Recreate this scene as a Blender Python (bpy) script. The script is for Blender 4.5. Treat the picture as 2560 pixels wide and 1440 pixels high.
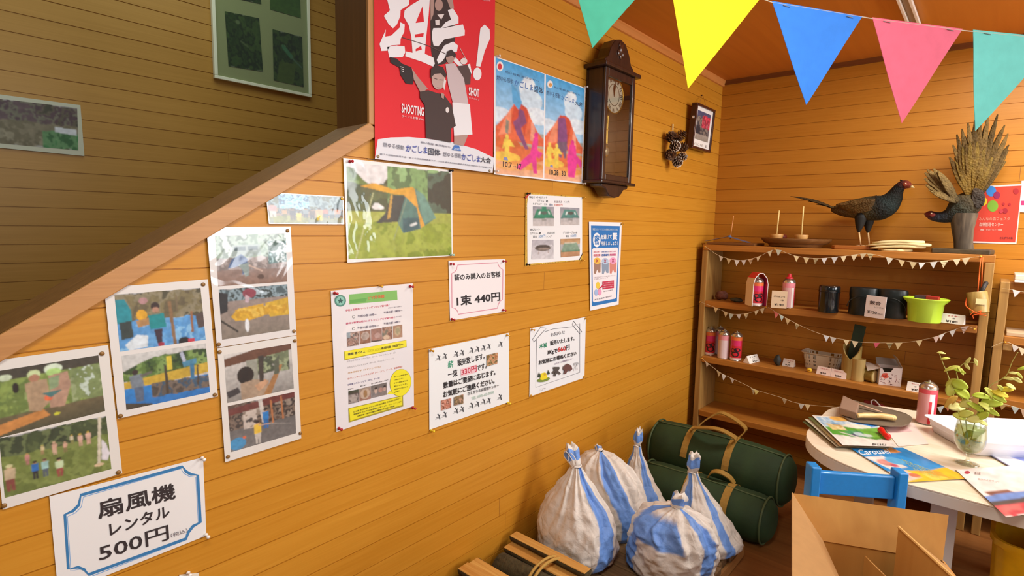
import bpy, bmesh, math, random
import numpy as np
from mathutils import Vector, Matrix, noise as mnoise, geometry as mgeo
for _o in list(bpy.data.objects): bpy.data.objects.remove(_o)
SC = bpy.context.scene
COL = SC.collection
# ------------------------------------------------------------------ camera
RX = np.array([0.7525965, 0.6582017, 0.0192083])      # right
DN = np.array([0.0883712, -0.0720522, -0.9934782])    # down
FW = np.array([-0.6525251, 0.7493857, -0.1123923])    # forward
CAM = np.array([1.42, 0.0, 1.45])
FPX = 1375.256                                        # focal length in pixels of the 2560 x 1440 frame
cd = bpy.data.cameras.new('camera'); cam = bpy.data.objects.new('camera', cd); COL.objects.link(cam)
cd.sensor_width = 36; cd.lens = FPX / 2560 * 36; cd.clip_start = 0.05
cam.matrix_world = Matrix([[RX[0], -DN[0], -FW[0], CAM[0]], [RX[1], -DN[1], -FW[1], CAM[1]],
                           [RX[2], -DN[2], -FW[2], CAM[2]], [0, 0, 0, 1]])
SC.camera = cam
# ------------------------------------------------------------------ light and exposure
vs = SC.view_settings; vs.view_transform = 'Standard'; vs.look = 'None'; vs.exposure = 0.12; vs.gamma = 1; vs.use_curve_mapping = False
W = bpy.data.worlds.new('daylight'); SC.world = W; W.use_nodes = True
bg = W.node_tree.nodes['Background']; bg.inputs[0].default_value = (0.97, 0.98, 1.0, 1); bg.inputs[1].default_value = 0.09
def area(name, loc, target, sx, sy, power, color):
    l = bpy.data.lights.new(name, 'AREA'); l.shape = 'RECTANGLE'; l.size = sx; l.size_y = sy; l.energy = power; l.color = color
    o = bpy.data.objects.new(name, l); COL.objects.link(o); o.location = loc
    o.rotation_euler = (Vector(target) - Vector(loc)).to_track_quat('-Z', 'Y').to_euler()
    return o
area('window_and_fill', (4.3, 2.75, 1.75), (0.0, 2.2, 1.2), 1.7, 1.4, 88, (0.96, 0.98, 1.0))
area('window_and_fill', (4.3, 0.2, 1.7), (0.0, 0.6, 1.25), 1.7, 1.4, 28, (0.96, 0.98, 1.0))  # added fill light for the near end of the left wall, source unseen
area('ceiling_lamp_light', (1.9, 2.85, 2.37), (1.9, 2.84, 0.0), 1.2, 0.25, 38, (1.0, 0.97, 0.92))
area('ceiling_lamp_light', (1.2, 0.35, 2.37), (1.1, 0.35, 0.0), 1.2, 0.25, 24, (1.0, 0.97, 0.92))
area('stairwell_skylight', (-0.75, 0.9, 3.15), (-0.9, 0.7, 0.0), 1.1, 1.6, 13, (0.93, 1.0, 0.82))
SC.cycles.use_denoising = True
SC.cycles.max_bounces = 6; SC.cycles.diffuse_bounces = 4; SC.cycles.glossy_bounces = 3; SC.cycles.transmission_bounces = 6
SC.cycles.caustics_reflective = False; SC.cycles.caustics_refractive = False
SC.cycles.sample_clamp_indirect = 4
# ------------------------------------------------------------------ measuring: photo pixel -> point on a real plane of the room
def ray(px, py): return RX * ((px - 1280) / FPX) + DN * ((py - 720) / FPX) + FW
def onX(px, py, x=0.0): r = ray(px, py); return Vector(CAM + r * ((x - CAM[0]) / r[0]))
def onY(px, py, y): r = ray(px, py); return Vector(CAM + r * ((y - CAM[1]) / r[1]))
def onZ(px, py, z): r = ray(px, py); return Vector(CAM + r * ((z - CAM[2]) / r[2]))
def onP(px, py, p, n):
    r = Vector(ray(px, py)); c = Vector(CAM); return c + r * ((Vector(p) - c).dot(n) / r.dot(n))
# ------------------------------------------------------------------ colour and materials
def lin(h):
    if not isinstance(h, str): return tuple(h)[:3]
    h = h.lstrip('#'); o = []
    for i in (0, 2, 4):
        c = int(h[i:i+2], 16) / 255; o.append(c / 12.92 if c <= 0.04045 else ((c + 0.055) / 1.055) ** 2.4)
    return tuple(o)
MATS = {}
def base(name):
    m = bpy.data.materials.new(name); m.use_nodes = True; nt = m.node_tree
    return m, nt, nt.nodes['Principled BSDF'], nt.nodes.new, nt.links.new
def setin(b, **kw):
    for k, v in kw.items():
        b.inputs[k.replace('_', ' ')].default_value = v
def plain(name, color, rough=0.5, metal=0.0, spec=0.5, coat=0.0, noise=0.0, nscale=40.0, bump=0.0, bscale=200.0, trans=0.0, alpha=1.0, ior=1.45, sheen=0.0):
    if name in MATS: return MATS[name]
    m, nt, b, N, K = base(name); c = lin(color) + (1,)
    b.inputs['Base Color'].default_value = c
    setin(b, Roughness=rough, Metallic=metal, Coat_Weight=coat, Transmission_Weight=trans, Alpha=alpha, IOR=ior, Sheen_Weight=sheen)
    b.inputs['Specular IOR Level'].default_value = spec
    tc = N('ShaderNodeTexCoord')
    if noise:
        n = N('ShaderNodeTexNoise'); n.inputs['Scale'].default_value = nscale; n.inputs['Detail'].default_value = 5; K(tc.outputs['Object'], n.inputs['Vector'])
        mr = N('ShaderNodeMapRange'); mr.inputs[1].default_value = .25; mr.inputs[2].default_value = .75; mr.inputs[3].default_value = 1 - noise; mr.inputs[4].default_value = 1 + noise; K(n.outputs[0], mr.inputs[0])
        mx = N('ShaderNodeMix'); mx.data_type = 'RGBA'; mx.blend_type = 'MULTIPLY'; mx.inputs[0].default_value = 1; mx.inputs[6].default_value = c
        K(mr.outputs[0], mx.inputs[7]); K(mx.outputs[2], b.inputs['Base Color'])
    if bump:
        n2 = N('ShaderNodeTexNoise'); n2.inputs['Scale'].default_value = bscale; n2.inputs['Detail'].default_value = 4; K(tc.outputs['Object'], n2.inputs['Vector'])
        bp = N('ShaderNodeBump'); bp.inputs['Strength'].default_value = bump; bp.inputs['Distance'].default_value = 0.004; K(n2.outputs[0], bp.inputs['Height']); K(bp.outputs[0], b.inputs['Normal'])
    MATS[name] = m; return m
def wood(name, c1, c2, axis='y', rough=0.45, scale=1.0, coat=0.0, rings=True):
    """long grained wood: noise stretched along one object axis"""
    if name in MATS: return MATS[name]
    m, nt, b, N, K = base(name)
    tc = N('ShaderNodeTexCoord'); mp = N('ShaderNodeMapping')
    s = [60 * scale] * 3; s['xyz'.index(axis)] = 2.2 * scale
    mp.inputs['Scale'].default_value = s; K(tc.outputs['Object'], mp.inputs['Vector'])
    n = N('ShaderNodeTexNoise'); n.inputs['Scale'].default_value = 1.0; n.inputs['Detail'].default_value = 6; n.inputs['Distortion'].default_value = 0.6; K(mp.outputs[0], n.inputs['Vector'])
    r = N('ShaderNodeValToRGB'); r.color_ramp.elements[0].position = .3; r.color_ramp.elements[1].position = .72
    r.color_ramp.elements[0].color = lin(c2) + (1,); r.color_ramp.elements[1].color = lin(c1) + (1,); K(n.outputs[0], r.inputs[0])
    K(r.outputs[0], b.inputs['Base Color']); setin(b, Roughness=rough, Coat_Weight=coat)
    bp = N('ShaderNodeBump'); bp.inputs['Strength'].default_value = .12; bp.inputs['Distance'].default_value = .002; K(n.outputs[0], bp.inputs['Height']); K(bp.outputs[0], b.inputs['Normal'])
    MATS[name] = m; return m
def planks(name, c1, c2, run, pitch, z0, joint=7.5):
    """tongue and groove boards: per-board tint, long grain along 'run', butt joints where two boards meet end to end"""
    m, nt, b, N, K = base(name)
    geo = N('ShaderNodeNewGeometry'); sp = N('ShaderNodeSeparateXYZ'); K(geo.outputs['Position'], sp.inputs[0])
    along = sp.outputs['XYZ'.index(run)]; z = sp.outputs[2]
    def M(op, a, b_=None, c=None):
        n = N('ShaderNodeMath'); n.operation = op
        for i, v in enumerate((a, b_, c)):
            if v is None: continue
            if isinstance(v, (int, float)): n.inputs[i].default_value = v
            else: K(v, n.inputs[i])
        return n.outputs[0]
    row = M('FLOOR', M('DIVIDE', M('SUBTRACT', z, z0), pitch))
    wn = N('ShaderNodeTexWhiteNoise'); wn.noise_dimensions = '1D'; K(row, wn.inputs['W'])
    u = M('ADD', M('DIVIDE', along, joint), M('MULTIPLY', wn.outputs[0], 7.31))
    seg = M('FLOOR', u); fr = M('FRACT', u)
    wn2 = N('ShaderNodeTexWhiteNoise'); wn2.noise_dimensions = '2D'
    cb = N('ShaderNodeCombineXYZ'); K(row, cb.inputs[0]); K(seg, cb.inputs[1]); K(cb.outputs[0], wn2.inputs['Vector'])
    cv = N('ShaderNodeCombineXYZ'); K(M('MULTIPLY', along, 3.0), cv.inputs[0]); K(M('MULTIPLY', z, 95.0), cv.inputs[1]); K(M('MULTIPLY', wn2.outputs[0], 50.0), cv.inputs[2])
    n = N('ShaderNodeTexNoise'); n.inputs['Scale'].default_value = 1; n.inputs['Detail'].default_value = 7; n.inputs['Distortion'].default_value = 1.0; K(cv.outputs[0], n.inputs['Vector'])
    big = N('ShaderNodeTexNoise'); big.inputs['Scale'].default_value = 1.7; big.inputs['Detail'].default_value = 3; K(geo.outputs['Position'], big.inputs['Vector'])
    t = M('ADD', M('ADD', M('MULTIPLY', n.outputs[0], .6), M('MULTIPLY', wn2.outputs[0], .14)), M('MULTIPLY', big.outputs[0], .25))
    r = N('ShaderNodeValToRGB'); r.color_ramp.elements[0].position = .30; r.color_ramp.elements[1].position = .85
    r.color_ramp.elements[0].color = lin(c2) + (1,); r.color_ramp.elements[1].color = lin(c1) + (1,); K(t, r.inputs[0])
    jt = M('LESS_THAN', fr, 0.0003)
    mx = N('ShaderNodeMix'); mx.data_type = 'RGBA'; K(jt, mx.inputs[0]); K(r.outputs[0], mx.inputs[6]); mx.inputs[7].default_value = lin('#8a5520') + (1,)
    K(mx.outputs[2], b.inputs['Base Color']); setin(b, Roughness=.42); b.inputs['Specular IOR Level'].default_value = .35
    bp = N('ShaderNodeBump'); bp.inputs['Strength'].default_value = .06; bp.inputs['Distance'].default_value = .002; K(n.outputs[0], bp.inputs['Height']); K(bp.outputs[0], b.inputs['Normal'])
    MATS[name] = m; return m
def inkmat(name, rough, coat=0.0, wave=0.0, coat_rough=.06, noise=0.0, crumple=0.0):
    """printed or dyed surface: its own colours come from the 'ink' attribute"""
    if name in MATS: return MATS[name]
    m, nt, b, N, K = base(name)
    a = N('ShaderNodeAttribute'); a.attribute_name = 'ink'
    K(a.outputs['Color'], b.inputs['Base Color']); setin(b, Roughness=rough, Coat_Weight=coat, Coat_Roughness=coat_rough)
    b.inputs['Specular IOR Level'].default_value = .4
    if noise:
        tc0 = N('ShaderNodeTexCoord'); n0 = N('ShaderNodeTexNoise'); n0.inputs['Scale'].default_value = 38; n0.inputs['Detail'].default_value = 6; K(tc0.outputs['Object'], n0.inputs['Vector'])
        mr = N('ShaderNodeMapRange'); mr.inputs[1].default_value = .3; mr.inputs[2].default_value = .7; mr.inputs[3].default_value = 1 - noise; mr.inputs[4].default_value = 1 + noise; K(n0.outputs[0], mr.inputs[0])
        mx = N('ShaderNodeMix'); mx.data_type = 'RGBA'; mx.blend_type = 'MULTIPLY'; mx.inputs[0].default_value = 1; K(a.outputs['Color'], mx.inputs[6]); K(mr.outputs[0], mx.inputs[7]); K(mx.outputs[2], b.inputs['Base Color'])
    if crumple:
        tc2 = N('ShaderNodeTexCoord'); mu = N('ShaderNodeTexVoronoi'); mu.feature = 'DISTANCE_TO_EDGE'; mu.inputs['Scale'].default_value = 17; n3 = N('ShaderNodeTexNoise'); n3.inputs['Scale'].default_value = 9; n3.inputs['Detail'].default_value = 5
        va = N('ShaderNodeVectorMath'); va.operation = 'MULTIPLY_ADD'; va.inputs[1].default_value = (.09, .09, .09); K(tc2.outputs['Object'], n3.inputs['Vector']); K(n3.outputs['Color'], va.inputs[0]); K(tc2.outputs['Object'], va.inputs[2]); K(va.outputs[0], mu.inputs['Vector'])
        ad = N('ShaderNodeMath'); ad.operation = 'MULTIPLY_ADD'; ad.inputs[1].default_value = .5; K(mu.outputs['Distance'], ad.inputs[0]); K(n3.outputs[0], ad.inputs[2])
        b3 = N('ShaderNodeBump'); b3.inputs['Strength'].default_value = crumple; b3.inputs['Distance'].default_value = .02; K(ad.outputs[0], b3.inputs['Height']); K(b3.outputs[0], b.inputs['Normal'])
    if wave:
        tc = N('ShaderNodeTexCoord'); n = N('ShaderNodeTexNoise'); n.inputs['Scale'].default_value = 8; n.inputs['Detail'].default_value = 2; n.inputs['Distortion'].default_value = 1.0; K(tc.outputs['Object'], n.inputs['Vector'])
        bp = N('ShaderNodeBump'); bp.inputs['Strength'].default_value = wave; bp.inputs['Distance'].default_value = .006; K(n.outputs[0], bp.inputs['Height'])
        K(bp.outputs[0], b.inputs['Coat Normal'])
    MATS[name] = m; return m
PAPER = inkmat('printed_paper', .62)
GLOSS = inkmat('laminated_print', .5, coat=.9, wave=.55)
DYED = inkmat('dyed_surface', .7)
WOVEN = inkmat('dyed_woven', .5, noise=.08, crumple=.75)
# ------------------------------------------------------------------ object helpers
WPOS = {}
def tag(o, label=None, cat=None, group=None, kind=None):
    if label: o['label'] = label
    if cat: o['category'] = cat
    if group: o['group'] = group
    if kind: o['kind'] = kind
    return o
def thing(name, loc, label, cat, group=None):
    o = bpy.data.objects.new(name, None); COL.objects.link(o); o.location = loc; o.empty_display_size = .05
    WPOS[o.name] = Vector(loc); return tag(o, label, cat, group)
def catmull(pts, n=8, closed=False):
    P = [Vector(p) for p in pts]; out = []; L = len(P)
    rng = range(L if closed else L - 1)
    for i in rng:
        if closed: a, b, c, d = P[(i-1) % L], P[i], P[(i+1) % L], P[(i+2) % L]
        else: a, b, c, d = P[max(i-1, 0)], P[i], P[i+1], P[min(i+2, L-1)]
        for k in range(n):
            t = k / n; out.append(.5 * ((2*b) + (c - a)*t + (2*a - 5*b + 4*c - d)*t*t + (3*b - a - 3*c + d)*t**3))
    if not closed: out.append(P[-1])
    return out
class MB:
    def __init__(s): s.v = []; s.f = []; s.c = []; s.col = (1, 1, 1); s.anyc = False
    def ink(s, c): s.col = lin(c); s.anyc = True; return s
    def add(s, vs, fs, cols=None):
        o = len(s.v); s.v += [Vector(p) for p in vs]
        for i, f in enumerate(fs):
            s.f.append([o + k for k in f]); s.c.append(cols[i] if cols else s.col)
        return s
    def box(s, c, size, rot=None):
        hx, hy, hz = [d / 2 for d in size]; c = Vector(c)
        vs = [Vector((x, y, z)) for z in (-hz, hz) for y in (-hy, hy) for x in (-hx, hx)]
        if rot is not None: vs = [rot @ p for p in vs]
        return s.add([p + c for p in vs], [(0, 2, 3, 1), (4, 5, 7, 6), (0, 1, 5, 4), (2, 6, 7, 3), (0, 4, 6, 2), (1, 3, 7, 5)])
    def span(s, a, b): a = Vector(a); b = Vector(b); return s.box((a + b) / 2, [abs(q) for q in (b - a)])
    def hexa(s, p): return s.add(p, [(3, 2, 1, 0), (4, 5, 6, 7), (0, 1, 5, 4), (1, 2, 6, 5), (2, 3, 7, 6), (3, 0, 4, 7)])
    def slab(s, poly, vec):
        """polygon (list of points) pushed along vec"""
        n = len(poly); vec = Vector(vec); P = [Vector(p) for p in poly]; tri = mgeo.tessellate_polygon([P])
        nrm = Vector((0, 0, 0))
        for i in range(n): nrm += P[i].cross(P[(i+1) % n])
        flip = nrm.dot(vec) > 0
        A = [tuple(reversed(t)) if False else t for t in tri]
        fs = []
        for t in tri:
            a, b, c = [P[i] for i in t]; up = (b - a).cross(c - a).dot(vec) > 0
            t = tuple(t); fs.append(t[::-1] if up else t); fs.append(tuple(i + n for i in (t if up else t[::-1])))
        for i in range(n):
            j = (i + 1) % n; q = (i, j, j + n, i + n); fs.append(q if flip else q[::-1])
        return s.add(P + [p + vec for p in P], fs)
    def loft(s, rings, close=True, caps=True, cols=None):
        """rings: equal-length lists of points; cols: a colour per ring"""
        n = len(rings[0]); vs = [p for r in rings for p in r]; fs = []; cc = []
        for i in range(len(rings) - 1):
            for j in range(n if close else n - 1):
                k = (j + 1) % n; fs.append((i*n + j, i*n + k, (i+1)*n + k, (i+1)*n + j)); cc.append(cols[i] if cols else s.col)
        if caps and close:
            fs.append(tuple(range(n))[::-1]); cc.append(cols[0] if cols else s.col)
            fs.append(tuple((len(rings)-1)*n + j for j in range(n))); cc.append(cols[-1] if cols else s.col)
        return s.add(vs, fs, cc)
    def tube(s, path, r, seg=10, closed=False, flat=1.0, up=None, cols=None, caps=True):
        """round (or flattened) bar along a path; r a number or one per point"""
        P = [Vector(p) for p in path]; n = len(P); rr = r if isinstance(r, (list, tuple)) else [r] * n; rings = []
        pu = Vector(up) if up else None
        for i in range(n):
            if closed: t = P[(i+1) % n] - P[i-1]
            else: t = P[min(i+1, n-1)] - P[max(i-1, 0)]
            if t.length < 1e-9: t = Vector((0, 0, 1))
            t.normalize()
            if pu is None: pu = Vector((0, 0, 1)) if abs(t.z) < .9 else Vector((1, 0, 0))
            a = t.cross(pu)
            if a.length < 1e-6: a = t.orthogonal()
            a.normalize(); b = a.cross(t).normalized()
            if not up: pu = b
            rings.append([P[i] + a * math.cos(q) * rr[i] + b * math.sin(q) * rr[i] * flat for q in [2*math.pi*k/seg for k in range(seg)]])
        if closed: rings.append(rings[0])
        return s.loft(rings, caps=not closed and caps, cols=cols)
    def lathe(s, prof, c=(0, 0, 0), axis=(0, 0, 1), seg=24, cols=None, caps=True, sx=1.0, sy=1.0):
        """prof: (radius, height) pairs from one end to the other"""
        ax = Vector(axis).normalized(); a = ax.orthogonal().normalized() if abs(ax.z) < .999 else Vector((1, 0, 0)); b = ax.cross(a); c = Vector(c)
        rings = [[c + ax*h + a*(max(r, 1e-5)*math.cos(q)*sx) + b*(max(r, 1e-5)*math.sin(q)*sy) for q in [2*math.pi*k/seg for k in range(seg)]] for r, h in prof]
        return s.loft(rings, cols=cols, caps=caps)
    def ball(s, c, r, seg=14, sc=(1, 1, 1), rot=None):
        c = Vector(c); n = seg // 2 + 1; vs = []; fs = []
        rings = []
        for i in range(n):
            th = math.pi * (i + .02) / (n - .96) if False else math.pi * i / (n - 1); th = min(max(th, .03), math.pi - .03)
            ring = []
            for k in range(seg):
                p = Vector((r*sc[0]*math.sin(th)*math.cos(2*math.pi*k/seg), r*sc[1]*math.sin(th)*math.sin(2*math.pi*k/seg), -r*sc[2]*math.cos(th)))
                ring.append(c + (rot @ p if rot is not None else p))
            rings.append(ring)
        return s.loft(rings)
    def build(s, name, mat=None, parent=None, loc=None, smooth=False, bevel=0.0, auto=False):
        base_ = WPOS[parent.name] if parent else (Vector(loc) if loc else Vector((0, 0, 0)))
        me = bpy.data.meshes.new(name); me.from_pydata([tuple(p - base_) for p in s.v], [], s.f)
        if s.anyc:
            ca = me.color_attributes.new('ink', 'FLOAT_COLOR', 'CORNER'); buf = []
            for p in me.polygons:
                c = s.c[p.index]
                if isinstance(c[0], tuple):
                    for q in c: buf += [q[0], q[1], q[2], 1.0]
                else: buf += [c[0], c[1], c[2], 1.0] * p.loop_total
            ca.data.foreach_set('color', buf)
        if smooth: me.polygons.foreach_set('use_smooth', [True] * len(me.polygons))
        me.update(); o = bpy.data.objects.new(name, me); COL.objects.link(o)
        if mat: me.materials.append(mat)
        if auto and smooth:
            try: me.set_sharp_from_angle(angle=math.radians(40))
            except Exception: pass
        if parent: o.parent = parent; WPOS[o.name] = base_.copy()
        else: o.location = base_; WPOS[o.name] = base_.copy()
        if bevel:
            b = o.modifiers.new('bevel', 'BEVEL'); b.width = bevel; b.segments = 2; b.limit_method = 'ANGLE'; b.angle_limit = math.radians(40)
        return o
def struct(o): o['kind'] = 'structure'; return o
def copy_tree(o, parent=None):
    c = o.copy(); COL.objects.link(c)
    if parent: c.parent = parent
    for ch in o.children: copy_tree(ch, c)
    return c
# ------------------------------------------------------------------ text as outlines
TXT = {}
def text_outline(s, bold=0.0, shear=0.0, res=2):
    key = (s, bold, shear, res)
    if key in TXT: return TXT[key]
    cu = bpy.data.curves.new('lettering', 'FONT'); cu.body = s; cu.size = 1; cu.shear = shear; cu.resolution_u = res; cu.fill_mode = 'FRONT'
    ob = bpy.data.objects.new('lettering', cu); COL.objects.link(ob); bpy.context.view_layer.update()
    ev = ob.evaluated_get(bpy.context.evaluated_depsgraph_get()); me = ev.to_mesh()
    vs = [(v.co.x, v.co.y) for v in me.vertices]; fs = [tuple(p.vertices) for p in me.polygons]
    ev.to_mesh_clear(); bpy.data.objects.remove(ob); bpy.data.curves.remove(cu)
    nv = len(vs)
    if bold:
        n0 = len(vs); v2, f2 = list(vs), list(fs)
        for k in range(4):
            dx, dy = bold*math.cos(k*math.pi/2 + .785), bold*math.sin(k*math.pi/2 + .785); o_ = len(v2)
            v2 += [(x + dx, y + dy) for x, y in vs]; f2 += [tuple(i + o_ for i in f) for f in fs]
        vs, fs = v2, f2
    TXT[key] = ([(x, y, 5e-5*(i//max(nv, 1))) for i, (x, y) in enumerate(vs)], fs); return TXT[key]
def vnoise(w, h, sc, seed, octv=3):
    out = np.zeros((h, w)); amp = 1; tot = 0; rs = np.random.RandomState(seed)
    for o in range(octv):
        gw, gh = max(2, int(sc * 2**o) + 2), max(2, int(sc * 2**o * h / w) + 2)
        g = rs.rand(gh, gw); y = np.linspace(0, gh - 1.001, h); x = np.linspace(0, gw - 1.001, w)
        yi = y.astype(int); xi = x.astype(int); fy = (y - yi)[:, None]; fx = (x - xi)[None, :]
        a = g[yi][:, xi]; b = g[yi][:, xi+1]; c = g[yi+1][:, xi]; d = g[yi+1][:, xi+1]
        out += amp * (a*(1-fx)*(1-fy) + b*fx*(1-fy) + c*(1-fx)*fy + d*fx*fy); tot += amp; amp *= .6
    return out / tot
def raster(w, h, ops, seed=1):
    """small printed picture made of flat shapes and mottled tones, u right and v down, both 0..1"""
    w, h = int(w*1.45), int(h*1.45); im = np.ones((h, w, 3)) * .5; v, u = np.mgrid[0:h, 0:w]; u = (u + .5) / w; v = (v + .5) / h
    L = lambda c: np.array(lin(c))
    for i, op in enumerate(ops):
        k = op[0]
        if k == 'g':                                           # rect gradient  (u0,v0,u1,v1,top,bottom)
            u0, v0, u1, v1, a, b = op[1:]; m = (u >= u0) & (u <= u1) & (v >= v0) & (v <= v1); t = np.clip((v - v0) / max(v1 - v0, 1e-6), 0, 1)[..., None]
            im = np.where(m[..., None], L(a)*(1-t) + L(b)*t, im)
        elif k == 'm':                                         # mottled rect (u0,v0,u1,v1,colours,scale)
            u0, v0, u1, v1, cs, sc = op[1:]; n = vnoise(w, h, sc, seed*31 + i, 4); n = np.clip((n - .25) / .5, 0, .999) * len(cs)
            e = vnoise(w, h, 9, seed*7 + i, 2)*.08 - .04; m = (u >= u0) & (u <= u1) & (v + e >= v0) & (v + e <= v1)
            c = np.array([L(q) for q in cs])[n.astype(int)]; im = np.where(m[..., None], c, im)
        elif k == 'e':
            cx, cy, rx, ry, c = op[1:]; m = ((u-cx)/rx)**2 + ((v-cy)/ry)**2 <= 1; im = np.where(m[..., None], L(c), im)
        elif k == 'p':
            pts, c = op[1:]; m = np.zeros((h, w), bool); n = len(pts); j = n - 1
            for q in range(n):
                xi, yi = pts[q]; xj, yj = pts[j]
                if yi != yj: m ^= ((yi > v) != (yj > v)) & (u < (xj - xi) * (v - yi) / (yj - yi) + xi)
                j = q
            im = np.where(m[..., None], L(c), im)
        elif k == 'l':
            x0, y0, x1, y1, wd, c = op[1:]; dx, dy = x1-x0, y1-y0; t = np.clip(((u-x0)*dx + (v-y0)*dy) / (dx*dx + dy*dy + 1e-9), 0, 1)
            m = np.hypot(u - x0 - t*dx, (v - y0 - t*dy) * h / w) <= wd; im = np.where(m[..., None], L(c), im)
        elif k == 'n':
            n = vnoise(w, h, op[2], seed*13 + i, 4)[..., None]; im = im * (1 + (n - .5) * 2 * op[1])
    fine = vnoise(w, h, w/5, seed*3 + 5, 2)[..., None]; im = im * (1 + (fine - .5) * .5)
    p = np.pad(im, ((1, 1), (1, 1), (0, 0)), 'edge'); im = (p[1:-1, 1:-1]*2 + p[:-2, 1:-1] + p[2:, 1:-1] + p[1:-1, :-2] + p[1:-1, 2:]) / 6
    return np.clip(im, 0, 1)
class Print:
    """one sheet with everything printed on it, as a single mesh.  proj(px,py,lift) gives the point on the sheet's plane."""
    def __init__(s, name, corners, proj, thick=.0012, paper='#f2f1ee'):
        s.name = name; s.proj = proj; s.m = MB(); s.m.anyc = True; s.k = 0; s.q = corners
        f = [proj(*c, 0) for c in corners]; b = [proj(*c, -thick) for c in corners]
        nx = 6; s.m.ink(paper)
        s.m.add(f + b, [(0, 3, 2, 1), (4, 5, 6, 7), (0, 1, 5, 4), (1, 2, 6, 5), (2, 3, 7, 6), (3, 0, 4, 7)])
    def up(s, n=1): s.k += n; return s
    def lift(s): return .00028 * s.k
    def poly(s, pts, c, up=1):
        s.up(up); P = [s.proj(x, y, s.lift()) for x, y in pts]; s.m.ink(c)
        if len(P) > 4: fs = [tuple(t) for t in mgeo.tessellate_polygon([P])]
        else: fs = [tuple(range(len(P)))]
        nrm = s.proj(pts[0][0], pts[0][1], .01) - s.proj(pts[0][0], pts[0][1], 0)
        g = []
        for f in fs:
            a, b, d = [P[i] for i in f[:3]]; g.append(f if (b-a).cross(d-a).dot(nrm) > 0 else f[::-1])
        s.m.add(P, g); return s
    def line(s, pts, w, c, closed=False, up=1):
        """polyline of width w photo pixels"""
        s.up(up); pts = [Vector(p) for p in pts]; n = len(pts); L = []; R = []
        for i in range(n):
            a = pts[i-1] if (i or closed) else pts[i]; b = pts[(i+1) % n] if (i < n-1 or closed) else pts[i]
            d = (b - a); d = d.normalized() if d.length > 1e-6 else Vector((1, 0)); q = Vector((-d.y, d.x)) * w / 2
            L.append(pts[i] + q); R.append(pts[i] - q)
        P = [s.proj(p.x, p.y, s.lift()) for p in L + R]; s.m.ink(c)
        s.m.add(P, [(i, (i+1) % n, n + (i+1) % n, n + i) for i in range(n if closed else n-1)]); return s
    def ell(s, cx, cy, rx, ry, c, rot=0, n=28, up=1):
        cs, sn = math.cos(rot), math.sin(rot)
        return s.poly([(cx + rx*math.cos(t)*cs - ry*math.sin(t)*sn, cy + rx*math.cos(t)*sn + ry*math.sin(t)*cs) for t in [2*math.pi*k/n for k in range(n)]], c, up)
    def text(s, t, bl, br, tl, c, bold=0.0, shear=0.0, up=1, res=2):
        """lettering whose ink box has these bottom-left, bottom-right and top-left corners"""
        s.up(up); vs, fs = text_outline(t, bold, shear, res)
        if not vs: return s
        x0 = min(v[0] for v in vs); x1 = max(v[0] for v in vs); y0 = min(v[1] for v in vs); y1 = max(v[1] for v in vs)
        A, B, D = [s.proj(*p, s.lift()) for p in (bl, br, tl)]; nn = (s.proj(*bl, s.lift() + .01) - A).normalized()
        nn = (B - A).cross(D - A).normalized() * (1 if (B - A).cross(D - A).dot(nn) > 0 else -1)
        s.m.ink(c); s.m.add([A + (B - A) * ((x - x0) / (x1 - x0)) + (D - A) * ((y - y0) / max(y1 - y0, 1e-6)) + nn*h_ for x, y, h_ in vs], fs); return s
    def pic(s, q, im, up=1):
        """printed photograph on the quad q (tl, tr, br, bl)"""
        s.up(up); h, w = im.shape[:2]; A, B, C, D = [s.proj(*p, s.lift()) for p in q]; vs = []
        for j in range(h + 1):
            for i in range(w + 1):
                u, v = i / w, j / h; vs.append(A.lerp(B, u).lerp(D.lerp(C, u), v))
        p = np.pad(im, ((1, 1), (1, 1), (0, 0)), 'edge'); vc = (p[:-1, :-1] + p[1:, :-1] + p[:-1, 1:] + p[1:, 1:]) / 4; vc = [[tuple(float(q) for q in c) for c in r] for r in vc]
        fs = []; cs = []
        for j in range(h):
            for i in range(w):
                a = j*(w+1) + i; fs.append((a, a+w+1, a+w+2, a+1)); cs.append([vc[j][i], vc[j+1][i], vc[j+1][i+1], vc[j][i+1]])
        s.m.add(vs, fs, cs); return s
    def done(s, label, cat, mat=None, group=None):
        dim = lambda c: [dim(q) for q in c] if isinstance(c, list) else tuple(.87*q for q in c)          # printed sheets reflect a little less than pure white
        dim2 = lambda c: [dim(q) for q in c] if isinstance(c[0], tuple) else dim(c)
        s.m.c = [dim2(c) for c in s.m.c]
        c = sum((s.proj(*p, 0) for p in s.q), Vector((0, 0, 0))) / len(s.q)
        return tag(s.m.build(s.name, mat or PAPER, loc=c), label, cat, group)
def bil(q, u, v):
    a, b, c, d = [Vector(p) for p in q]; r = a.lerp(b, u).lerp(d.lerp(c, u), v); return (r.x, r.y)
def LW(off=.003): return lambda x, y, l: onX(x, y, off + l)
def BW(y0, off=.003): return lambda x, y, l: onY(x, y, y0 - off - l)
def TB(z): return lambda x, y, l: onZ(x, y, z + l)
def feathermat(name):
    m = inkmat(name, .7, noise=.30); nt = m.node_tree; b = nt.nodes['Principled BSDF']; N = nt.nodes.new; K = nt.links.new
    tc = N('ShaderNodeTexCoord'); v = N('ShaderNodeTexVoronoi'); v.inputs['Scale'].default_value = 120; K(tc.outputs['Object'], v.inputs['Vector']); bp = N('ShaderNodeBump'); bp.inputs['Strength'].default_value = .9; bp.inputs['Distance'].default_value = .004; K(v.outputs['Distance'], bp.inputs['Height']); K(bp.outputs[0], b.inputs['Normal']); b.inputs['Specular IOR Level'].default_value = .2; return m
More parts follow.
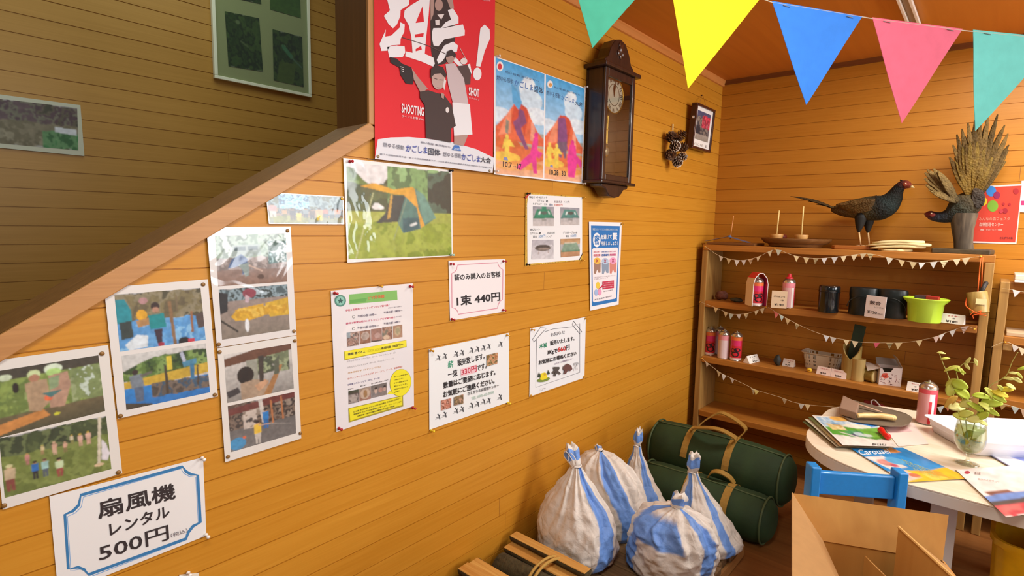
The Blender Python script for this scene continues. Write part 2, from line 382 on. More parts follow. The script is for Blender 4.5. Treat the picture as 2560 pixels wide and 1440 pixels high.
def thin_glass(name, tint='#ffffff', haze=0.06):
    if name in MATS: return MATS[name]
    m = bpy.data.materials.new(name); m.use_nodes = True; nt = m.node_tree; nt.nodes.remove(nt.nodes['Principled BSDF']); out = nt.nodes['Material Output']
    N = nt.nodes.new; Kk = nt.links.new
    t = N('ShaderNodeBsdfTransparent'); t.inputs[0].default_value = lin(tint) + (1,); g = N('ShaderNodeBsdfGlossy'); g.inputs['Roughness'].default_value = .03
    lw = N('ShaderNodeLayerWeight'); lw.inputs[0].default_value = .22; mr = N('ShaderNodeMapRange'); mr.inputs[3].default_value = haze; mr.inputs[4].default_value = .8; Kk(lw.outputs['Facing'], mr.inputs[0])
    mx = N('ShaderNodeMixShader'); Kk(mr.outputs[0], mx.inputs[0]); Kk(t.outputs[0], mx.inputs[1]); Kk(g.outputs[0], mx.inputs[2]); Kk(mx.outputs[0], out.inputs[0]); MATS[name] = m; return m
def filmy(name, tint, amount=.5, rough=.3):
    """thin see-through plastic or water: part see-through, part coloured and shiny"""
    if name in MATS: return MATS[name]
    m, nt, b, N, Kk = base(name); b.inputs['Base Color'].default_value = lin(tint) + (1,); b.inputs['Roughness'].default_value = rough
    out = nt.nodes['Material Output']; t = N('ShaderNodeBsdfTransparent'); t.inputs[0].default_value = tuple(.5 + .5*c for c in lin(tint)) + (1,); mx = N('ShaderNodeMixShader'); mx.inputs[0].default_value = amount
    Kk(t.outputs[0], mx.inputs[1]); Kk(b.outputs[0], mx.inputs[2]); Kk(mx.outputs[0], out.inputs[0]); MATS[name] = m; return m
# ================================================================== THE ROOM
PITCH, LZ0, BZ0 = .0759, .728, 1.484
CEIL = 2.41; YB = 3.68
wallmat = planks('varnished_boards', '#d09432', '#bb7c1c', 'Y', PITCH, LZ0)
backmat = planks('varnished_boards_back', '#c98a32', '#b3731c', 'X', .0757, BZ0)
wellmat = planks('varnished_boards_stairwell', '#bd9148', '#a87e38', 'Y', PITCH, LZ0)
ceilmat = wood('ceiling_panel', '#c97c26', '#be7220', 'y', .5, .4)
trimmat = wood('pale_trim_wood', '#bd884c', '#a8743c', 'y', .45, 1.4)
trimz = wood('pale_trim_wood_upright', '#bd884c', '#a8743c', 'z', .45, 1.4)
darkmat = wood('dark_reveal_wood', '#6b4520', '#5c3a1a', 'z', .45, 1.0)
floormat = wood('floor_board', '#8d5a2c', '#74461f', 'x', .4, .5)
def board_rows(z0, pitch, zlo, zhi):
    """heights of a boarded profile: flat face, then a small groove"""
    k0 = math.floor((zlo - z0) / pitch) - 1; rows = []; k = k0
    while z0 + k*pitch < zhi: rows.append(z0 + k*pitch); k += 1
    return rows
def boarded(axis, at, face, a0, a1, zlo, zhi, z0, pitch, g=.0036, depth=.0040):
    """a wall of horizontal boards; face = +1/-1 direction of the visible side"""
    b = bmesh.new()
    def P(a, z, d): return (at - face*d, a, z) if axis == 'x' else (a, at - face*d, z)
    prof = []
    for z in board_rows(z0, pitch, zlo, zhi):
        prof += [(z - g/2, 0), (z - g*.3, depth), (z + g*.3, depth), (z + g/2, 0)]
    prof = [(zlo, 0)] + [p for p in prof if zlo + .001 < p[0] < zhi - .001] + [(zhi, 0)]
    vs = [(b.verts.new(P(a0, z, d)), b.verts.new(P(a1, z, d))) for z, d in prof]
    for i in range(len(vs) - 1): b.faces.new((vs[i][0], vs[i][1], vs[i+1][1], vs[i+1][0]))
    return b
def finish(b, name, mat, want):
    b.normal_update()
    if b.faces and sum((f.normal.dot(Vector(want)) for f in b.faces)) < 0: bmesh.ops.reverse_faces(b, faces=b.faces)
    me = bpy.data.meshes.new(name); b.to_mesh(me); b.free(); me.materials.append(mat); o = bpy.data.objects.new(name, me); COL.objects.link(o); return struct(o)
def cut(b, co, no):
    bmesh.ops.bisect_plane(b, geom=b.verts[:] + b.edges[:] + b.faces[:], dist=1e-5, plane_co=co, plane_no=no, clear_outer=True)
YP = .968                                   # the opening to the stairwell ends here
SL0 = (.137, 1.225); SL1 = (.968, 1.742)    # upper edge of the sloping cap (y, z)
sl = (SL1[1] - SL0[1]) / (SL1[0] - SL0[0]); slz = lambda y: SL0[1] + sl*(y - SL0[0])
b = boarded('x', 0, 1, YP, YB, 0, CEIL, LZ0, PITCH)
b2 = boarded('x', 0, 1, -1.7, YP, 0, CEIL, LZ0, PITCH)
cut(b2, (0, SL1[0], SL1[1]), Vector((0, -sl, 1)).normalized())
tmp = bpy.data.meshes.new('t'); b2.to_mesh(tmp); b.from_mesh(tmp); b2.free(); bpy.data.meshes.remove(tmp)
wall_left = finish(b, 'wall_left', wallmat, (1, 0, 0))
finish(boarded('y', YB, -1, -1.6, 4.6, 0, CEIL, BZ0, .0757), 'wall_back', backmat, (0, -1, 0))
finish(boarded('x', -1.567, 1, -1.7, YB, 0, CEIL + .9, LZ0, PITCH), 'wall_stairwell', wellmat, (1, 0, 0))
def st(name, mb, mat, bevel=0.0): return struct(mb.build(name, mat, bevel=bevel))
st('floor', MB().span((-1.6, -2.4, -.1), (4.8, YB + .1, 0)), floormat)
st('ceiling', MB().span((0, -1.2, CEIL), (4.6, YB, CEIL + .06)), ceilmat)
WT = .163                                   # thickness of the wall beside the stairwell
# reveal: the end face of the wall and the sloping top of the low part
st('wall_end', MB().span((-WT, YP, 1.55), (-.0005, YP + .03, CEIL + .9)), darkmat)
cap = MB(); y0, y1 = -1.2, YP
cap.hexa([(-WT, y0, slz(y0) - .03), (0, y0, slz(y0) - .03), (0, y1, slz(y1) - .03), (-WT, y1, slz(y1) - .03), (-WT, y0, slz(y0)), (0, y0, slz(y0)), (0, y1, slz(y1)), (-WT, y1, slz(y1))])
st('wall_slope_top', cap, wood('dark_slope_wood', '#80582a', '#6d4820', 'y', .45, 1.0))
# pale cover strips on the room side: along the slope and up the end of the wall
tw = .043
d = Vector((0, 1, sl)).normalized(); nrm = Vector((0, -sl, 1)).normalized()
A = Vector((0.0005, -1.2, slz(-1.2))); B_ = Vector((.0005, YP, slz(YP)))
t1 = MB(); t1.hexa([A - nrm*tw, A - nrm*tw + Vector((.012, 0, 0)), B_ + d*.02 - nrm*tw + Vector((.012, 0, 0)), B_ + d*.02 - nrm*tw, A, A + Vector((.012, 0, 0)), B_ + Vector((.012, 0, 0)), B_])
st('trim_1', t1, trimmat, .002)
st('trim_2', MB().span((.0005, YP - .002, slz(YP) - .004), (.0125, YP + .030, CEIL)), trimz, .002)
cr = MB(); cr.slab([(.0, 1.02, CEIL), (.0, 1.02, CEIL - .038), (.010, 1.02, CEIL - .036), (.020, 1.02, CEIL - .012), (.020, 1.02, CEIL)], (0, YB - 1.02, 0))
st('trim_3', cr, wood('crown_wood', '#d28a48', '#bd7838', 'y', .45, 1.0))
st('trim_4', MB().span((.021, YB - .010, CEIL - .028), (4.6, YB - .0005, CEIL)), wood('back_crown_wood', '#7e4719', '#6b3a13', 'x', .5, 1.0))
# strip fixture on the ceiling
f0, f1 = onZ(2250, 0, CEIL), onZ(2272, 57, CEIL)
fx = thing('ceiling_strip', (1.057, 2.9, CEIL), 'white metal strip fixture running along the brown ceiling', 'ceiling strip')
MB().span((1.037, 2.2, CEIL - .012), (1.080, 3.22, CEIL - .0005)).build('backing', plain('strip_grey', '#a39a8c', .35, .5), fx, bevel=.002)
for xx in (1.040, 1.077): MB().span((xx - .006, 2.2, CEIL - .026), (xx + .006, 3.22, CEIL - .0125)).build('rail', plain('strip_white', '#efece4', .3), fx, bevel=.002)
# ================================================================== SHEETS ON THE LEFT WALL
def K(x0, y0, s): return lambda x, y: (x0 + x / s, y0 + y / s)
def KL(k, pts): return [k(*p) for p in pts]
def pix(p):
    q = Vector(p) - Vector(CAM); z = q.dot(Vector(FW)); return (1280 + FPX * q.dot(Vector(RX)) / z, 720 + FPX * q.dot(Vector(DN)) / z)
INK = '#2a2528'
FOL = ['#2f4526', '#47602f', '#5f7d3c', '#7d9a55', '#3a4f2b']
GRA = ['#5f7a34', '#76923f', '#8aa64a', '#6b8838']
def person(u, v, s, shirt, legs, hair='#2a2320', skin='#c99f7e'):
    """a tiny standing figure for the printed snapshots"""
    return [('e', u, v - .43*s, .055*s, .075*s, skin), ('e', u, v - .46*s, .06*s, .06*s, hair), ('p', [(u-.10*s, v-.36*s), (u+.10*s, v-.36*s), (u+.09*s, v), (u-.09*s, v)], shirt),
            ('p', [(u-.08*s, v), (u+.08*s, v), (u+.07*s, v+.4*s), (u+.015*s, v+.4*s), (u, v+.1*s), (u-.015*s, v+.4*s), (u-.07*s, v+.4*s)], legs)]
# ---- fan rental notice
k = K(100, 1120, 4.5); P = Print('notice_sheet', KL(k, [(105, 545), (1835, 105), (1872, 985), (205, 1652)]), LW())
fr = [(460, 530), (1605, 210), (1640, 262), (1700, 297), (1775, 305), (1805, 835), (1722, 880), (1668, 950), (1645, 1020), (545, 1425), (500, 1368), (430, 1340), (320, 1360), (280, 750), (372, 708), (438, 640)]
P.line(KL(k, [(x + (28 if x < 900 else -22), y + 22) for x, y in fr]), 1.8, '#7fb0e4', True); P.line(KL(k, fr), 7, '#2f7fb8', True)
P.text('扇風機', k(660, 803), k(1530, 570), k(640, 600), INK, .026); P.text('レンタル', k(790, 992), k(1462, 770), k(775, 850), INK, .022)
P.text('500円', k(672, 1285), k(1455, 1030), k(655, 1105), INK, .012); P.text('（税込）', k(1475, 1010), k(1662, 945), k(1470, 965), '#5a5462')
P.done('white fan rental notice for 500 yen in blue notched border, lowest on the wall', 'notice', GLOSS)
# ---- 440 yen notice
k = K(1050, 620, 3.064); P = Print('notice_sheet', KL(k, [(218, 98), (652, 85), (647, 487), (230, 557)]), LW(), paper='#f4efef')
P.line(KL(k, [(288, 130), (595, 112), (602, 135), (616, 153), (635, 165), (632, 396), (612, 408), (600, 432), (592, 462), (295, 508), (287, 483), (272, 465), (245, 455), (243, 195), (264, 185), (280, 165)]), 2.2, '#dd9aa8', True)
P.text('薪のみ購入のお客様', k(265, 250), k(617, 222), k(262, 201), INK, .022); P.text('1束 440円', k(283, 447), k(615, 404), k(280, 369), INK, .034)
P.done('small white notice with pink border, 440 yen for one bundle', 'notice', PAPER)
# ---- 330 yen firewood notice
P = Print('notice_sheet', KL(k, [(68, 775), (680, 650), (684, 1178), (72, 1393)]), LW(), paper='#f1f4f3')
for (x, y) in ((140, 845), (188, 832), (275, 815), (320, 805), (393, 787), (438, 778), (485, 768), (525, 758), (615, 740), (140, 1295), (188, 1280), (275, 1250), (320, 1238), (393, 1210), (438, 1198), (485, 1180), (525, 1172), (610, 1145)):
    P.k = 0; P.poly(KL(k, [(x-26, y+22), (x-6, y+2), (x+14, y+4), (x-8, y+16)]), '#b4b6b6')
    P.line(KL(k, [(x-14, y+4), (x+2, y-1), (x+6, y+8)]), 2.2, '#8d8f90'); P.line(KL(k, [(x-4, y-24), (x+8, y-8), (x+13, y+18)]), 2.6, '#4c4d50'); P.line(KL(k, [(x+14, y-20), (x+8, y-8)]), 2.2, '#5a5b5e')
P.k = 0
P.text('薪', k(213, 924), k(257, 914), k(212, 869), '#2f9a72', .02); P.text('販売致します。', k(289, 908), k(497, 852), k(286, 855), INK, .028)
P.text('一束', k(215, 1000), k(288, 980), k(214, 945), INK, .028); P.poly(KL(k, [(312, 928), (437, 893), (437, 950), (314, 985)]), '#f3c9cf', 1); P.text('330円', k(318, 977), k(434, 945), k(316, 929), '#c8324a', .016); P.text('です。', k(437, 946), k(512, 922), k(436, 900), INK, .014)
P.text('数量はご要望に応じます。', k(180, 1078), k(578, 972), k(178, 1030), INK, .028); P.text('お気軽にご連絡ください。', k(180, 1148), k(572, 1038), k(178, 1099), INK, .028)
P.text('さえずりの森管理センター', k(367, 1130), k(605, 1064), k(365, 1104), '#3a3538', .01); P.text('TEL 0995-62-0000', k(396, 1164), k(568, 1112), k(395, 1144), '#b5d2c2', .012)
for q, cs, sd in (([(512, 820), (596, 800), (593, 885), (512, 908)], ['#a5673a', '#c08a5c', '#d9a67e', '#5c6a34', '#8b5a34'], 3), ([(163, 1168), (240, 1150), (240, 1222), (165, 1245)], ['#c07a62', '#d99a82', '#7a3f22', '#e0b0a0'], 5), ([(262, 1143), (333, 1120), (333, 1190), (262, 1208)], ['#8a7350', '#a98c66', '#6c5a3c', '#c69a80'], 8)):
    P.pic(KL(k, q), raster(26, 26, [('m', 0, 0, 1, 1, cs, 4), ('n', .2, 6)], sd))
P.done('white firewood notice with rows of grey log doodles, 330 yen a bundle', 'notice', PAPER)
# ---- charcoal notice
k = K(1300, 790, 6.856); P = Print('notice_sheet', KL(k, [(175, 215), (1130, 15), (1103, 1058), (160, 1385)]), LW(), paper='#f1f3f4')
G = '#55555c'
P.line(KL(k, [(285, 410), (270, 1225), (1025, 965), (1025, 130), (890, 185), (570, 222), (425, 270)]), 1.1, G)
P.line(KL(k, [(350, 195), (455, 210), (400, 265), (235, 450), (215, 400)]), 1.1, G, True); P.line(KL(k, [(915, 85), (1060, 270), (1030, 310), (895, 150)]), 1.1, G, True)
P.text('お知らせ', k(530, 357), k(775, 300), k(522, 295), '#6a6870'); P.text('木炭', k(332, 562), k(465, 533), k(330, 477), '#2c8f68', .03); P.text('販売いたします。', k(520, 508), k(935, 420), k(516, 427), INK, .02)
P.text('3Kgで', k(470, 678), k(645, 640), k(468, 592), INK, .030); P.text('660', k(650, 618), k(790, 588), k(648, 542), '#d8352c', .025); P.text('円', k(795, 592), k(852, 575), k(795, 502), INK, .02)
P.text('お気軽にお尋ねください', k(325, 842), k(970, 672), k(322, 762), INK, .030); P.text('さえずりの森管理センター', k(595, 838), k(915, 742), k(593, 808), '#7d6488', .005)
P.ell(*k(405, 1090), 16, 5.5, '#7f9440', -.2); P.poly(KL(k, [(360, 985), (430, 965), (452, 985), (475, 1060), (390, 1100), (345, 1088)]), '#f0dc2a'); P.ell(*k(425, 1000), 3, 3.6, '#d8b23a')
for x, y in ((330, 1010), (490, 965)): P.poly(KL(k, [(x-28, y+40), (x, y-48), (x+26, y+30)]), '#35423a')
for a, b_ in (((560, 985), (640, 890)), ((590, 1030), (670, 880)), ((690, 995), (590, 900)), ((575, 890), (675, 890))): P.line(KL(k, [a, b_]), 5, '#57504c')
P.poly(KL(k, [(745, 865), (810, 815), (880, 850), (900, 910), (855, 950), (830, 920), (790, 990), (750, 995), (765, 940), (740, 910)]), '#6d4a46')
P.ell(*k(965, 815), 6, 2.4, '#b5b7ba', -.2); P.line(KL(k, [(930, 830), (965, 870), (1005, 815)]), 1.2, '#c3c5c8'); P.line(KL(k, [(955, 870), (940, 940)]), 1, '#c3c5c8'); P.line(KL(k, [(975, 865), (990, 920)]), 1, '#c3c5c8')
P.text('じゃ', k(360, 1285), k(440, 1250), k(355, 1255), '#3a3a40')
P.done('white hand-drawn charcoal notice with taped-corner border, 660 yen for 3 kg', 'notice', PAPER)
# ---- barbecue set price sheet
k = K(1300, 470, 7.2); P = Print('price_sheet', KL(k, [(100, 85), (1135, 158), (1125, 1300), (90, 1402)]), LW(), paper='#d6ac3c')
rng = random.Random(4)
for i in range(150):
    s_ = rng.random(); e = rng.choice('tlb'); x, y = {'t': (110 + s_*1000, 92 + s_*72), 'l': (106 - s_*8, 100 + s_*1280), 'b': (105 + s_*1000, 1385 - s_*95)}[e]
    P.k = 0; r = rng.uniform(.5, 1.3); x, y = k(x + rng.uniform(-2, 16), y + rng.uniform(0, 14)); P.poly([(x-r, y), (x, y-r), (x+r, y), (x, y+r)], rng.choice(['#f5e08a', '#b5831f', '#f0c95a', '#8e6a1c']))
P.k = 1; P.poly(KL(k, [(148, 112), (1118, 172), (1118, 1180), (1085, 1290), (135, 1366), (128, 300)]), '#f3f4f4')
P.poly(KL(k, [(92, 170), (170, 85), (195, 92), (105, 200)]), '#c6352c'); P.poly(KL(k, [(1128, 1160), (1128, 1190), (1075, 1298), (1060, 1298)]), '#4a2a1c')
D = '#3a3a40'
for t, a, b_, c, col in (('BBQセット4点セット', (170, 185), (490, 192), (168, 140), D), ('（グリル・網', (320, 250), (500, 262), (320, 205), D), ('火ばさみ', (615, 268), (760, 272), (615, 225), '#6a3f48'), ('トング）', (790, 272), (890, 278), (790, 226), D),
    ('＆グリルテーブル', (235, 302), (490, 314), (235, 262), D), ('貸出', (525, 322), (590, 326), (525, 280), '#2f3c70'), ('1080円', (620, 328), (765, 332), (620, 282), '#d9604a'), ('BBQセット', (180, 770), (357, 766), (180, 728), D), ('（グリル・網', (185, 840), (375, 838), (185, 795), D), ('火ばさみ）', (490, 828), (625, 826), (490, 788), D),
    ('貸出', (232, 902), (300, 898), (232, 858), D), ('550円', (335, 898), (455, 890), (335, 848), '#3f86c0'), ('トング', (480, 902), (570, 894), (480, 855), D), ('グリルテーブルのみ', (775, 824), (1030, 822), (775, 784), D), ('貸出', (820, 888), (880, 886), (820, 850), D), ('550円', (910, 886), (1010, 880), (910, 842), '#3f86c0')):
    P.k = 2; P.text(t, k(*a), k(*b_), k(*c), col, .012)
green = lambda c1, c2, c3: [('g', 0, 0, 1, 1, '#9a9aa2', '#cfc8c4'), ('p', [(.2, .12), (.78, .12), (.99, .56), (.02, .6)], c1), ('p', [(.02, .55), (.99, .5), (.99, .58), (.02, .62)], c3), ('p', [(.30, .24), (.38, .24), (.33, .42), (.24, .42)], '#e2ebe6'), ('p', [(.7, .22), (.76, .24), (.82, .4), (.74, .4)], '#e2ebe6'), ('e', .52, .32, .16, .09, c2), ('g', .4, .62, .64, .74, '#8d8a86', '#a5a29c'), ('n', .12, 9)]
P.k = 2
P.pic(KL(k, [(230, 330), (612, 340), (612, 685), (232, 685)]), raster(34, 32, green('#3f8d6c', '#5c6a60', '#2f7a5a') + [('g', .4, 0, .64, .12, '#4f9a7c', '#3f8d6c')], 2))
P.pic(KL(k, [(728, 345), (1070, 360), (1070, 668), (730, 668)]), raster(32, 30, green('#5a8f85', '#5f5a52', '#4d7f78'), 3))
P.pic(KL(k, [(218, 935), (605, 930), (605, 1270), (205, 1285)]), raster(36, 32, [('g', 0, 0, 1, 1, '#b9b5bb', '#d5d2d4'), ('e', .13, .38, .06, .08, '#e6e4e2'), ('e', .13, .38, .04, .05, '#bdb9be'), ('e', .9, .36, .06, .08, '#e6e4e2'), ('e', .9, .36, .04, .05, '#bdb9be'), ('e', .5, .42, .36, .17, '#6f645c'), ('e', .5, .37, .33, .11, '#544a44'), ('e', .52, .47, .25, .06, '#9a8a7e'), ('l', .32, .58, .3, .74, .012, '#a58f80'), ('l', .74, .55, .75, .68, .012, '#a58f80'), ('n', .1, 8)], 4))
P.pic(KL(k, [(730, 918), (1082, 908), (1075, 1220), (735, 1248)]), raster(32, 30, [('g', 0, 0, 1, .3, '#b58a5c', '#d6b088'), ('g', 0, .6, 1, 1, '#c89a72', '#b98a66'), ('p', [(.18, .22), (.82, .2), (.99, .66), (.02, .7)], '#86a08a'), ('l', .22, .24, .8, .22, .02, '#d9d4c0'), ('g', .02, .66, .99, .72, '#5f8a6c', '#5f8a6c'), ('n', .12, 9)], 6))
P.done('white barbecue set price sheet with gold glitter border and four photos', 'price sheet', PAPER)
# ---- blue public health poster
k = K(1465, 545, 6.0); P = Print('poster', KL(k, [(45, 55), (537, 68), (490, 1298), (65, 1390)]), LW(.006), paper='#f4f4f6')
P.poly(KL(k, [(75, 112), (508, 122), (465, 1250), (88, 1325)]), '#2c78c0')
P.poly(KL(k, [(110, 452), (465, 442), (480, 458), (452, 1192), (436, 1210), (120, 1266), (104, 1250), (94, 470)]), '#f6eff1')
P.k = 2; wht = '#f5f8fc'
P.text('新型コロナウイルスの感染拡大を防ぐために', k(100, 185), k(485, 190), k(100, 152), '#cfe2f2', .01)
P.ell(*k(162, 330), 9.4, 18, wht); P.text('密', k(128, 408), k(200, 400), k(128, 255), '#2c78c0', .03)
P.text('を避けて', k(222, 320), k(385, 314), k(222, 250), wht, .03); P.text('賢', k(395, 330), k(470, 326), k(395, 225), wht, .03); P.text('外出しましょう！', k(222, 412), k(472, 408), k(222, 346), wht, .03)
for x0, x1, t1_, t2_, c, y0 in ((116, 214, '換気の悪い', '密閉空間', '#d84a5a', 500), (236, 345, '多数が集まる', '密集場所', '#3f6eb5', 497), (358, 452, '間近で会話', '密接場面', '#d8558a', 492)):
    P.text(t1_, k(x0, y0+22), k(x1, y0+18), k(x0, y0), c, .006); P.text(t2_, k(x0+2, y0+78), k(x1, y0+74), k(x0+2, y0+42), c, .03)
for x, y, c, c2 in ((167, 642, '#f0c050', '#a5806c'), (288, 648, '#b9cbe2', '#8f9fb4'), (405, 640, '#f0a5c8', '#d88a7a')):
    P.k = 2; P.poly(KL(k, [(x-52, y+28), (x+54, y+24), (x+50, y+175), (x+22, y+180), (x, y+130), (x-22, y+195), (x-48, y+190)]), c2); P.ell(*k(x, y), 8.6, 8.2, c); P.line(KL(k, [(x-14, y-24), (x+14, y+24)]), 1.3, '#b0304a'); P.line(KL(k, [(x+14, y-24), (x-14, y+24)]), 1.3, '#b0304a')
P.k = 2; P.text('日頃の生活の中で３つの密が重ならないよう', k(115, 905), k(440, 868), k(115, 885), '#8a6a74'); P.text('工夫しましょう。', k(118, 930), k(345, 900), k(118, 910), '#8a6a74')
for x, y, rx, ry, c in ((180, 1010, 5, 8.5, '#f0cf4a'), (155, 1118, 4.6, 8, '#a9bfe6'), (207, 1112, 4.6, 8, '#ee9fc2')): P.ell(*k(x, y), rx, ry, c)
P.poly(KL(k, [(248, 955), (420, 935), (420, 1050), (250, 1072), (250, 1035), (176, 1076), (248, 1005)]), '#cf2f50')
for i in range(3): P.k = 16; P.text(['３つの条件がそろう', '場所がクラスターの', '発生リスクが高い'][i], k(262, 990+32*i), k(410, 972+32*i), k(262, 968+32*i), '#f6d5da', .008)
P.k = 2; P.text('厚生労働省', k(128, 1240), k(280, 1205), k(128, 1218), '#5a5a66', .01); P.text('換気を徹底', k(262, 1112), k(405, 1085), k(262, 1095), '#7a6a74'); P.text('電話相談', k(295, 1200), k(385, 1180), k(295, 1180), '#6a5a66')
P.done('tall narrow blue and white public health poster near the shelf corner', 'poster', PAPER)
# ---- pizza workshop sheet
a8 = K(820, 700, 8.0); b6 = K(820, 850, 6.0)
P = Print('notice_sheet', [a8(55, 215), a8(1695, 65), b6(1290, 990), b6(122, 1380)], LW(.004), paper='#ece9ea')
P.poly(KL(a8, [(420, 290), (1380, 205), (1390, 400), (425, 490)]), '#7fc064'); P.poly(KL(a8, [(440, 400), (780, 360), (760, 430), (440, 470)]), '#63ad52'); P.text('ピザ窯体験', a8(800, 395), a8(1130, 355), a8(800, 325), '#e07f4a', .02)
P.ell(*a8(247, 413), 14.2, 14.6, '#4f8f7e'); P.ell(*a8(247, 413), 10.4, 10.8, '#8ecbb8'); P.poly(KL(a8, [(247, 350), (268, 395), (315, 400), (280, 430), (285, 470), (247, 445), (212, 472), (220, 430), (185, 402), (228, 395)]), '#2f5a50')
P.k = 1; R = '#e0526a'
P.text('伊佐１名様用ハートトッピングピザ窯で焼く', a8(355, 632), a8(1235, 522), a8(352, 588), R, .01); P.text('（前日までに予約・５名様から）', a8(1205, 572), a8(1475, 537), a8(1205, 548), '#55506a')
P.ell(*a8(517, 735), 3.4, 3.6, '#6a6a60'); P.ell(*a8(517, 735), 2.5, 2.7, '#ece9ea')
P.text('午前の部 10時～', a8(600, 748), a8(970, 708), a8(600, 700), '#4a4668', .01); P.text('午後の部 13時半～', a8(1120, 672), a8(1490, 628), a8(1120, 628), '#4a4668', .01)
P.k = 1; P.text('森林１棟貸切用ロングトッピングピザ窯で焼く', a8(360, 892), a8(1340, 764), a8(357, 850), '#d84470', .012); P.text('※雨天決行', a8(1345, 752), a8(1470, 735), a8(1345, 728), '#8a8090')
P.ell(*a8(515, 972), 3.4, 3.6, '#6a6a60'); P.ell(*a8(515, 972), 2.5, 2.7, '#ece9ea')
P.text('午前の部 10時半～', a8(595, 984), a8(1015, 936), a8(595, 934), '#4a4668', .01); P.text('午後の部 14時～', a8(1120, 897), a8(1450, 855), a8(1120, 852), '#4a4668', .01)
P.k = 1
SK = ['#8d6f62', '#a98a7c', '#6a4f46', '#c4a698']
for i, (q, ops) in enumerate((([(375, 1055), (620, 1025), (615, 1305), (380, 1335)], [('m', 0, 0, 1, 1, SK + ['#6f7a74'], 3), ('e', .3, .75, .2, .15, '#b08a7a'), ('g', 0, 0, .3, .4, '#9fb0b8', '#8d9aa0')]), ([(630, 1025), (850, 995), (855, 1250), (635, 1285)], [('g', 0, 0, 1, 1, '#8a5f4a', '#94674f'), ('e', .5, .42, .38, .32, '#b8a396'), ('e', .5, .42, .3, .25, '#a89486')]),
    ([(860, 985), (1075, 960), (1080, 1215), (865, 1245)], [('g', 0, 0, 1, 1, '#8f665a', '#a5766a'), ('e', .6, .55, .3, .22, '#b6948c'), ('g', 0, .88, 1, 1, '#3a2a28', '#3a2a28')]), ([(1085, 950), (1280, 920), (1290, 1180), (1085, 1205)], [('m', 0, 0, 1, 1, ['#5c564c', '#6f6a5c', '#a8816c', '#7a4f42'], 2), ('e', .4, .8, .3, .18, '#d0b59c')]), ([(1300, 920), (1485, 890), (1490, 1140), (1300, 1170)], [('g', 0, 0, 1, 1, '#a07a62', '#b08a70'), ('e', .5, .45, .34, .38, '#b59f7e'), ('e', .5, .45, .2, .24, '#9c9472')]))):
    P.k = 1; P.pic(KL(a8, q), raster(24, 26, ops + [('n', .2, 7)], 20 + i))
P.k = 1; P.poly(KL(b6, [(238, 172), (1176, 0), (1180, 106), (248, 306)]), '#b3a824'); P.poly(KL(b6, [(250, 172), (1176, 6), (1174, 96), (256, 292)]), '#f4ea1e')
P.text('1種類 選べるよ', b6(285, 238), b6(560, 190), b6(283, 200), '#3a361c', .02); P.text('□□□□□', b6(600, 180), b6(795, 148), b6(600, 150), '#c2b72a'); P.text('各回料金', b6(800, 144), b6(945, 116), b6(800, 108), '#3a361c', .02); P.text('1000円～', b6(965, 116), b6(1130, 84), b6(965, 74), '#3a361c', .01)
P.k = 1
for t, x0, y0, x1, y1, h_, c, bd in (('①ミックスピザ（ベーコン、コーン、ウィンナー、チーズ）', 285, 338, 1010, 200, 27, '#8b868a', 0), ('②たんたんミックスピザ（チーズ、ミックスシーフード）', 290, 428, 985, 288, 26, '#96918f', 0), ('③本日のピザ（トマトとバジル）', 300, 508, 790, 412, 27, '#d9a350', .01), ('④ウィンナーミックスピザ（ベーコン、チーズ、季節野菜）', 295, 598, 1115, 412, 30, '#e08a7a', .008), ('⑤和風ツナコーンピザ（のり、チーズ）', 295, 688, 775, 582, 30, '#77709a', .008)):
    P.text(t, b6(x0, y0), b6(x1, y1), b6(x0, y0 - h_), c, bd)
    P.k -= 1
for t, x0, y0, x1, y1 in (('生地作り', 300, 752, 380, 735), ('焼く様子', 485, 702, 580, 682), ('食べる楽しみをみんなで', 648, 668, 905, 606)): P.text(t, b6(x0, y0), b6(x1, y1), b6(x0, y0 - 18), '#4a4446', .01); P.k -= 1
P.k = 1
P.pic(KL(b6, [(305, 770), (460, 738), (465, 930), (308, 965)]), raster(22, 26, [('m', 0, 0, 1, 1, ['#4a3f3c', '#8d8480', '#a59a94', '#6a5a58'], 3), ('g', 0, 0, 1, .3, '#3f4a34', '#4a4038'), ('e', .5, .65, .35, .25, '#b0a59c')], 31)); P.k = 1
P.pic(KL(b6, [(468, 735), (640, 690), (645, 880), (472, 920)]), raster(24, 26, [('g', 0, 0, 1, 1, '#9a8a7c', '#a0705c'), ('e', .5, .5, .42, .42, '#c0aa96'), ('e', .52, .5, .16, .3, '#a07a4e')], 32)); P.k = 1
P.pic(KL(b6, [(645, 690), (880, 635), (885, 820), (648, 875)]), raster(32, 26, [('g', 0, 0, 1, 1, '#6f6a66', '#8d827c'), ('e', .3, .45, .1, .25, '#d0b5a5'), ('e', .3, .28, .09, .1, '#2f2826'), ('e', .6, .5, .14, .2, '#b08a7e'), ('e', .86, .3, .09, .12, '#2f2826'), ('e', .85, .5, .1, .16, '#c0a294')], 33))
P.k = 1; P.poly(KL(b6, [(305, 1025), (1125, 830), (1130, 995), (312, 1238)]), '#a89c1e'); P.poly(KL(b6, [(318, 1032), (1112, 845), (1112, 975), (335, 1212)]), '#f2e81c')
P.ell(*b6(1088, 640), 26.5, 34.5, '#b3a824', .16); P.poly(KL(b6, [(935, 760), (893, 806), (1000, 812)]), '#f6ec20'); P.ell(*b6(1088, 640), 25.8, 33.8, '#f6ec20', .16)
P.up()
for i, t in enumerate(('詳しいお問合せや', 'ご予約はセンター', 'までお電話または', '窓口でどうぞ。', '※準備がありますので', 'お早めに')): P.text(t, b6(990, 565 + 47*i), b6((1195, 1130, 1195, 1190, 1196, 1075)[i], 522 + 47*i + (i in (1, 5)) * 12), b6(990, 545 + 47*i), '#6a6420', .01); P.k -= 1
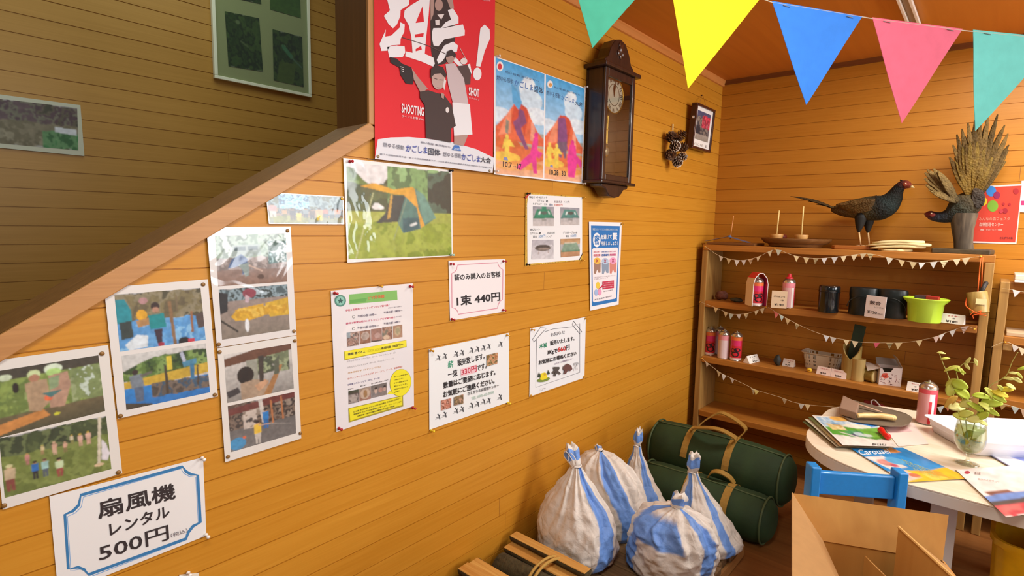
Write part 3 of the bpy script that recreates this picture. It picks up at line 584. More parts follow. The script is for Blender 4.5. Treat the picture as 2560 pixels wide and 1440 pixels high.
for t, x0, y0, x1, y1 in (('ピザ窯 半日利用 ３０００円 材料費別 予約は３日前まで', 385, 1092, 1092, 885), ('時間厳守 さえずりの森管理センター １０：００～１７：００', 388, 1128, 1100, 932), ('火曜定休・雨天の場合は屋根付き広場にて実施', 440, 1155, 1000, 1000)): P.text(t, b6(x0, y0), b6(x1, y1), b6(x0, y0 - 24), '#5c571c', .01); P.k -= 1
P.done('white pizza workshop sheet with green banner and yellow price boxes', 'notice', GLOSS)
# ---- big red sports poster
k = K(900, 0, 3.2727)
bl, br = k(122, 1300), k(1085, 1415); tl, tr = pix(onX(*k(128, 1290), .004) + Vector((0, 0, .728))), pix(onX(*br, .004) + Vector((0, 0, .728)))
P = Print('poster', [tl, tr, br, bl], LW(.016), paper='#e2202c')
P.poly(KL(k, [(122, 1300), (146, 1140), (250, 1125), (400, 1121), (560, 1135), (760, 1165), (950, 1220), (1098, 1292), (1085, 1415)]), '#e6e8ee')
DK, SKN, LT = '#3b2b2a', '#b39389', '#e8e0de'
P.k = 1
P.poly(KL(k, [(570, -40), (690, -60), (735, 20), (745, 120), (790, 250), (760, 420), (700, 520), (600, 545), (580, 400), (575, 120)]), DK)
P.ell(*k(645, 40), 10, 15, SKN); P.poly(KL(k, [(690, -60), (750, -60), (770, 70), (740, 75)]), SKN); P.poly(KL(k, [(575, -60), (612, -60), (600, 120), (578, 170)]), SKN); P.poly(KL(k, [(632, 120), (690, 115), (665, 160)]), LT); P.poly(KL(k, [(615, 165), (650, 160), (650, 205), (618, 205)]), LT)
P.k = 3; Wt = '#f4f4f8'
for q in ([(215, -30), (405, -30), (400, 40), (332, 82), (330, 130), (302, 200), (270, 232), (235, 200), (195, 130), (245, 85)], [(330, 182), (366, 200), (362, 260), (332, 318), (330, 365), (250, 372), (222, 415), (175, 417), (160, 360), (178, 318), (212, 240), (205, 300), (255, 292), (325, 225)], [(222, 385), (300, 372), (365, 380), (370, 430), (350, 466), (240, 472)],
          [(365, 85), (420, 40), (520, -20), (572, -20), (562, 120), (542, 300), (530, 440), (600, 470), (612, 520), (600, 546), (500, 502), (370, 460), (375, 420), (430, 432), (420, 300), (398, 205), (358, 135)],
          [(718, 82), (762, 70), (806, 140), (806, 192), (762, 205), (660, 232), (700, 182), (745, 160)], [(590, 260), (600, 230), (700, 228), (780, 210), (842, 200), (858, 250), (856, 290), (790, 302), (690, 322), (640, 380), (602, 372), (590, 320)],
          [(690, 372), (762, 340), (802, 372), (792, 425), (722, 432), (672, 502), (640, 522), (628, 490), (650, 440)], [(742, 420), (784, 470), (850, 540), (900, 520), (916, 604), (880, 592), (800, 532), (745, 480)], [(985, 232), (1020, 200), (1060, 240), (1066, 310), (1020, 420), (985, 546), (950, 540), (966, 400)]):
    P.k = 3; P.poly(KL(k, q), Wt)
P.k = 3; P.ell(*k(960, 605), 10.5, 16, Wt)
P.k = 4
for q in ([(455, 188), (512, 50), (524, 178)], [(450, 282), (522, 270), (518, 302), (450, 307)], [(455, 402), (500, 375), (506, 406), (456, 420)]): P.k = 4; P.poly(KL(k, q), '#e2202c')
P.k = 5
P.line(KL(k, [(345, 305), (575, 380), (700, 440)]), 1.8, '#5c4644'); P.line(KL(k, [(820, 395), (870, 490)]), 1.2, '#c9bdb8')
P.poly(KL(k, [(770, 545), (880, 530), (908, 600), (902, 690), (850, 692), (770, 630)]), '#54403e'); P.poly(KL(k, [(700, 525), (775, 515), (800, 560), (850, 640), (888, 858), (760, 842), (722, 690)]), '#cfbfc2'); P.poly(KL(k, [(755, 838), (898, 852), (920, 1100), (770, 1112)]), '#eeeef2')
P.poly(KL(k, [(770, 1110), (885, 1102), (850, 1192), (770, 1178)]), SKN); P.ell(*k(738, 470), 10.5, 15, SKN); P.poly(KL(k, [(700, 470), (715, 420), (750, 405), (785, 440), (780, 480), (755, 455)]), DK); P.ell(*k(850, 500), 8.5, 8, LT)
P.k = 8
P.poly(KL(k, [(245, 465), (300, 478), (345, 520), (420, 550), (442, 640), (432, 690), (375, 682), (332, 612), (322, 552), (250, 512)]), '#2c2224'); P.line(KL(k, [(330, 545), (355, 552)]), 1.6, LT); P.line(KL(k, [(335, 562), (358, 570)]), 1.6, LT); P.line(KL(k, [(338, 578), (358, 586)]), 1.6, LT)
P.poly(KL(k, [(425, 560), (470, 625), (555, 725), (500, 765), (440, 650)]), SKN)
P.poly(KL(k, [(490, 750), (560, 738), (690, 780), (750, 860), (785, 1030), (745, 1050), (745, 1166), (540, 1128), (530, 860), (492, 800)]), '#43322f'); P.ell(*k(642, 645), 17, 27, '#c2a79e'); P.poly(KL(k, [(578, 640), (580, 565), (620, 530), (680, 550), (708, 610), (700, 640), (660, 600), (610, 605)]), DK)
P.poly(KL(k, [(690, 640), (705, 660), (690, 740), (678, 700)]), LT); P.line(KL(k, [(605, 640), (632, 648)]), 1.2, DK); P.line(KL(k, [(650, 652), (680, 655)]), 1.2, DK); P.line(KL(k, [(632, 716), (660, 720)]), 1.0, '#7a5a54'); P.ell(*k(715, 900), 4.5, 7, LT); P.poly(KL(k, [(660, 755), (690, 770), (685, 810), (668, 800)]), SKN)
P.k = 9
for t, a, b_, c, col, bd in (('SHOOTING', (340, 922), (522, 952), (340, 845), Wt, .03), ('ライフル射撃 25m', (342, 958), (520, 986), (342, 938), '#f6d0d4', .015), ('SHOT', (890, 780), (975, 797), (890, 710), Wt, .03), ('女子ゴルフ', (890, 806), (975, 823), (890, 793), '#f6d0d4', .01),
    ('燃ゆる感動', (190, 1200), (362, 1227), (190, 1163), '#5c5f72', .0), ('かごしま', (378, 1240), (552, 1258), (378, 1180), '#3f55b0', .016), ('国体', (560, 1266), (656, 1278), (560, 1208), '#4a4d5c', .016), ('・燃ゆる感動', (660, 1278), (830, 1295), (660, 1240), '#5c5f72', .0), ('かごしま', (835, 1308), (985, 1328), (835, 1252), '#3f55b0', .016), ('大会', (988, 1328), (1070, 1340), (990, 1280), '#3a3d4c', .016),
    ('熱い鼓動 風は南から', (500, 1172), (740, 1212), (500, 1155), '#6a6d80', .008), ('第７５回国民体育大会・第２０回全国障害者スポーツ大会 鹿児島県実行委員会事務局 県民みんなで応援しよう', (165, 1266), (1080, 1380), (165, 1252), '#7a7d8c', .01)):
    P.k = 9; P.text(t, k(*a), k(*b_), k(*c), col, bd)
P.k = 9; P.poly(KL(k, [(775, 1186), (810, 1190), (828, 1236), (753, 1226)]), '#3f78c8'); P.text('2023', k(768, 1222), k(812, 1228), k(770, 1206), '#e6eef8', .01)
P.text('国体', k(1005, 8), k(1070, 14), k(1005, -8), '#f0a0a8'); P.done('tall red sports poster with white brush lettering and grey athletes', 'poster', PAPER)
# ---- twin volcano poster
k = K(1220, 100, 3.789); P = Print('poster', KL(k, [(60, 150), (925, 455), (892, 1362), (56, 1272)]), LW(.010), paper='#f2f4f6')
def volc(yel, run):
    o = [('g', 0, 0, 1, .62, '#42a6e2', '#b8dcf4'), ('e', .62, .2, .16, .09, '#dff0fa'), ('e', .72, .28, .24, .1, '#d2e9f8'), ('e', .66, .13, .13, .05, '#e6f3fb'), ('e', .85, .42, .3, .08, '#e6f2fb'), ('e', .1, .48, .24, .07, '#dcecf8'), ('g', 0, .58, 1, .75, '#a5a59c', '#b9a98c'), ('g', 0, .72, 1, 1, '#e08a4a', '#f2b890'),
         ('p', [(0, .585), (.2, .47), (.37, .345), (.44, .355), (.52, .342), (.62, .362), (.72, .46), (.86, .565), (1, .63), (1, .7), (0, .68)], '#e2683c'), ('p', [(.37, .345), (.52, .342), (.62, .362), (.66, .44), (.58, .62), (.5, .5), (.42, .62), (.3, .52)], '#cf4a2a'), ('p', [(.2, .47), (.3, .4), (.3, .62), (.05, .66)], '#f0906a'), ('p', [(.72, .47), (.8, .53), (.82, .66), (.7, .66)], '#f2a284'),
         ('e', .55, .80, .5, .07, '#e0713a'), ('e', .2, .72, .3, .05, '#d8692c'), ('e', .2, .84, .3, .045, '#f0c24a'), ('e', .62, .9, .4, .04, '#e89a4a'), ('e', .3, .93, .32, .03, '#f0b06a'), ('n', .10, 6)]
    if run: o += [('p', [(.3, .18), (.42, .22), (.52, .32), (.46, .4), (.33, .34)], '#58a8dc'), ('p', [(.46, .38), (.56, .4), (.62, .5), (.5, .56), (.62, .7), (.68, .74), (.6, .75), (.42, .62), (.34, .52), (.44, .47)], '#8a4a78'), ('p', [(.2, .5), (.26, .52), (.24, .64), (.18, .62)], '#8f8a78')]
    else: o += [('p', [(.32, .38), (.5, .36), (.56, .5), (.58, .68), (.44, .72), (.32, .66)], '#8a4a80'), ('p', [(.3, .62), (.56, .6), (.56, .76), (.5, .78), (.46, .7), (.42, .78), (.36, .76)], '#7a5a70')]
    o += [('e', .83, .6, .045, .03, '#e2308a'), ('p', [(.78, .62), (.88, .62), (.86, .74), (.98, .76), (.9, .82), (.84, .8), (.86, .97), (.78, .97), (.74, .86), (.5, .95), (.4, .93), (.56, .84), (.7, .78)], '#e83a94')] if run else [('e', .72, .6, .05, .03, '#e2308a'), ('p', [(.64, .62), (.8, .62), (.84, .72), (.98, .78), (.98, .86), (.86, .8), (.8, .96), (.62, .96), (.58, .75)], '#e83a94')]
    for ux in yel: o += [('e', ux, .66, .035, .022, '#f2d65a'), ('p', [(ux-.05, .68), (ux+.06, .68), (ux+.16, .74), (ux+.05, .74), (ux+.05, .88), (ux-.04, .88), (ux-.05, .75), (ux-.1, .78)], '#f0d050')]
    return o
P.pic(KL(k, [(72, 166), (535, 322), (523, 1306), (72, 1264)]), raster(60, 128, volc((.22,), True), 41)); P.k = 0
P.pic(KL(k, [(549, 326), (914, 460), (884, 1346), (534, 1312)]), raster(50, 124, volc((.12, .3), False), 42))
nv = '#31466e'
for t, a, b_, c, col, bd in (('燃ゆる感動', (82, 378), (240, 418), (82, 330), nv, 0), ('かごしま', (250, 432), (425, 482), (252, 370), '#3d6fb8', .012), ('国体', (432, 492), (520, 516), (434, 426), '#2f3c5a', .012), ('熱い鼓動 風は南から', (160, 312), (480, 400), (162, 290), nv, 0), ('10.7', (142, 1200), (226, 1212), (142, 1148), '#3a2a2a', .02), ('→', (238, 1205), (268, 1210), (238, 1188), '#3a2a2a', 0), ('17', (278, 1224), (316, 1229), (278, 1170), '#3a2a2a', .02),
    ('燃ゆる感動', (555, 522), (685, 558), (556, 474), nv, 0), ('かごしま', (692, 563), (818, 602), (694, 520), '#3d6fb8', .012), ('大会', (825, 616), (893, 634), (827, 572), '#2f3c5a', .012), ('熱い鼓動 風は南から', (625, 455), (870, 530), (626, 436), nv, 0), ('10.28', (583, 1277), (668, 1285), (583, 1226), '#3a2a2a', .02), ('30', (697, 1287), (736, 1291), (697, 1238), '#3a2a2a', .02)):
    P.k = 1; P.text(t, k(*a), k(*b_), k(*c), col, bd)
P.k = 1; P.ell(*k(113, 250), 8.4, 12.4, '#f2f0f0'); P.ell(*k(112, 252), 5, 8, '#d8323c'); P.k = 1; P.ell(*k(588, 420), 7, 9.6, '#f2f0ee'); P.ell(*k(592, 425), 4, 5, '#e2a050'); P.k = 1
P.poly(KL(k, [(152, 1108), (182, 1112), (190, 1142), (145, 1136)]), '#8a8fc0'); P.k = 1; P.poly(KL(k, [(592, 1184), (612, 1186), (618, 1208), (586, 1204)]), '#8a8fc0')
P.done('blue twin sports poster with orange volcanoes beside the clock', 'poster', PAPER)
# ---- tent photograph
k = K(640, 380, 4.8); P = Print('photo_print', KL(k, [(1048, 72), (2352, 218), (2362, 1246), (1096, 1330)]), LW(.006))
tent = [('g', 0, 0, 1, 1, '#dfe0de', '#dfe0de'), ('m', 0, .05, 1, .55, FOL, 5), ('p', [(.06, 0), (1, 0), (1, -.1), (0, -.1)], '#dfe0de'), ('p', [(.04, 0), (.46, 0), (.4, .06), (.33, .16), (.3, .22), (.2, .22), (.13, .16), (.08, .1)], '#e4e5e6'), ('m', .35, .0, .98, .5, ['#6b9058', '#7fa868', '#55784a', '#8db87a'], 5), ('m', .75, .02, 1, .5, ['#3f5240', '#4f6a58', '#2f3a30'], 4),
    ('m', 0, .2, .35, .5, ['#3f5236', '#53663f', '#4a5a3a'], 6), ('g', 0, .50, 1, 1, '#a8b548', '#87a02c'), ('m', 0, .5, 1, .64, ['#b2bb5a', '#a2ae4a'], 6), ('m', .0, .62, 1, 1, ['#8fa334', '#9fb044', '#7f962a'], 6), ('e', .26, .45, .055, .028, '#f0f0ee'), ('e', .25, .42, .03, .02, '#e0e4e4'),
    ('p', [(.376, .31), (.52, .31), (.48, .60), (.24, .62), (.33, .5)], '#2f3f40'), ('p', [(.52, .31), (.61, .22), (.71, .29), (.83, .55), (.66, .68), (.49, .73), (.44, .61)], '#4f8078'), ('p', [(.61, .22), (.71, .29), (.83, .55), (.7, .62), (.66, .4)], '#6a9a8c'), ('p', [(.49, .56), (.65, .55), (.66, .68), (.49, .73)], '#2f6068'), ('p', [(.38, .3), (.4, .3), (.37, .56), (.34, .58)], '#c9a04a'),
    ('p', [(.11, .235), (.23, .19), (.41, .25), (.59, .205), (.615, .235), (.6, .33), (.53, .30), (.41, .30), (.25, .265), (.14, .24)], '#e0a830'), ('p', [(.59, .22), (.615, .24), (.65, .46), (.71, .64), (.67, .67), (.63, .44), (.5, .3)], '#dfa53c'), ('l', .22, .3, .06, 1.0, .004, '#c5cc9a'), ('l', .53, .35, .4, .8, .003, '#8fa080'), ('l', .57, .64, .62, .62, .012, '#dfe6e4'), ('n', .08, 9)]
P.pic(KL(k, [(1085, 122), (2333, 240), (2348, 1240), (1112, 1286)]), raster(120, 96, tent, 51)); P.done('large photograph of a green and orange tent on grass', 'photo', GLOSS)
# ---- narrow festival photograph
P = Print('photo_print', KL(k, [(115, 480), (1055, 535), (1060, 868), (155, 862)]), LW(.006))
fest = [('g', 0, 0, 1, 1, '#6a7a80', '#8a8f78'), ('m', 0, 0, 1, .55, ['#6f8a94', '#4f6a70', '#8aa4a8', '#55604a'], 9), ('m', .14, 0, .52, .5, ['#6fb8e8', '#a5d8f4', '#2f5a80', '#88c8f0'], 16), ('m', 0, .5, 1, .82, ['#5a5a58', '#8a7a6a', '#a58a70', '#3a4048', '#7a8a90'], 14), ('g', 0, .78, 1, 1, '#8d9058', '#7c8a80'), ('m', .05, .75, .5, 1, ['#8a9048', '#7a8040', '#9aa05a'], 8)]
for u, v, s_, c1, c2 in ((.05, .6, .5, '#c98a8a', '#c9c5b8'), (.3, .72, .45, '#4a4a50', '#5a5048'), (.38, .78, .34, '#e0c23a', '#d0b23a'), (.47, .66, .4, '#7a8a90', '#4a5058'), (.56, .7, .42, '#5a4a40', '#3a3a40'), (.66, .7, .5, '#c9a070', '#e0c83a'), (.75, .65, .4, '#a56a5a', '#5a6a78'), (.84, .66, .42, '#8a9aa0', '#4a5a60'), (.92, .65, .42, '#c98a70', '#6a7a80'), (.2, .68, .3, '#b58a5a', '#6a6a40')): fest += person(u, v, s_, c1, c2)
P.pic(KL(k, [(128, 492), (1040, 545), (1044, 855), (166, 850)]), raster(110, 42, fest + [('n', .12, 14)], 52)); P.done('narrow panoramic photograph of a festival crowd under the sloping trim', 'photo', GLOSS)
# ---- laminated sheets with two photographs each
k = K(480, 560, 2.3233)
P = Print('photo_sheet', KL(k, [(83, 18), (573, 15), (607, 645), (145, 718)]), LW(.008), paper='#e6e2de')
A_ = [('m', 0, 0, 1, .5, ['#7f9a84', '#a9bfae', '#5f7460', '#c4d4cc'], 7), ('g', 0, .5, 1, 1, '#9a8a84', '#8a6a58'), ('m', 0, .45, 1, .7, ['#a39a98', '#8a807c', '#b5aaa6'], 8), ('p', [(.22, .2), (.6, .2), (.62, .42), (.2, .42)], '#9fb0ac'), ('g', .24, .23, .4, .32, '#5a7074', '#4f6064'), ('g', .43, .23, .57, .32, '#5a7074', '#4f6064'), ('m', .72, .15, 1, .6, ['#bfe0e4', '#5a7a78', '#dff0f2', '#4f6a60'], 9), ('p', [(.2, .48), (.33, .38), (.42, .48), (.4, .78), (.34, .8), (.33, .62), (.14, .66)], '#4f6a94'), ('p', [(.28, .6), (.44, .56), (.43, .82), (.38, .84), (.34, .7)], '#8fa09c'), ('l', .44, .62, .62, .74, .012, '#c9b0a0'), ('e', .6, .86, .05, .05, '#5a4438'), ('n', .16, 10)]
B2 = [('m', 0, 0, 1, .3, ['#4f6064', '#8aa0a8', '#3a4440', '#a8bcc4'], 9), ('g', 0, .25, 1, 1, '#9a8a80', '#857a6c'), ('p', [(0, .05), (.12, .1), (.1, .45), (0, .5)], '#2f2c2c'), ('e', .42, .12, .1, .1, '#8d3f4c'), ('p', [(.36, .14), (.42, .2), (.4, .32), (.35, .3)], '#c9b0b8'), ('p', [(.14, .56), (.24, .42), (.62, .36), (.62, .62), (.4, .68), (.2, .66)], '#d9a92a'), ('p', [(.64, .36), (1, .28), (1, .66), (.7, .66)], '#d0a82c'), ('m', .2, .42, .98, .62, ['#d8aa2c', '#c99a24', '#e4bc4a'], 7), ('l', 0, .62, .22, .88, .014, '#3a342c'), ('e', .36, .78, .03, .14, '#e4e8ea'), ('n', .1, 9)]
P.pic(KL(k, [(135, 70), (545, 52), (553, 335), (152, 362)]), raster(92, 66, A_, 61)); P.k = 0; P.pic(KL(k, [(155, 382), (553, 350), (568, 612), (175, 672)]), raster(92, 64, B2, 62))
P.done('laminated sheet with snapshots of a van in woods and yellow cloths', 'photo sheet', GLOSS)
P = Print('photo_sheet', KL(k, [(147, 722), (607, 648), (635, 1245), (192, 1385)]), LW(.006), paper='#e6e2da')
C_ = [('g', 0, 0, 1, 1, '#d5d2cc', '#8d8a84'), ('m', .4, .05, .95, .55, ['#6f7a5c', '#94a07c', '#4a5240', '#8a8a80'], 6), ('p', [(0, .1), (.4, .0), (1, 0), (1, .12), (.4, .2), (0, .26)], '#6a4836'), ('p', [(.3, .2), (.46, .2), (.46, .95), (.3, 1)], '#96988a'), ('e', .28, .5, .12, .18, '#26221f'), ('p', [(.2, .66), (.4, .62), (.62, .7), (.56, 1), (.2, 1)], '#a8927a'), ('p', [(.52, 1), (.78, .4), (.84, .42), (.64, 1)], '#a5784a'), ('p', [(.4, .76), (.56, .66), (.62, .74), (.46, .9)], '#c49a78'), ('p', [(0, .78), (.16, .72), (.2, .84), (.02, .92)], '#3a3a3c'), ('p', [(.48, .15), (.56, .15), (.54, .7), (.48, .7)], '#3f3a34'), ('p', [(.72, .3), (.8, .2), (.78, .6), (.7, .6)], '#5a6050'), ('n', .14, 8)]
D_ = [('m', 0, 0, 1, .6, ['#5a4a40', '#7a6a5c', '#3f3834', '#948678', '#a09688'], 8), ('g', 0, .55, 1, 1, '#6a6764', '#767370'), ('p', [(0, .08), (1, -.05), (1, .12), (0, .22)], '#6e3a34'), ('l', .62, .08, .64, .6, .014, '#b5764a'), ('l', .78, .04, .8, .55, .014, '#b5764a'), ('l', .46, .0, .5, .5, .03, '#c9c4bc'), ('m', .2, .2, .4, .6, ['#8a7a6a', '#c4b8ac', '#3f3a38'], 6), ('e', .1, .86, .12, .13, '#3f8fc0'), ('e', .2, .76, .025, .03, '#d8683c')] + person(.53, .48, .5, '#2f7fc4', '#2f6aa8') + person(.4, .75, .56, '#e8c040', '#c9c2b8') + [('l', .42, .58, .62, .6, .008, '#c9a58a'), ('l', .6, .6, .92, .72, .004, '#aaa49c'), ('n', .1, 10)]
P.pic(KL(k, [(185, 760), (575, 695), (592, 955), (205, 1040)]), raster(90, 66, C_, 63)); P.k = 0; P.pic(KL(k, [(208, 1058), (595, 975), (605, 1215), (228, 1325)]), raster(90, 64, D_, 64))
P.done('laminated sheet with snapshots of wood carving and a boy in yellow shirt', 'photo sheet', GLOSS)
k = K(240, 680, 3.79)
P = Print('photo_sheet', KL(k, [(75, 148), (1060, 68), (1155, 1178), (210, 1390)]), LW(.005), paper='#e8e4de')
E_ = [('m', 0, 0, 1, .5, ['#6a5f44', '#7f7450', '#8d8468', '#55503a'], 6), ('g', 0, .52, 1, 1, '#7fb4dc', '#5a9ad4'), ('m', 0, .5, 1, 1, ['#6aa8dc', '#5a9ad4', '#86bce4'], 5), ('p', [(0, .1), (.1, .1), (.16, .3), (.16, .5), (0, .52)], '#2a8f9c'), ('p', [(.02, .5), (.15, .48), (.16, .78), (.03, .8)], '#3a4440'), ('e', .27, .4, .06, .1, '#e0a82a'), ('p', [(.2, .5), (.34, .46), (.36, .58), (.22, .62)], '#b58a58'), ('e', .43, .27, .05, .08, '#3a2a26'), ('e', .43, .33, .04, .05, '#b58a72'), ('p', [(.34, .42), (.52, .4), (.54, .66), (.35, .68)], '#1f8c90'), ('p', [(.39, .68), (.49, .68), (.47, .96), (.42, .96)], '#3f2f3a'), ('e', .46, .97, .04, .04, '#a03040'), ('p', [(.58, .2), (.62, .2), (.64, 1), (.6, 1)], '#8a6a48'), ('p', [(.84, .42), (.87, .42), (.86, .82), (.83, .82)], '#9a6a48'), ('p', [(.68, .1), (.7, .1), (.69, .4), (.67, .4)], '#7a6a50'), ('p', [(.9, .5), (1, .46), (1, .75), (.92, .76)], '#5a4a44'), ('e', .73, .97, .07, .08, '#241f1e'), ('p', [(.78, .94), (.86, .94), (.86, 1), (.78, 1)], '#c03a4a'), ('e', .3, .15, .05, .06, '#b58a8a'), ('p', [(.06, .9), (.2, .74), (.32, .78), (.3, .98), (.1, 1)], '#dce8ee'), ('n', .1, 9)]
F_ = [('g', 0, 0, 1, 1, '#c9c9c4', '#c9c9c4'), ('m', 0, .1, 1, .5, FOL, 6), ('p', [(0, 0), (.55, 0), (.42, .08), (.2, .18), (0, .3)], '#cfd0cc'), ('p', [(0, .5), (.3, .46), (1, .38), (1, .58), (.5, .62), (0, .68)], '#c8a83c'), ('g', 0, .62, 1, 1, '#2f84cc', '#2a74bc'), ('m', .3, .62, 1, .88, ['#5f5a54', '#3f5a70', '#74685c', '#4f4a44'], 8), ('p', [(0, .88), (.3, .98), (.3, 1), (0, 1)], '#4a4438'), ('p', [(.5, .14), (.56, .14), (.56, .4), (.5, .4)], '#ddc840'), ('p', [(.46, .3), (.49, .3), (.5, .86), (.46, .86)], '#4a4034'), ('p', [(.66, .12), (.7, .08), (.74, .32), (.7, .34)], '#b4bcd0'), ('p', [(.68, .3), (.86, .26), (.86, .36), (.7, .4)], '#4f8aa8'), ('p', [(.77, .36), (.83, .36), (.82, .66), (.77, .66)], '#3f7aa0'), ('p', [(.86, .4), (.88, .4), (.87, .8), (.85, .8)], '#4a4034'), ('e', .13, .34, .035, .05, '#3a302c'), ('p', [(.06, .4), (.2, .38), (.22, .62), (.08, .64)], '#7a8690'), ('p', [(.1, .62), (.21, .62), (.2, .9), (.12, .9)], '#5a6a80'), ('p', [(.18, .4), (.32, .36), (.32, .4), (.2, .46)], '#6a6a60'), ('n', .12, 9)]
P.pic(KL(k, [(175, 215), (990, 150), (1040, 640), (228, 755)]), raster(100, 66, E_, 65)); P.k = 0; P.pic(KL(k, [(242, 795), (1040, 675), (1080, 1140), (288, 1308)]), raster(100, 66, F_, 66))
P.done('laminated sheet with two snapshots of log building on blue tarpaulins', 'photo sheet', GLOSS)
k = K(0, 850, 3.2727)
P = Print('photo_sheet', KL(k, [(-110, 178), (885, 40), (1000, 1090), (22, 1388)]), LW(.004), paper='#e8e4dc')
G_ = [('g', 0, 0, 1, 1, '#7f8a4c', '#5f6a44'), ('m', 0, .1, 1, .7, ['#7f9448', '#8aa052', '#6f8444', '#94a868'], 5), ('p', [(0, 0), (1, 0), (1, .14), (0, .16)], '#4a4438'), ('m', .7, .15, 1, .7, ['#9aa87a', '#7f905c', '#c4d4c4'], 6), ('g', 0, .72, 1, 1, '#6f6448', '#55523c'), ('p', [(.0, .82), (.42, .72), (.48, .84), (.0, .98)], '#c98a4a'), ('e', .37, .14, .06, .07, '#cfe0a8'), ('e', .55, .1, .085, .08, '#d9ead0'), ('e', .55, .15, .07, .06, '#b0d880'), ('e', .37, .2, .05, .06, '#b58468'), ('p', [(.28, .26), (.48, .24), (.5, .6), (.4, .74), (.3, .7)], '#b59a7a'), ('p', [(.5, .2), (.68, .18), (.7, .4), (.62, .74), (.48, .72), (.5, .4)], '#b8947c'), ('p', [(.5, .24), (.6, .22), (.58, .4), (.5, .44)], '#8aa078'), ('e', .48, .55, .04, .05, '#e2724a'), ('p', [(.42, .46), (.62, .46), (.5, .56)], '#4f7a78'), ('e', .12, .12, .06, .05, '#d0e0c0'), ('e', .54, .84, .03, .025, '#c8c83a'), ('e', .2, .3, .03, .08, '#2f2a22'), ('n', .14, 9)]
H_ = [('m', 0, 0, 1, .4, ['#55633c', '#445234', '#66744a', '#3a4630'], 6), ('g', 0, .36, 1, 1, '#7a8840', '#66783a'), ('m', 0, .34, 1, 1, ['#738240', '#7f8e4a', '#69783a'], 6), ('l', .93, .02, .88, .84, .016, '#d8d0b8'), ('p', [(.93, .4), (.97, .5), (1, .7), (.97, .82), (.91, .78)], '#dcd8dc'), ('e', .88, .86, .05, .03, '#d8bf9a')]
for u, v, s_, c1, c2, hr in ((.06, .72, .8, '#c9b592', '#8a4a40', '#d8d8a0'), (.28, .68, .55, '#2f6fb8', '#2f2f34', '#2a2422'), (.37, .68, .55, '#9fc8c4', '#55606c', '#6a4a3c'), (.5, .74, .6, '#c8dcb0', '#a05048', '#241f1e'), (.47, .38, .4, '#d0a890', '#c9a890', '#d0b090'), (.57, .4, .34, '#cfa68e', '#8a7a50', '#c8a888'), (.72, .34, .4, '#d8b4a0', '#c9a28c', '#c8b04a'), (.8, .34, .42, '#d4b09c', '#c9a28c', '#c8b04a'), (.36, .36, .3, '#d0c090', '#a58a60', '#b8b45a'), (.64, .3, .3, '#d8d0b0', '#8a8a50', '#c0b050'), (.22, .46, .34, '#c48a80', '#b07a70', '#c49a60')): H_ += person(u, v, s_*.62, c1, c2, hr)
P.pic(KL(k, [(-85, 265), (805, 125), (860, 582), (-28, 806)]), raster(100, 66, G_, 67)); P.k = 0; P.pic(KL(k, [(-8, 806), (868, 620), (912, 1055), (40, 1292)]), raster(100, 66, H_ + [('n', .1, 10)], 68))
P.done('laminated sheet of children sawing logs, at the left edge of the wall', 'photo sheet', GLOSS)
P = Print('notice_sheet', [(448, 1437), (497, 1432), (510, 1560), (460, 1575)], LW(), paper='#f0e8d4'); P.done('small cream slip just showing at the bottom under the fan notice', 'slip', PAPER)
# ================================================================== PICTURES IN THE STAIRWELL
SWX = -1.567
def SW(off): return lambda x, y, l: onX(x, y, SWX + off + l*2)
P = Print('photo_print', [(-38, 231), (201, 263), (211, 390), (-24, 367)], SW(.006), paper='#cfd4c2')
P.pic([(-34, 243), (193, 270), (196, 376), (-24, 356)], raster(80, 46, [('m', 0, 0, 1, .5, ['#4a4a40', '#6a6458', '#5c4a54', '#7a7a6c', '#6a5a60'], 8), ('m', 0, .45, 1, 1, ['#8a8470', '#75705c', '#94907c'], 8), ('m', .58, .62, 1, 1, ['#4a8a58', '#6a9a6c', '#3f7048'], 7), ('p', [(.72, .5), (.98, .52), (.98, .66), (.72, .62)], '#dce4f0'), ('n', .12, 10)], 71))
P.done('laminated woodland photograph on the far stairwell wall, cut by the left edge', 'photo', PAPER)
k = K(480, 0, 3.6); SWq = [pix(onX(*k(205, 697), SWX + .02)), pix(onX(*k(1077, 882), SWX + .02))]
Lb, Rb = onX(*SWq[0], SWX + .02), onX(*SWq[1], SWX + .02); FH = .74
ft = thing('picture_frame', (SWX + .01, (Lb.y + Rb.y)/2, Lb.z), 'large white framed bird display with green photographs in the stairwell', 'picture frame')
fw = .016; white = plain('white_frame', '#e4ead8', .35)
y0, y1, z0, z1 = Lb.y, Rb.y, (Lb.z + Rb.z)/2, (Lb.z + Rb.z)/2 + FH
for a, b_ in (((SWX, y0, z0), (SWX + .022, y1, z0 + fw)), ((SWX, y0, z1 - fw), (SWX + .022, y1, z1)), ((SWX, y0, z0 + fw), (SWX + .022, y0 + fw, z1 - fw)), ((SWX, y1 - fw, z0 + fw), (SWX + .022, y1, z1 - fw))): MB().span(a, b_).build('frame_bar', white, ft, bevel=.002)
MB().ink('#dcd8b8').span((SWX + .002, y0 + fw, z0 + fw), (SWX + .010, y1 - fw, z1 - fw)).build('mount_board', DYED, ft)
class Sub(Print):
    def __init__(s, proj): s.proj = proj; s.m = MB(); s.m.anyc = True; s.k = 1
BIRD = [('m', 0, 0, 1, 1, ['#2f4a26', '#3f5a2c', '#24381f', '#55703a', '#486436'], 5), ('n', .2, 8)]
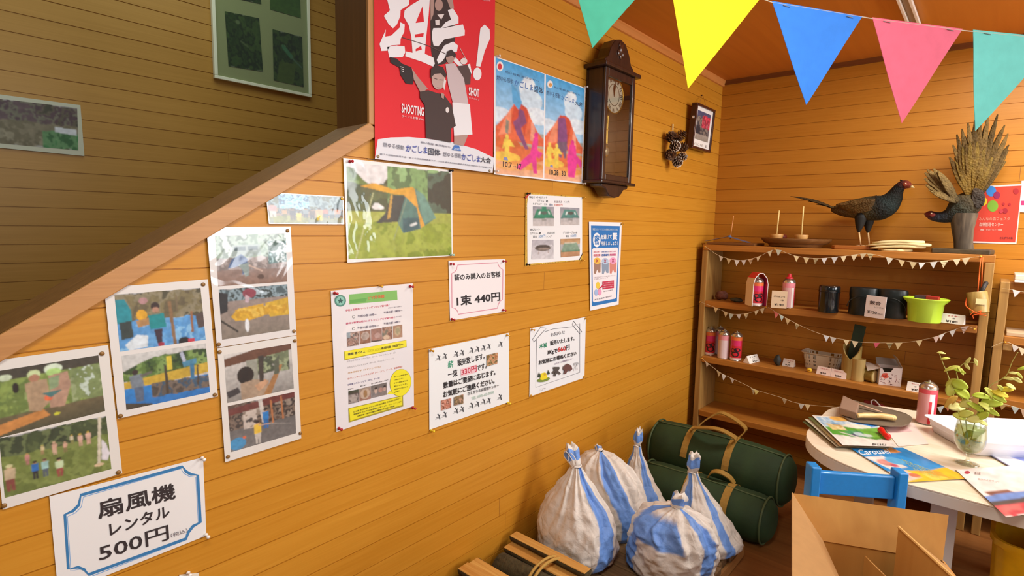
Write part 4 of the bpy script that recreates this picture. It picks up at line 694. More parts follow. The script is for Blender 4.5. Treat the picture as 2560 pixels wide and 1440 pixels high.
for q, ops, sd in (([(295, 100), (605, 165), (640, 645), (330, 595)], BIRD + [('e', .35, .15, .06, .04, '#8a9a78'), ('l', .4, .5, .6, .58, .02, '#7a8a68')], 1), ([(725, 262), (992, 332), (1005, 782), (735, 722)], BIRD + [('p', [(.2, .6), (.75, .58), (.65, 1), (.1, 1)], '#667a38'), ('e', .35, .28, .07, .03, '#a8cfa0'), ('l', .35, .3, .6, .45, .06, '#5a9a80'), ('l', .6, .46, .95, .62, .02, '#6a8a80')], 2), ([(705, -300), (968, -232), (980, 162), (705, 85)], [('g', 0, 0, 1, 1, '#3f6a2c', '#5a8038'), ('n', .1, 6)], 3), ([(262, -420), (585, -350), (625, 37), (292, -38)], BIRD, 4)):
    S = Sub(lambda x, y, l: onX(x, y, SWX + .012 + l)); S.pic(KL(k, q), raster(48, 60, ops, 80 + sd)); S.m.build('bird_photo', PAPER, ft)
gl = thin_glass('picture_glass', '#eef4ea', .05); MB().span((SWX + .0160, y0 + fw, z0 + fw), (SWX + .0172, y1 - fw, z1 - fw)).build('glass', gl, ft)
# ================================================================== PINS AND TACKS
PINC = {'red': '#b3202e', 'white': '#f0ece4', 'gold': '#e0a83a', 'yellow': '#f0d22a', 'brown': '#86602e', 'green': '#a9cfc0', 'black': '#2a2426', 'bronze': '#8f7a5a'}
pinm = {c: plain('pin_' + c, h, .35, .5 if c == 'gold' else .15 if c in ('brown', 'bronze') else 0) for c, h in PINC.items()}
_pins = {}
def pin(kind, c, px, py, off, label, plane='x'):
    key = (kind, c)
    if key not in _pins:
        m = MB()
        if kind == 'push': m.lathe([(.0045, 0), (.0048, .002), (.0022, .004), (.0018, .010), (.0040, .013), (.0042, .016), (.001, .0172)], axis=(1, 0, 0), seg=14)
        else: m.lathe([(.0048, 0), (.0047, .0010), (.0036, .0020), (.0016, .0025), (.0004, .0027)], axis=(1, 0, 0), seg=16)
        o = m.build('push_pin' if kind == 'push' else 'thumbtack', pinm[c], smooth=True); _pins[key] = o; first = o
    else:
        first = _pins[key].copy(); COL.objects.link(first)
    p = onX(px, py, off) if plane == 'x' else onY(px, py, off); first.location = p
    if plane == 'y': first.rotation_euler = (0, 0, -math.pi/2)
    tag(first, label, 'push pin' if kind == 'push' else 'thumbtack', 'pins and tacks holding the sheets'); return first
WHERE = {'tl': 'top left', 'tr': 'top right', 'bl': 'bottom left', 'br': 'bottom right'}
for sheet, kind, off, pins in (
    ('red sports poster', 'tack', .0172, (('bl', 'bronze', 945, 391), ('br', 'bronze', 1224, 427))),
    ('volcano twin poster', 'push', .0112, (('tl', 'white', 1242, 141), ('tr', 'white', 1462, 218), ('bl', 'white', 1238, 428), ('br', 'white', 1457, 459))),
    ('green tent photograph', 'push', .0072, (('tl', 'red', 874, 404), ('tr', 'black', 1124, 427), ('br', 'green', 1127, 637))),
    ('panoramic festival photograph', 'tack', .0072, (('tl', 'gold', 671, 485), ('tr', 'gold', 855, 497))),
    ('van and yellow cloth photo sheet', 'tack', .0092, (('tl', 'brown', 525, 582), ('tr', 'brown', 719, 577), ('bl', 'brown', 547, 861), ('br', 'brown', 735, 828))),
    ('wood carving photo sheet', 'tack', .0072, (('tl', 'brown', 549, 880), ('tr', 'brown', 737, 852), ('bl', 'brown', 570, 1142), ('br', 'brown', 751, 1083))),
    ('blue tarpaulin photo sheet', 'tack', .0062, (('tl', 'brown', 268, 726), ('tr', 'brown', 508, 711), ('bl', 'brown', 301, 1040), ('br', 'brown', 537, 987))),
    ('log sawing photo sheet', 'tack', .0052, (('tr', 'brown', 255, 884), ('br', 'brown', 296, 1181), ('bl', 'brown', 10, 1264))),
    ('fan rental notice', 'push', .0042, (('tr', 'white', 505, 1145), ('br', 'white', 515, 1337))),
    ('pizza workshop sheet', 'push', .0052, (('tl', 'red', 836, 733), ('tr', 'red', 1025, 716), ('bl', 'red', 847, 1071), ('br', 'red', 1031, 1019))),
    ('440 yen notice', 'push', .0042, (('tl', 'red', 1127, 660), ('tr', 'red', 1258, 653), ('bl', 'red', 1129, 798), ('br', 'red', 1257, 775))),
    ('330 yen firewood notice', 'push', .0042, (('tl', 'gold', 1076, 876), ('tr', 'gold', 1267, 838), ('bl', 'yellow', 1078, 1076), ('br', 'yellow', 1269, 1007))),
    ('barbecue price sheet', 'push', .0042, (('tl', 'black', 1318, 484), ('tr', 'gold', 1457, 494), ('bl', 'black', 1317, 661), ('br', 'gold', 1455, 651))),
    ('blue health poster', 'push', .0072, (('tr', 'gold', 1553, 560),)),
    ('charcoal notice', 'push', .0042, (('tl', 'gold', 1329, 824), ('tr', 'gold', 1463, 796), ('bl', 'gold', 1327, 989), ('br', 'gold', 1459, 942)))):
    for wh, c, px, py in pins:
        pin(kind, c, px, py, off, '%s %s at the %s corner of the %s' % (c, 'push pin' if kind == 'push' else 'thumbtack', WHERE[wh], sheet))
pin('push', 'gold', 948, 715, 0.0, 'gold push pin in bare boards above the pizza workshop sheet'); pin('push', 'white', 470, 1432, .0042, 'white push pin holding the cream slip at the bottom')
# ================================================================== THINGS HANGING ON THE WALLS
def put_text(mb, s, o, ux, uy, c, bold=0.0):
    vs, fs = text_outline(s, bold); x0 = min(v[0] for v in vs); x1 = max(v[0] for v in vs); y0 = min(v[1] for v in vs); y1 = max(v[1] for v in vs)
    o, ux, uy = Vector(o), Vector(ux), Vector(uy); mb.ink(c); nn = ux.cross(uy).normalized()
    mb.add([o + ux*((x-x0)/(x1-x0)) + uy*((y-y0)/max(y1-y0, 1e-6)) + nn*h_ for x, y, h_ in vs], fs)
# ---- pendulum clock
cw = wood('clock_wood', '#3f2418', '#24130d', 'z', .32, 1.0, coat=.25); gold = plain('clock_brass', '#c9a24e', .28, .85); cwd = plain('clock_inner', '#33281a', .55, noise=.15, nscale=20)
ck = thing('wall_clock', (.002, 2.232, 1.59), 'dark wooden pendulum wall clock with white round dial', 'clock')
Y0, Y1, Z0, Z1, XD = 2.102, 2.362, 1.660, 2.140, .088
m = MB(); m.span((.002, Y0, Z0), (.012, Y1, Z1)); m.span((.012, Y0, Z0), (XD, Y0 + .014, Z1)); m.span((.012, Y1 - .014, Z0), (XD, Y1, Z1)); m.span((.012, Y0 + .014, Z0), (XD, Y1 - .014, Z0 + .012)); m.span((.012, Y0 + .014, Z1 - .012), (XD, Y1 - .014, Z1)); m.build('case', cw, ck, bevel=.002)
MB().span((.0125, Y0 + .0145, Z0 + .0125), (.018, Y1 - .0145, Z1 - .0125)).build('backboard', cwd, ck)
m = MB(); dw = .026
for a, b_ in (((XD, Y0, Z0), (XD + .012, Y0 + dw, Z1)), ((XD, Y1 - dw, Z0), (XD + .012, Y1, Z1)), ((XD, Y0 + dw, Z0), (XD + .012, Y1 - dw, Z0 + dw)), ((XD, Y0 + dw, Z1 - dw - .01), (XD + .012, Y1 - dw, Z1))): m.span(a, b_)
door = m.build('door', cw, ck, bevel=.003)
MB().span((XD + .004, Y0 + dw, Z0 + dw), (XD + .006, Y1 - dw, Z1 - dw - .01)).build('pane', thin_glass('clock_glass', '#f4f4ee', .03), door)
MB().span((.002, Y0 - .024, Z1), (XD + .028, Y1 + .024, Z1 + .018)).build('cornice', cw, ck, bevel=.004)
c0 = (Y0 + Y1) / 2
prof = [(-.128, 0), (.128, 0), (.124, .018), (.098, .034), (.078, .075), (.046, .112), (0, .124), (-.046, .112), (-.078, .075), (-.098, .034), (-.124, .018)]
MB().slab([(.030, c0 + a, Z1 + .018 + b_) for a, b_ in prof], (.062, 0, 0)).build('crown', cw, ck, bevel=.004)
m = MB()
for a, b_, r in ((0, .082, .017), (-.018, .064, .012), (.018, .064, .012), (0, .052, .012), (-.010, .098, .009), (.010, .098, .009)): m.ball((.093, c0 + a, Z1 + .018 + b_), r, 12, (.5, 1, 1.2))
m.build('carved_ornament', plain('clock_carving', '#4a2c1d', .25, coat=.4), ck, smooth=True)
MB().span((.002, Y0 - .020, Z0 - .014), (XD + .024, Y1 + .020, Z0)).build('lower_ledge', cw, ck, bevel=.004)
prof = [(-.120, 0), (.120, 0), (.112, -.014), (.080, -.020), (.062, -.038), (.040, -.054), (0, -.060), (-.040, -.054), (-.062, -.038), (-.080, -.020), (-.112, -.014)]
MB().slab([(.028, c0 + a, Z0 - .014 + b_) for a, b_ in prof], (.062, 0, 0)).build('apron', cw, ck, bevel=.004)
dc = Vector((.0, 2.226, 2.045)); DR = .081
m = MB(); m.lathe([(DR, .0), (DR, .003), (.0005, .0036)], (.066, dc.y, dc.z), (1, 0, 0), 48); m.ink('#ecebe4')
dial = m.build('dial', plain('dial_white', '#eceae2', .35), ck, smooth=True, auto=True)
MB().tube([(.0695, dc.y + (DR-.001)*math.cos(t), dc.z + (DR-.001)*math.sin(t)) for t in [2*math.pi*i/48 for i in range(48)]], .003, 8, closed=True).build('dial_rim', gold, dial, smooth=True)
m = MB(); m.anyc = True
for i, n in enumerate(('XII', 'I', 'II', 'III', 'IIII', 'V', 'VI', 'VII', 'VIII', 'IX', 'X', 'XI')):
    a = math.pi/2 - i*math.pi/6; r_ = Vector((0, math.cos(a), math.sin(a))); t_ = Vector((0, math.sin(a), -math.cos(a))); w = .006 + .0042*len(n)
    put_text(m, n, Vector((.0704, dc.y, dc.z)) + r_*.058 - t_*(w/2) - r_*.001, t_*w, r_*.017, '#55524e', .01)
for r_ in (.047, .0455): m.ink('#6a6762').tube([(.0702, dc.y + r_*math.cos(t), dc.z + r_*math.sin(t)) for t in [2*math.pi*i/40 for i in range(40)]], .0006, 6, closed=True)
m.build('numerals', DYED, dial)
for ang, ln, wd in ((math.radians(96), .045, .006), (math.radians(84), .062, .0042)):
    r_ = Vector((0, math.cos(ang), math.sin(ang))); t_ = Vector((0, -r_.z, r_.y)); o_ = Vector((.0716, dc.y, dc.z))
    MB().slab([o_ - r_*.010, o_ + t_*wd*.4, o_ + r_*ln*.6 + t_*wd, o_ + r_*ln, o_ + r_*ln*.6 - t_*wd, o_ - t_*wd*.4], (.0012, 0, 0)).build('hand', plain('clock_hand', '#3a2420', .4), dial)
pdm = MB()
for dy in (-.009, 0, .009): pdm.tube([(.05, 2.205 + dy, 1.955), (.05, 2.205 + dy, 1.83)], .0022, 8)
pdm.span((.047, 2.190, 1.952), (.053, 2.220, 1.957)); pdm.span((.047, 2.190, 1.890), (.053, 2.220, 1.894)); pend = pdm.build('pendulum_rod', gold, ck, smooth=False)
MB().lathe([(.0005, .0), (.026, .002), (.029, .006), (.026, .010), (.020, .0118), (.0005, .0122)], (.044, 2.205, 1.795), (1, 0, 0), 32).build('pendulum_bob', gold, pend, smooth=True)
MB().lathe([(.0175, .0), (.0170, .0012), (.0005, .0014)], (.0562, 2.205, 1.795), (1, 0, 0), 24).build('bob_disc', plain('bob_silver', '#d5d0bc', .25, .6), pend, smooth=True)
# ---- pine cone swag
pc = thing('pine_cone_swag', (.01, 2.93, 1.81), 'hanging bunch of brown pine cones with white-tipped scales', 'decoration')
def cone(c, r, ax, tip):
    m = MB(); m.anyc = True; ax = Vector(ax).normalized(); a = ax.orthogonal().normalized(); b = ax.cross(a); c = Vector(c)
    m.ink('#3a2416').lathe([(.001, -r), (r*.45, -r*.7), (r*.55, 0), (r*.35, r*.8), (.001, r*1.1)], c, ax, 12)
    n = 44
    for i in range(n):
        t = i / n; h = -r*.95 + 2.0*r*t; rr = r*(.98*math.sin(math.pi*(.12 + .80*t))); q = i*2.39996
        d = a*math.cos(q) + b*math.sin(q); s = d.cross(ax)
        p = c + ax*h + d*rr*.5; e = c + ax*(h + r*.28) + d*rr; w = r*.26
        m.ink('#5a3a22'); m.slab([p - s*w*.5, p + s*w*.5, e + s*w, e - s*w], ax*r*.06)
        m.ink(tip); m.slab([e - s*w, e + s*w, e + s*w*.6 + d*r*.10 + ax*r*.06, e - s*w*.6 + d*r*.10 + ax*r*.06], ax*r*.08)
    return m.build('pine_cone', DYED, pc)
for px, py, xo, r, ax, tip in ((1676, 345, .035, .030, (.6, -.5, .3), '#6a4a30'), (1698, 342, .03, .030, (.6, .3, .5), '#6e4c30'), (1684, 366, .055, .030, (1, -.4, .1), '#d8cfc0'), (1703, 368, .03, .028, (.5, .7, 0), '#6a4a30'), (1675, 386, .03, .030, (.6, -.7, -.2), '#7a5a40'), (1702, 391, .045, .026, (1, .3, -.2), '#d0c6b8'), (1690, 403, .05, .029, (.9, -.2, -.5), '#d8cfc0'), (1690, 352, .06, .024, (.8, .1, .4), '#6a4a30')):
    cone(onX(px, py, xo), r, ax, tip)
p = onX(1682, 318, .01); MB().box((p.x, p.y, p.z), (.003, .010, .034)).build('hanging_tab', plain('tab_pale', '#d9c89a', .6), pc)
# ---- small hanging frame near the corner
fr_ = thing('picture_frame', (.03, 3.285, 1.922), 'small brown framed flower photograph hung by a cord near the corner', 'picture frame')
yl, yr, zb, zt, xb, xt = 3.147, 3.421, 1.922, 2.176, .046, .063
nx_ = Vector((1, 0, -(xt - xb)/(zt - zb))).normalized()
def FP(u, v, o=0.0): return Vector((xb + (xt - xb)*v, yl + (yr - yl)*u, zb + (zt - zb)*v)) + nx_*o
def fbar(m, u0, v0, u1, v1, d0, d1): m.hexa([FP(u0, v0, d0), FP(u1, v0, d0), FP(u1, v1, d0), FP(u0, v1, d0), FP(u0, v0, d1), FP(u1, v0, d1), FP(u1, v1, d1), FP(u0, v1, d1)])
fm = wood('frame_brown', '#4f2418', '#37160f', 'z', .35, 1.0, coat=.2)
for a in ((0, 0, 1, .055), (0, .945, 1, 1), (0, .055, .05, .945), (.95, .055, 1, .945)): m = MB(); fbar(m, *a, -.03, .004); m.build('frame_bar', fm, fr_, bevel=.002)
m = MB(); fbar(m, .05, .055, .95, .945, -.012, -.006); m.build('mount_card', plain('mount_white', '#efece6', .5), fr_)
class FPr(Sub): pass
S = Sub(lambda u, v, l: FP(u, v, -.0055 + l)); S.pic([(.14, .86), (.84, .86), (.84, .22), (.14, .22)], raster(40, 52, [('g', 0, 0, 1, 1, '#4a4a6c', '#6f6458'), ('m', 0, .2, .9, .95, ['#5a5450', '#8a7c70', '#3f3a40', '#6c6660'], 5), ('m', .4, .12, 1, .55, ['#c03048', '#d84a5c', '#9a2a3c', '#b5606a'], 5), ('p', [(0, .5), (.3, .55), (.34, .9), (0, .95)], '#2f2c34'), ('g', 0, .8, 1, 1, '#a09488', '#8d8478'), ('n', .15, 8)], 91)); S.m.build('flower_photo', PAPER, fr_)
m = MB(); m.anyc = True; put_text(m, '花と緑', FP(.14, .09, -.0050), FP(.60, .09) - FP(.14, .09), Vector((0, 0, .018)), '#9a9488'); put_text(m, '印', FP(.74, .09, -.0050), FP(.80, .09) - FP(.74, .09), Vector((0, 0, .018)), '#5a4a44', .02); m.build('caption', DYED, fr_)
nl = onX(1758, 238, .012); MB().lathe([(.004, 0), (.004, .008), (.0015, .010)], (.0, nl.y, nl.z), (1, 0, 0), 10).build('nail', plain('nail_dark', '#4a3a2a', .4, .6), fr_)
m = MB(); q0, q1 = FP(.25, 1, -.02), FP(.68, 1, -.02); m.tube([q0, (.009, nl.y, nl.z + .002), q1], .0013, 6); m.build('cord', plain('cord_tan', '#b98a4c', .8), fr_)
MB().box(FP(-.008, .68, -.012), (.012, .010, .014)).build('clip', plain('clip_white', '#ece8e0', .4), fr_, bevel=.002)
# ---- back wall posters
k = K(1960, 280, 4.0)
P = Print('poster', [(2449, 465), (2557, 460), (2541, 610), (2425, 607)], BW(YB, .003), paper='#f0dcd6')
P.poly([(2452, 469), (2554, 464), (2538, 606), (2429, 603)], '#d8432f')
P.k = 2
for x, y, r, c in ((2478, 478, 12.5, '#3f8fe0'), (2482, 515, 13.5, '#7fae32'), (2457, 503, 11, '#e8cc24'), (2492, 488, 8.5, '#9c2458'), (2540, 478, 7, '#b0262c'), (2513, 527, 6.5, '#a82230'), (2509, 510, 3.4, '#b0262c'), (2524, 511, 3.4, '#b0262c'), (2503, 528, 5, '#c43a44')): P.ell(x, y, r, r*1.05, c)
P.k = 3
for t, bl, br, h_, c in (('みんなの森フェスタ', (2447, 551), (2525, 551), 8, '#f0a58c'), ('森林管理センター', (2448, 566), (2508, 566), 10, '#f2c9b8'), ('体験・交流イベント開催', (2450, 577), (2505, 577), 5, '#f0c4b4'), ('さえずりの森', (2500, 598), (2532, 598), 6, '#5c2a34')): P.text(t, bl, br, (bl[0], bl[1] - h_), c, .01)
P.done('red poster with blue, green and yellow balloons behind the perched bird', 'poster', PAPER)
P = Print('poster', [(2554, 452), (2760, 440), (2748, 545), (2548, 530)], BW(YB, .002), paper='#f2eeee'); P.poly([(2553, 502), (2600, 501), (2599, 514), (2552, 513)], '#c23a78'); P.done('white sheet with pink band at the right edge of the back wall', 'poster', PAPER)
# ---- large bunting across the room
fh = Vector((FW[0], FW[1], 0)).normalized(); bp0 = Vector(CAM) + fh * 1.34
def BP(x, y, o=0.0): return onP(x, y, bp0 - fh*o, fh)
gb = thing('bunting', BP(2000, 0), 'large bunting of five coloured paper pennants strung across the top', 'bunting')
cordm = plain('bunting_cord', '#d8cdb8', .8)
path = [(1380, -95), (1425, -76), (1650, -70), (1677, -38), (1903, -4), (1930, 6), (2153, 42), (2182, 47), (2405, 76), (2433, 79), (2652, 100), (2760, 104)]
MB().tube([BP(*p, -.001) for p in path], .0012, 6).build('cord', cordm, gb)
for nm, tri, c in (('green pennant', [(1425, -78), (1650, -72), (1481, 120)], '#3fa486'), ('yellow pennant', [(1677, -40), (1904, -8), (1720, 222)], '#f0e018'), ('blue pennant', [(1930, 2), (2156, 41), (2016, 262)], '#3a8af0'), ('pink pennant', [(2181, 43), (2407, 72), (2255, 307)], '#f0708a'), ('aqua pennant', [(2433, 74), (2652, 96), (2439, 327)], '#72d8cc')):
    A, B, C_t = [BP(*p) for p in tri]; m = MB(); m.anyc = True; n = 10; F = []; nn = (B - A).cross(C_t - A).normalized()
    m.ink(c); rows = []
    for i in range(n + 1):
        t = i / n; row = []
        for j in range(n + 1): p = A.lerp(B, j/n).lerp(C_t, t); p = p + fh * (.010*math.sin(3*t + 2*j/n + len(nm))*t*(1 - t)); row.append(p)
        rows.append(row)
    vs = [p for r in rows for p in r]; vs += [p + fh*.0012 for p in vs]; N_ = (n+1)*(n+1); fs = []
    for i in range(n):
        for j in range(n): a = i*(n+1)+j; fs += [(a, a+1, a+n+2, a+n+1), (N_+a, N_+a+n+1, N_+a+n+2, N_+a+1)]
    m.add(vs, fs)
    for j in (0.12, .82):
        p = A.lerp(B, j); d = (B - A).normalized(); m.ink('#8a8a84').tube([p + d*.0 - fh*.0016 + Vector((0, 0, -.006)), p + d*.016 - fh*.0016 + Vector((0, 0, -.0075))], .0007, 6)
    o = m.build('pennant', inkmat('felt_paper', .75, noise=.05), gb); o['label'] = nm
# ================================================================== SHELF UNIT AND WHAT STANDS ON IT
YF, YK = 3.40, 3.662
sx_ = wood('shelf_wood', '#b9792f', '#a0641f', 'x', .5, 1.0); sz_ = wood('shelf_side_wood', '#b58a48', '#96703a', 'z', .55, 1.0)
su = thing('shelf_unit', (.74, 3.53, 0), 'wooden shelf unit with four boards along the back wall, left one', 'shelf')
MB().span((.042, YF, 0), (.077, YK, 1.321)).build('side_panel', sz_, su, bevel=.003); MB().span((1.396, YF, 0), (1.431, YK, 1.321)).build('side_panel', sz_, su, bevel=.003)
ZT = 1.357
MB().span((.042, YF, 1.3215), (1.431, YK, ZT)).build('top_board', sx_, su, bevel=.003)
def zs1(x): return 1.002 + .0140*x
m = MB(); a, b_ = zs1(.0775), zs1(1.3955); m.hexa([(.0775, YF, a-.038), (1.3955, YF, b_-.038), (1.3955, YK, b_-.038), (.0775, YK, a-.038), (.0775, YF, a), (1.3955, YF, b_), (1.3955, YK, b_), (.0775, YK, a)]); m.build('shelf_board', sx_, su, bevel=.003)
Z2, Z3 = .646, .293
for z in (Z2, Z3): MB().span((.0775, YF, z - .037), (1.3955, YK, z)).build('shelf_board', sx_, su, bevel=.003)
s2 = thing('shelf_unit', (2.0, 3.53, 0), 'second wooden shelf unit cut off by the right edge', 'shelf')
MB().span((1.458, YF, 0), (1.492, YK, 1.236)).build('side_panel', sz_, s2, bevel=.003); MB().span((2.45, YF, 0), (2.484, YK, 1.236)).build('side_panel', sz_, s2, bevel=.003)
for z in (.985, .690, .30): MB().span((1.4925, YF, z - .036), (2.4495, YK, z)).build('shelf_board', sx_, s2, bevel=.003)
MB().span((1.4925, YK - .05, 1.17), (2.4495, YK, 1.225)).build('back_rail', sx_, s2, bevel=.003)
MB().span((1.4925, 3.3985, .92), (1.525, 3.435, .9485)).build('corner_block', sz_, s2, bevel=.002)
o = MB().span((1.50, 3.42, .9856), (1.86, 3.60, 1.003)).build('folded_paper', plain('kraft_paper', '#c9b08c', .7), bevel=.002); tag(o, 'flat pale paper lying on the upper board of the right shelf', 'paper')
bx_ = thing('display_case', (1.62, 3.53, 1.236), 'clear topped white-edged case resting on the right shelf unit', 'case')
m = MB(); m.span((1.505, 3.41, 1.2365), (2.1, 3.64, 1.247)); m.build('base', plain('case_white', '#f0ebe6', .4), bx_, bevel=.002); MB().span((1.505, 3.41, 1.2475), (2.1, 3.64, 1.272)).build('lid', plain('case_cream', '#e8d8c4', .35), bx_, bevel=.004)
# ---- small paper buntings along the boards
tints = ['#e6d3a0', '#c9b887', '#d8c8a2', '#efe0b4', '#dcdcd8', '#cbb88a']
def mini(name, path, flags, y, label, size=.030, pins=()):
    t = thing(name, onY(*path[len(path)//2], y), label, 'bunting'); pts = [onY(px, py, y) for px, py in path]; sm = catmull(pts, 5)
    MB().tube(sm, .0011, 6).build('string', plain('bunting_string', '#cdb890', .8), t)
    xs = [p.x for p in sm]
    for i, fl in enumerate(flags):
        px, c = (fl if isinstance(fl, tuple) else (fl, tints[(i*5 + i//3) % 6])); x = onY(px, 700, y).x
        zz = 720
        for it in range(4):
            j = min(range(len(sm)-1), key=lambda q: abs((sm[q].x + sm[q+1].x)/2 - x)); a, b = sm[j], sm[j+1]; u = max(0, min(1, (x - a.x)/max(b.x - a.x, 1e-6))); pz = a.lerp(b, u)
            x = onY(px, pix(pz)[1], y).x
        d = (b - a).normalized(); s = size*(.92 + .16*((i*7) % 5)/5); tip = pz + Vector((((i*3) % 5 - 2)*.0016, -.004*((i % 3) - 1), -s*1.12))
        A, B = pz - d*s/2 - Vector((0, .0012, 0)), pz + d*s/2 - Vector((0, .0012, 0)); m = MB(); m.anyc = True; m.ink(c); m.slab([A, B, tip], (0, -.0006, 0))
        if i % 6 == 4:
            m.ink('#6a5838')
            for w in (.25, .5, .75): m.slab([A.lerp(tip, w*.9) - Vector((0, .0008, 0)), B.lerp(tip, w*.9) - Vector((0, .0008, 0)), B.lerp(tip, w*.9 + .08) - Vector((0, .0008, 0)), A.lerp(tip, w*.9 + .08) - Vector((0, .0008, 0))], (0, -.0003, 0))
        m.build('pennant', DYED, t)
    for px, py in pins: pin('push', 'gold', px, py, YF, ('gold push pin with a bunting string on the upper board of the right shelf' if len(pins) == 1 and px > 2500 else 'gold push pin, %s one, in the bunting %s' % (('left', 'middle', 'right')[min(2, sum(px > q[0] for q in pins))], label.split('bunting ')[1])), 'y')
    return t
mini('shelf_bunting', [(1764, 617), (1800, 640), (1850, 651), (1895, 642), (1938, 624), (1985, 639), (2040, 646), (2105, 641), (2165, 634), (2210, 642), (2260, 652), (2305, 657), (2360, 652), (2410, 646), (2452, 641)],
     [(1803, '#dcdcd4'), 1822, 1843, 1859, (1877, '#d8b890'), 1897, 1925, (1947, '#c4c8b4'), 1991, 2016, 2040, 2061, 2087, 2109, 2136, 2158, 2176, (2224, '#c9c4b0'), 2254, 2283, 2305, 2334, 2361, 2392, 2415], 3.392, 'small pale paper bunting under the top board of the left shelf', pins=((1764, 617), (1938, 623), (2452, 641)))
mini('shelf_bunting', [(1751, 755), (1793, 771), (1830, 785), (1868, 783), (1904, 772), (1917, 767), (1941, 781), (1985, 806), (2035, 829), (2080, 843), (2117, 850), (2160, 856), (2215, 857), (2262, 856), (2302, 850), (2335, 843), (2375, 828), (2414, 816), (2435, 822)],
     [1790, 1814, (1828, '#b9c4b8'), (1847, '#dcdcd8'), 1866, 1892, 1906, (1941, '#e07a72'), (1954, '#b9c9c0'), 1969, 1993, (2066, '#d5d8dc'), 2083, 2116, 2138, (2192, '#e0647a'), 2224, 2247, 2298, (2342, '#d8bcb0'), 2355, 2382, (2412, '#d8bcae')], 3.392, 'small mixed paper bunting under the second board of the left shelf', pins=((1751, 755), (1917, 767), (2436, 822)))
mini('shelf_bunting', [(1755, 896), (1768, 907), (1800, 931), (1830, 946), (1866, 963), (1890, 975), (1950, 993), (1986, 1006), (2030, 1013), (2078, 1017), (2150, 1024), (2250, 1027), (2300, 1025), (2360, 1015), (2400, 1004), (2432, 992)],
     [(1768, '#e4e0d4'), 1797, 1810, (1830, '#e4e4e0'), 1884, (1892, '#e0cf7a'), 1961, (2004, '#dfe0d4'), 2019, 2252, (2270, '#c9a070'), (2352, '#c4d0d0'), (2372, '#d88a60')], 3.392, 'small sagging paper bunting under the third board of the left shelf', pins=((1755, 896),))
mini('shelf_bunting', [(2478, 868), (2497, 859), (2517, 855), (2540, 865), (2575, 876), (2640, 880)], [(2539, '#ece8e0'), (2556, '#e6d8b4'), 2590, 2620], 3.392, 'small paper bunting pinned to the upper board of the right shelf', pins=((2513, 855),))
mini('shelf_bunting', [(2470, 1000), (2500, 1008), (2540, 1018), (2580, 1030), (2640, 1040)], [(2508, '#d0b070'), (2538, '#c8d4cc'), (2562, '#c9a88a'), 2600], 3.392, 'small paper bunting under the lower board of the right shelf')
mini('shelf_bunting', [(2505, 722), (2530, 724), (2560, 730), (2640, 736)], [(2541, '#f2f2f4'), (2590, '#dcd8d0')], 3.392, 'white paper bunting near the top of the right shelf')
# ---- gas cans
def can_body(fn, r, h, seg=80, rows=48):
    m = MB(); m.anyc = True; vs = []; fs = []; cs = []
    for i in range(rows + 1):
        t = i/rows; rr = r
        if t < .03: rr = r*.97
        vs += [Vector((rr*math.cos(2*math.pi*k_/seg), rr*math.sin(2*math.pi*k_/seg), h*t)) for k_ in range(seg)]
    for i in range(rows):
        for k_ in range(seg): fs.append((i*seg + k_, i*seg + (k_+1) % seg, (i+1)*seg + (k_+1) % seg, (i+1)*seg + k_)); cs.append(lin(fn((k_ + .5)/seg, (i + .5)/rows)))
    m.add(vs, fs, cs); return m
steel = plain('can_steel', '#c9c4b4', .22, .9)
canm = inkmat('can_print', .3, coat=.4, coat_rough=.1)
def gas_can(loc, rz, fn, label, cap=None, h=.150, r=.0335):
    t = thing('gas_can', loc, label, 'gas can', 'fuel gas cans'); t.rotation_euler.z = rz; cap0 = t.location.copy()
    def part(mb, n, mt, sm=True):
        o = mb.build(n, mt, None, smooth=sm, auto=True); o.parent = t; WPOS[o.name] = Vector(loc); return o
    part(can_body(fn, r, h), 'body', canm)
    part(MB().lathe([(r, h), (r*1.03, h + .003), (r*1.0, h + .007), (r*.86, h + .016), (r*.62, h + .023), (r*.5, h + .024), (r*.5, h + .028), (r*.36, h + .029), (r*.12, h + .030), (r*.12, h + .036), (.0005, h + .0365)], seg=32), 'valve_dome', steel)
    part(MB().lathe([(r*.97, -.0), (r*1.02, .002), (r*1.0, .005)], seg=32, caps=False), 'base_rim', steel)
    if cap: part(MB().lathe([(r*.62, h + .024), (r*.60, h + .030), (r*.30, h + .036), (r*.28, h + .052), (.0005, h + .053)], seg=24), 'cap', plain('cap_red', '#c42a34', .4))
    return t
def toward(loc): d = Vector(CAM) - Vector(loc); return math.atan2(d.y, d.x)
def redscript(u, v):
    u = (u + .5) % 1 - .5
    if v < .13: return '#ecd8d4'
    if v > .86: return '#e07038'
    if v > .62: return '#d8306a' if abs(u) < .16 else '#c42a34'
    c = '#d02a38'; a, b = u*4.2 + .1, (v - .38)*4.4
    for cx, cy, rr in ((-.18, .22, .34), (.02, -.42, .40), (.26, .35, .30)):
        if abs(math.hypot(a - cx, b - cy) - rr) < .10: c = '#2f1a20'
    return c
def pinkwhite(u, v):
    u = (u + .5) % 1 - .5
    if v > .82: return '#e08a94' if u > -.1 else '#e8b0ac'
    if .10 < u < .18: return '#f0e8e6'
    return '#d9a8a4' if u < .10 else '#d2404c'
def silvery(u, v): return '#e0c8c8' if v < .8 else '#e4949c'
def tablecan(u, v):
    u = (u + .5) % 1 - .5
    if v > .88: return '#d8505c'
    if u < .09: return '#dc9a98'
    if u < .14: return '#d0303c' if v < .66 else '#f0e0e0'
    return '#f4ecec' if u < .185 else '#d83a52'
def at2(px, py, z, push): p = onZ(px, py, z); d = (p - Vector(CAM)); d.z = 0; d.normalize(); return p + d*push
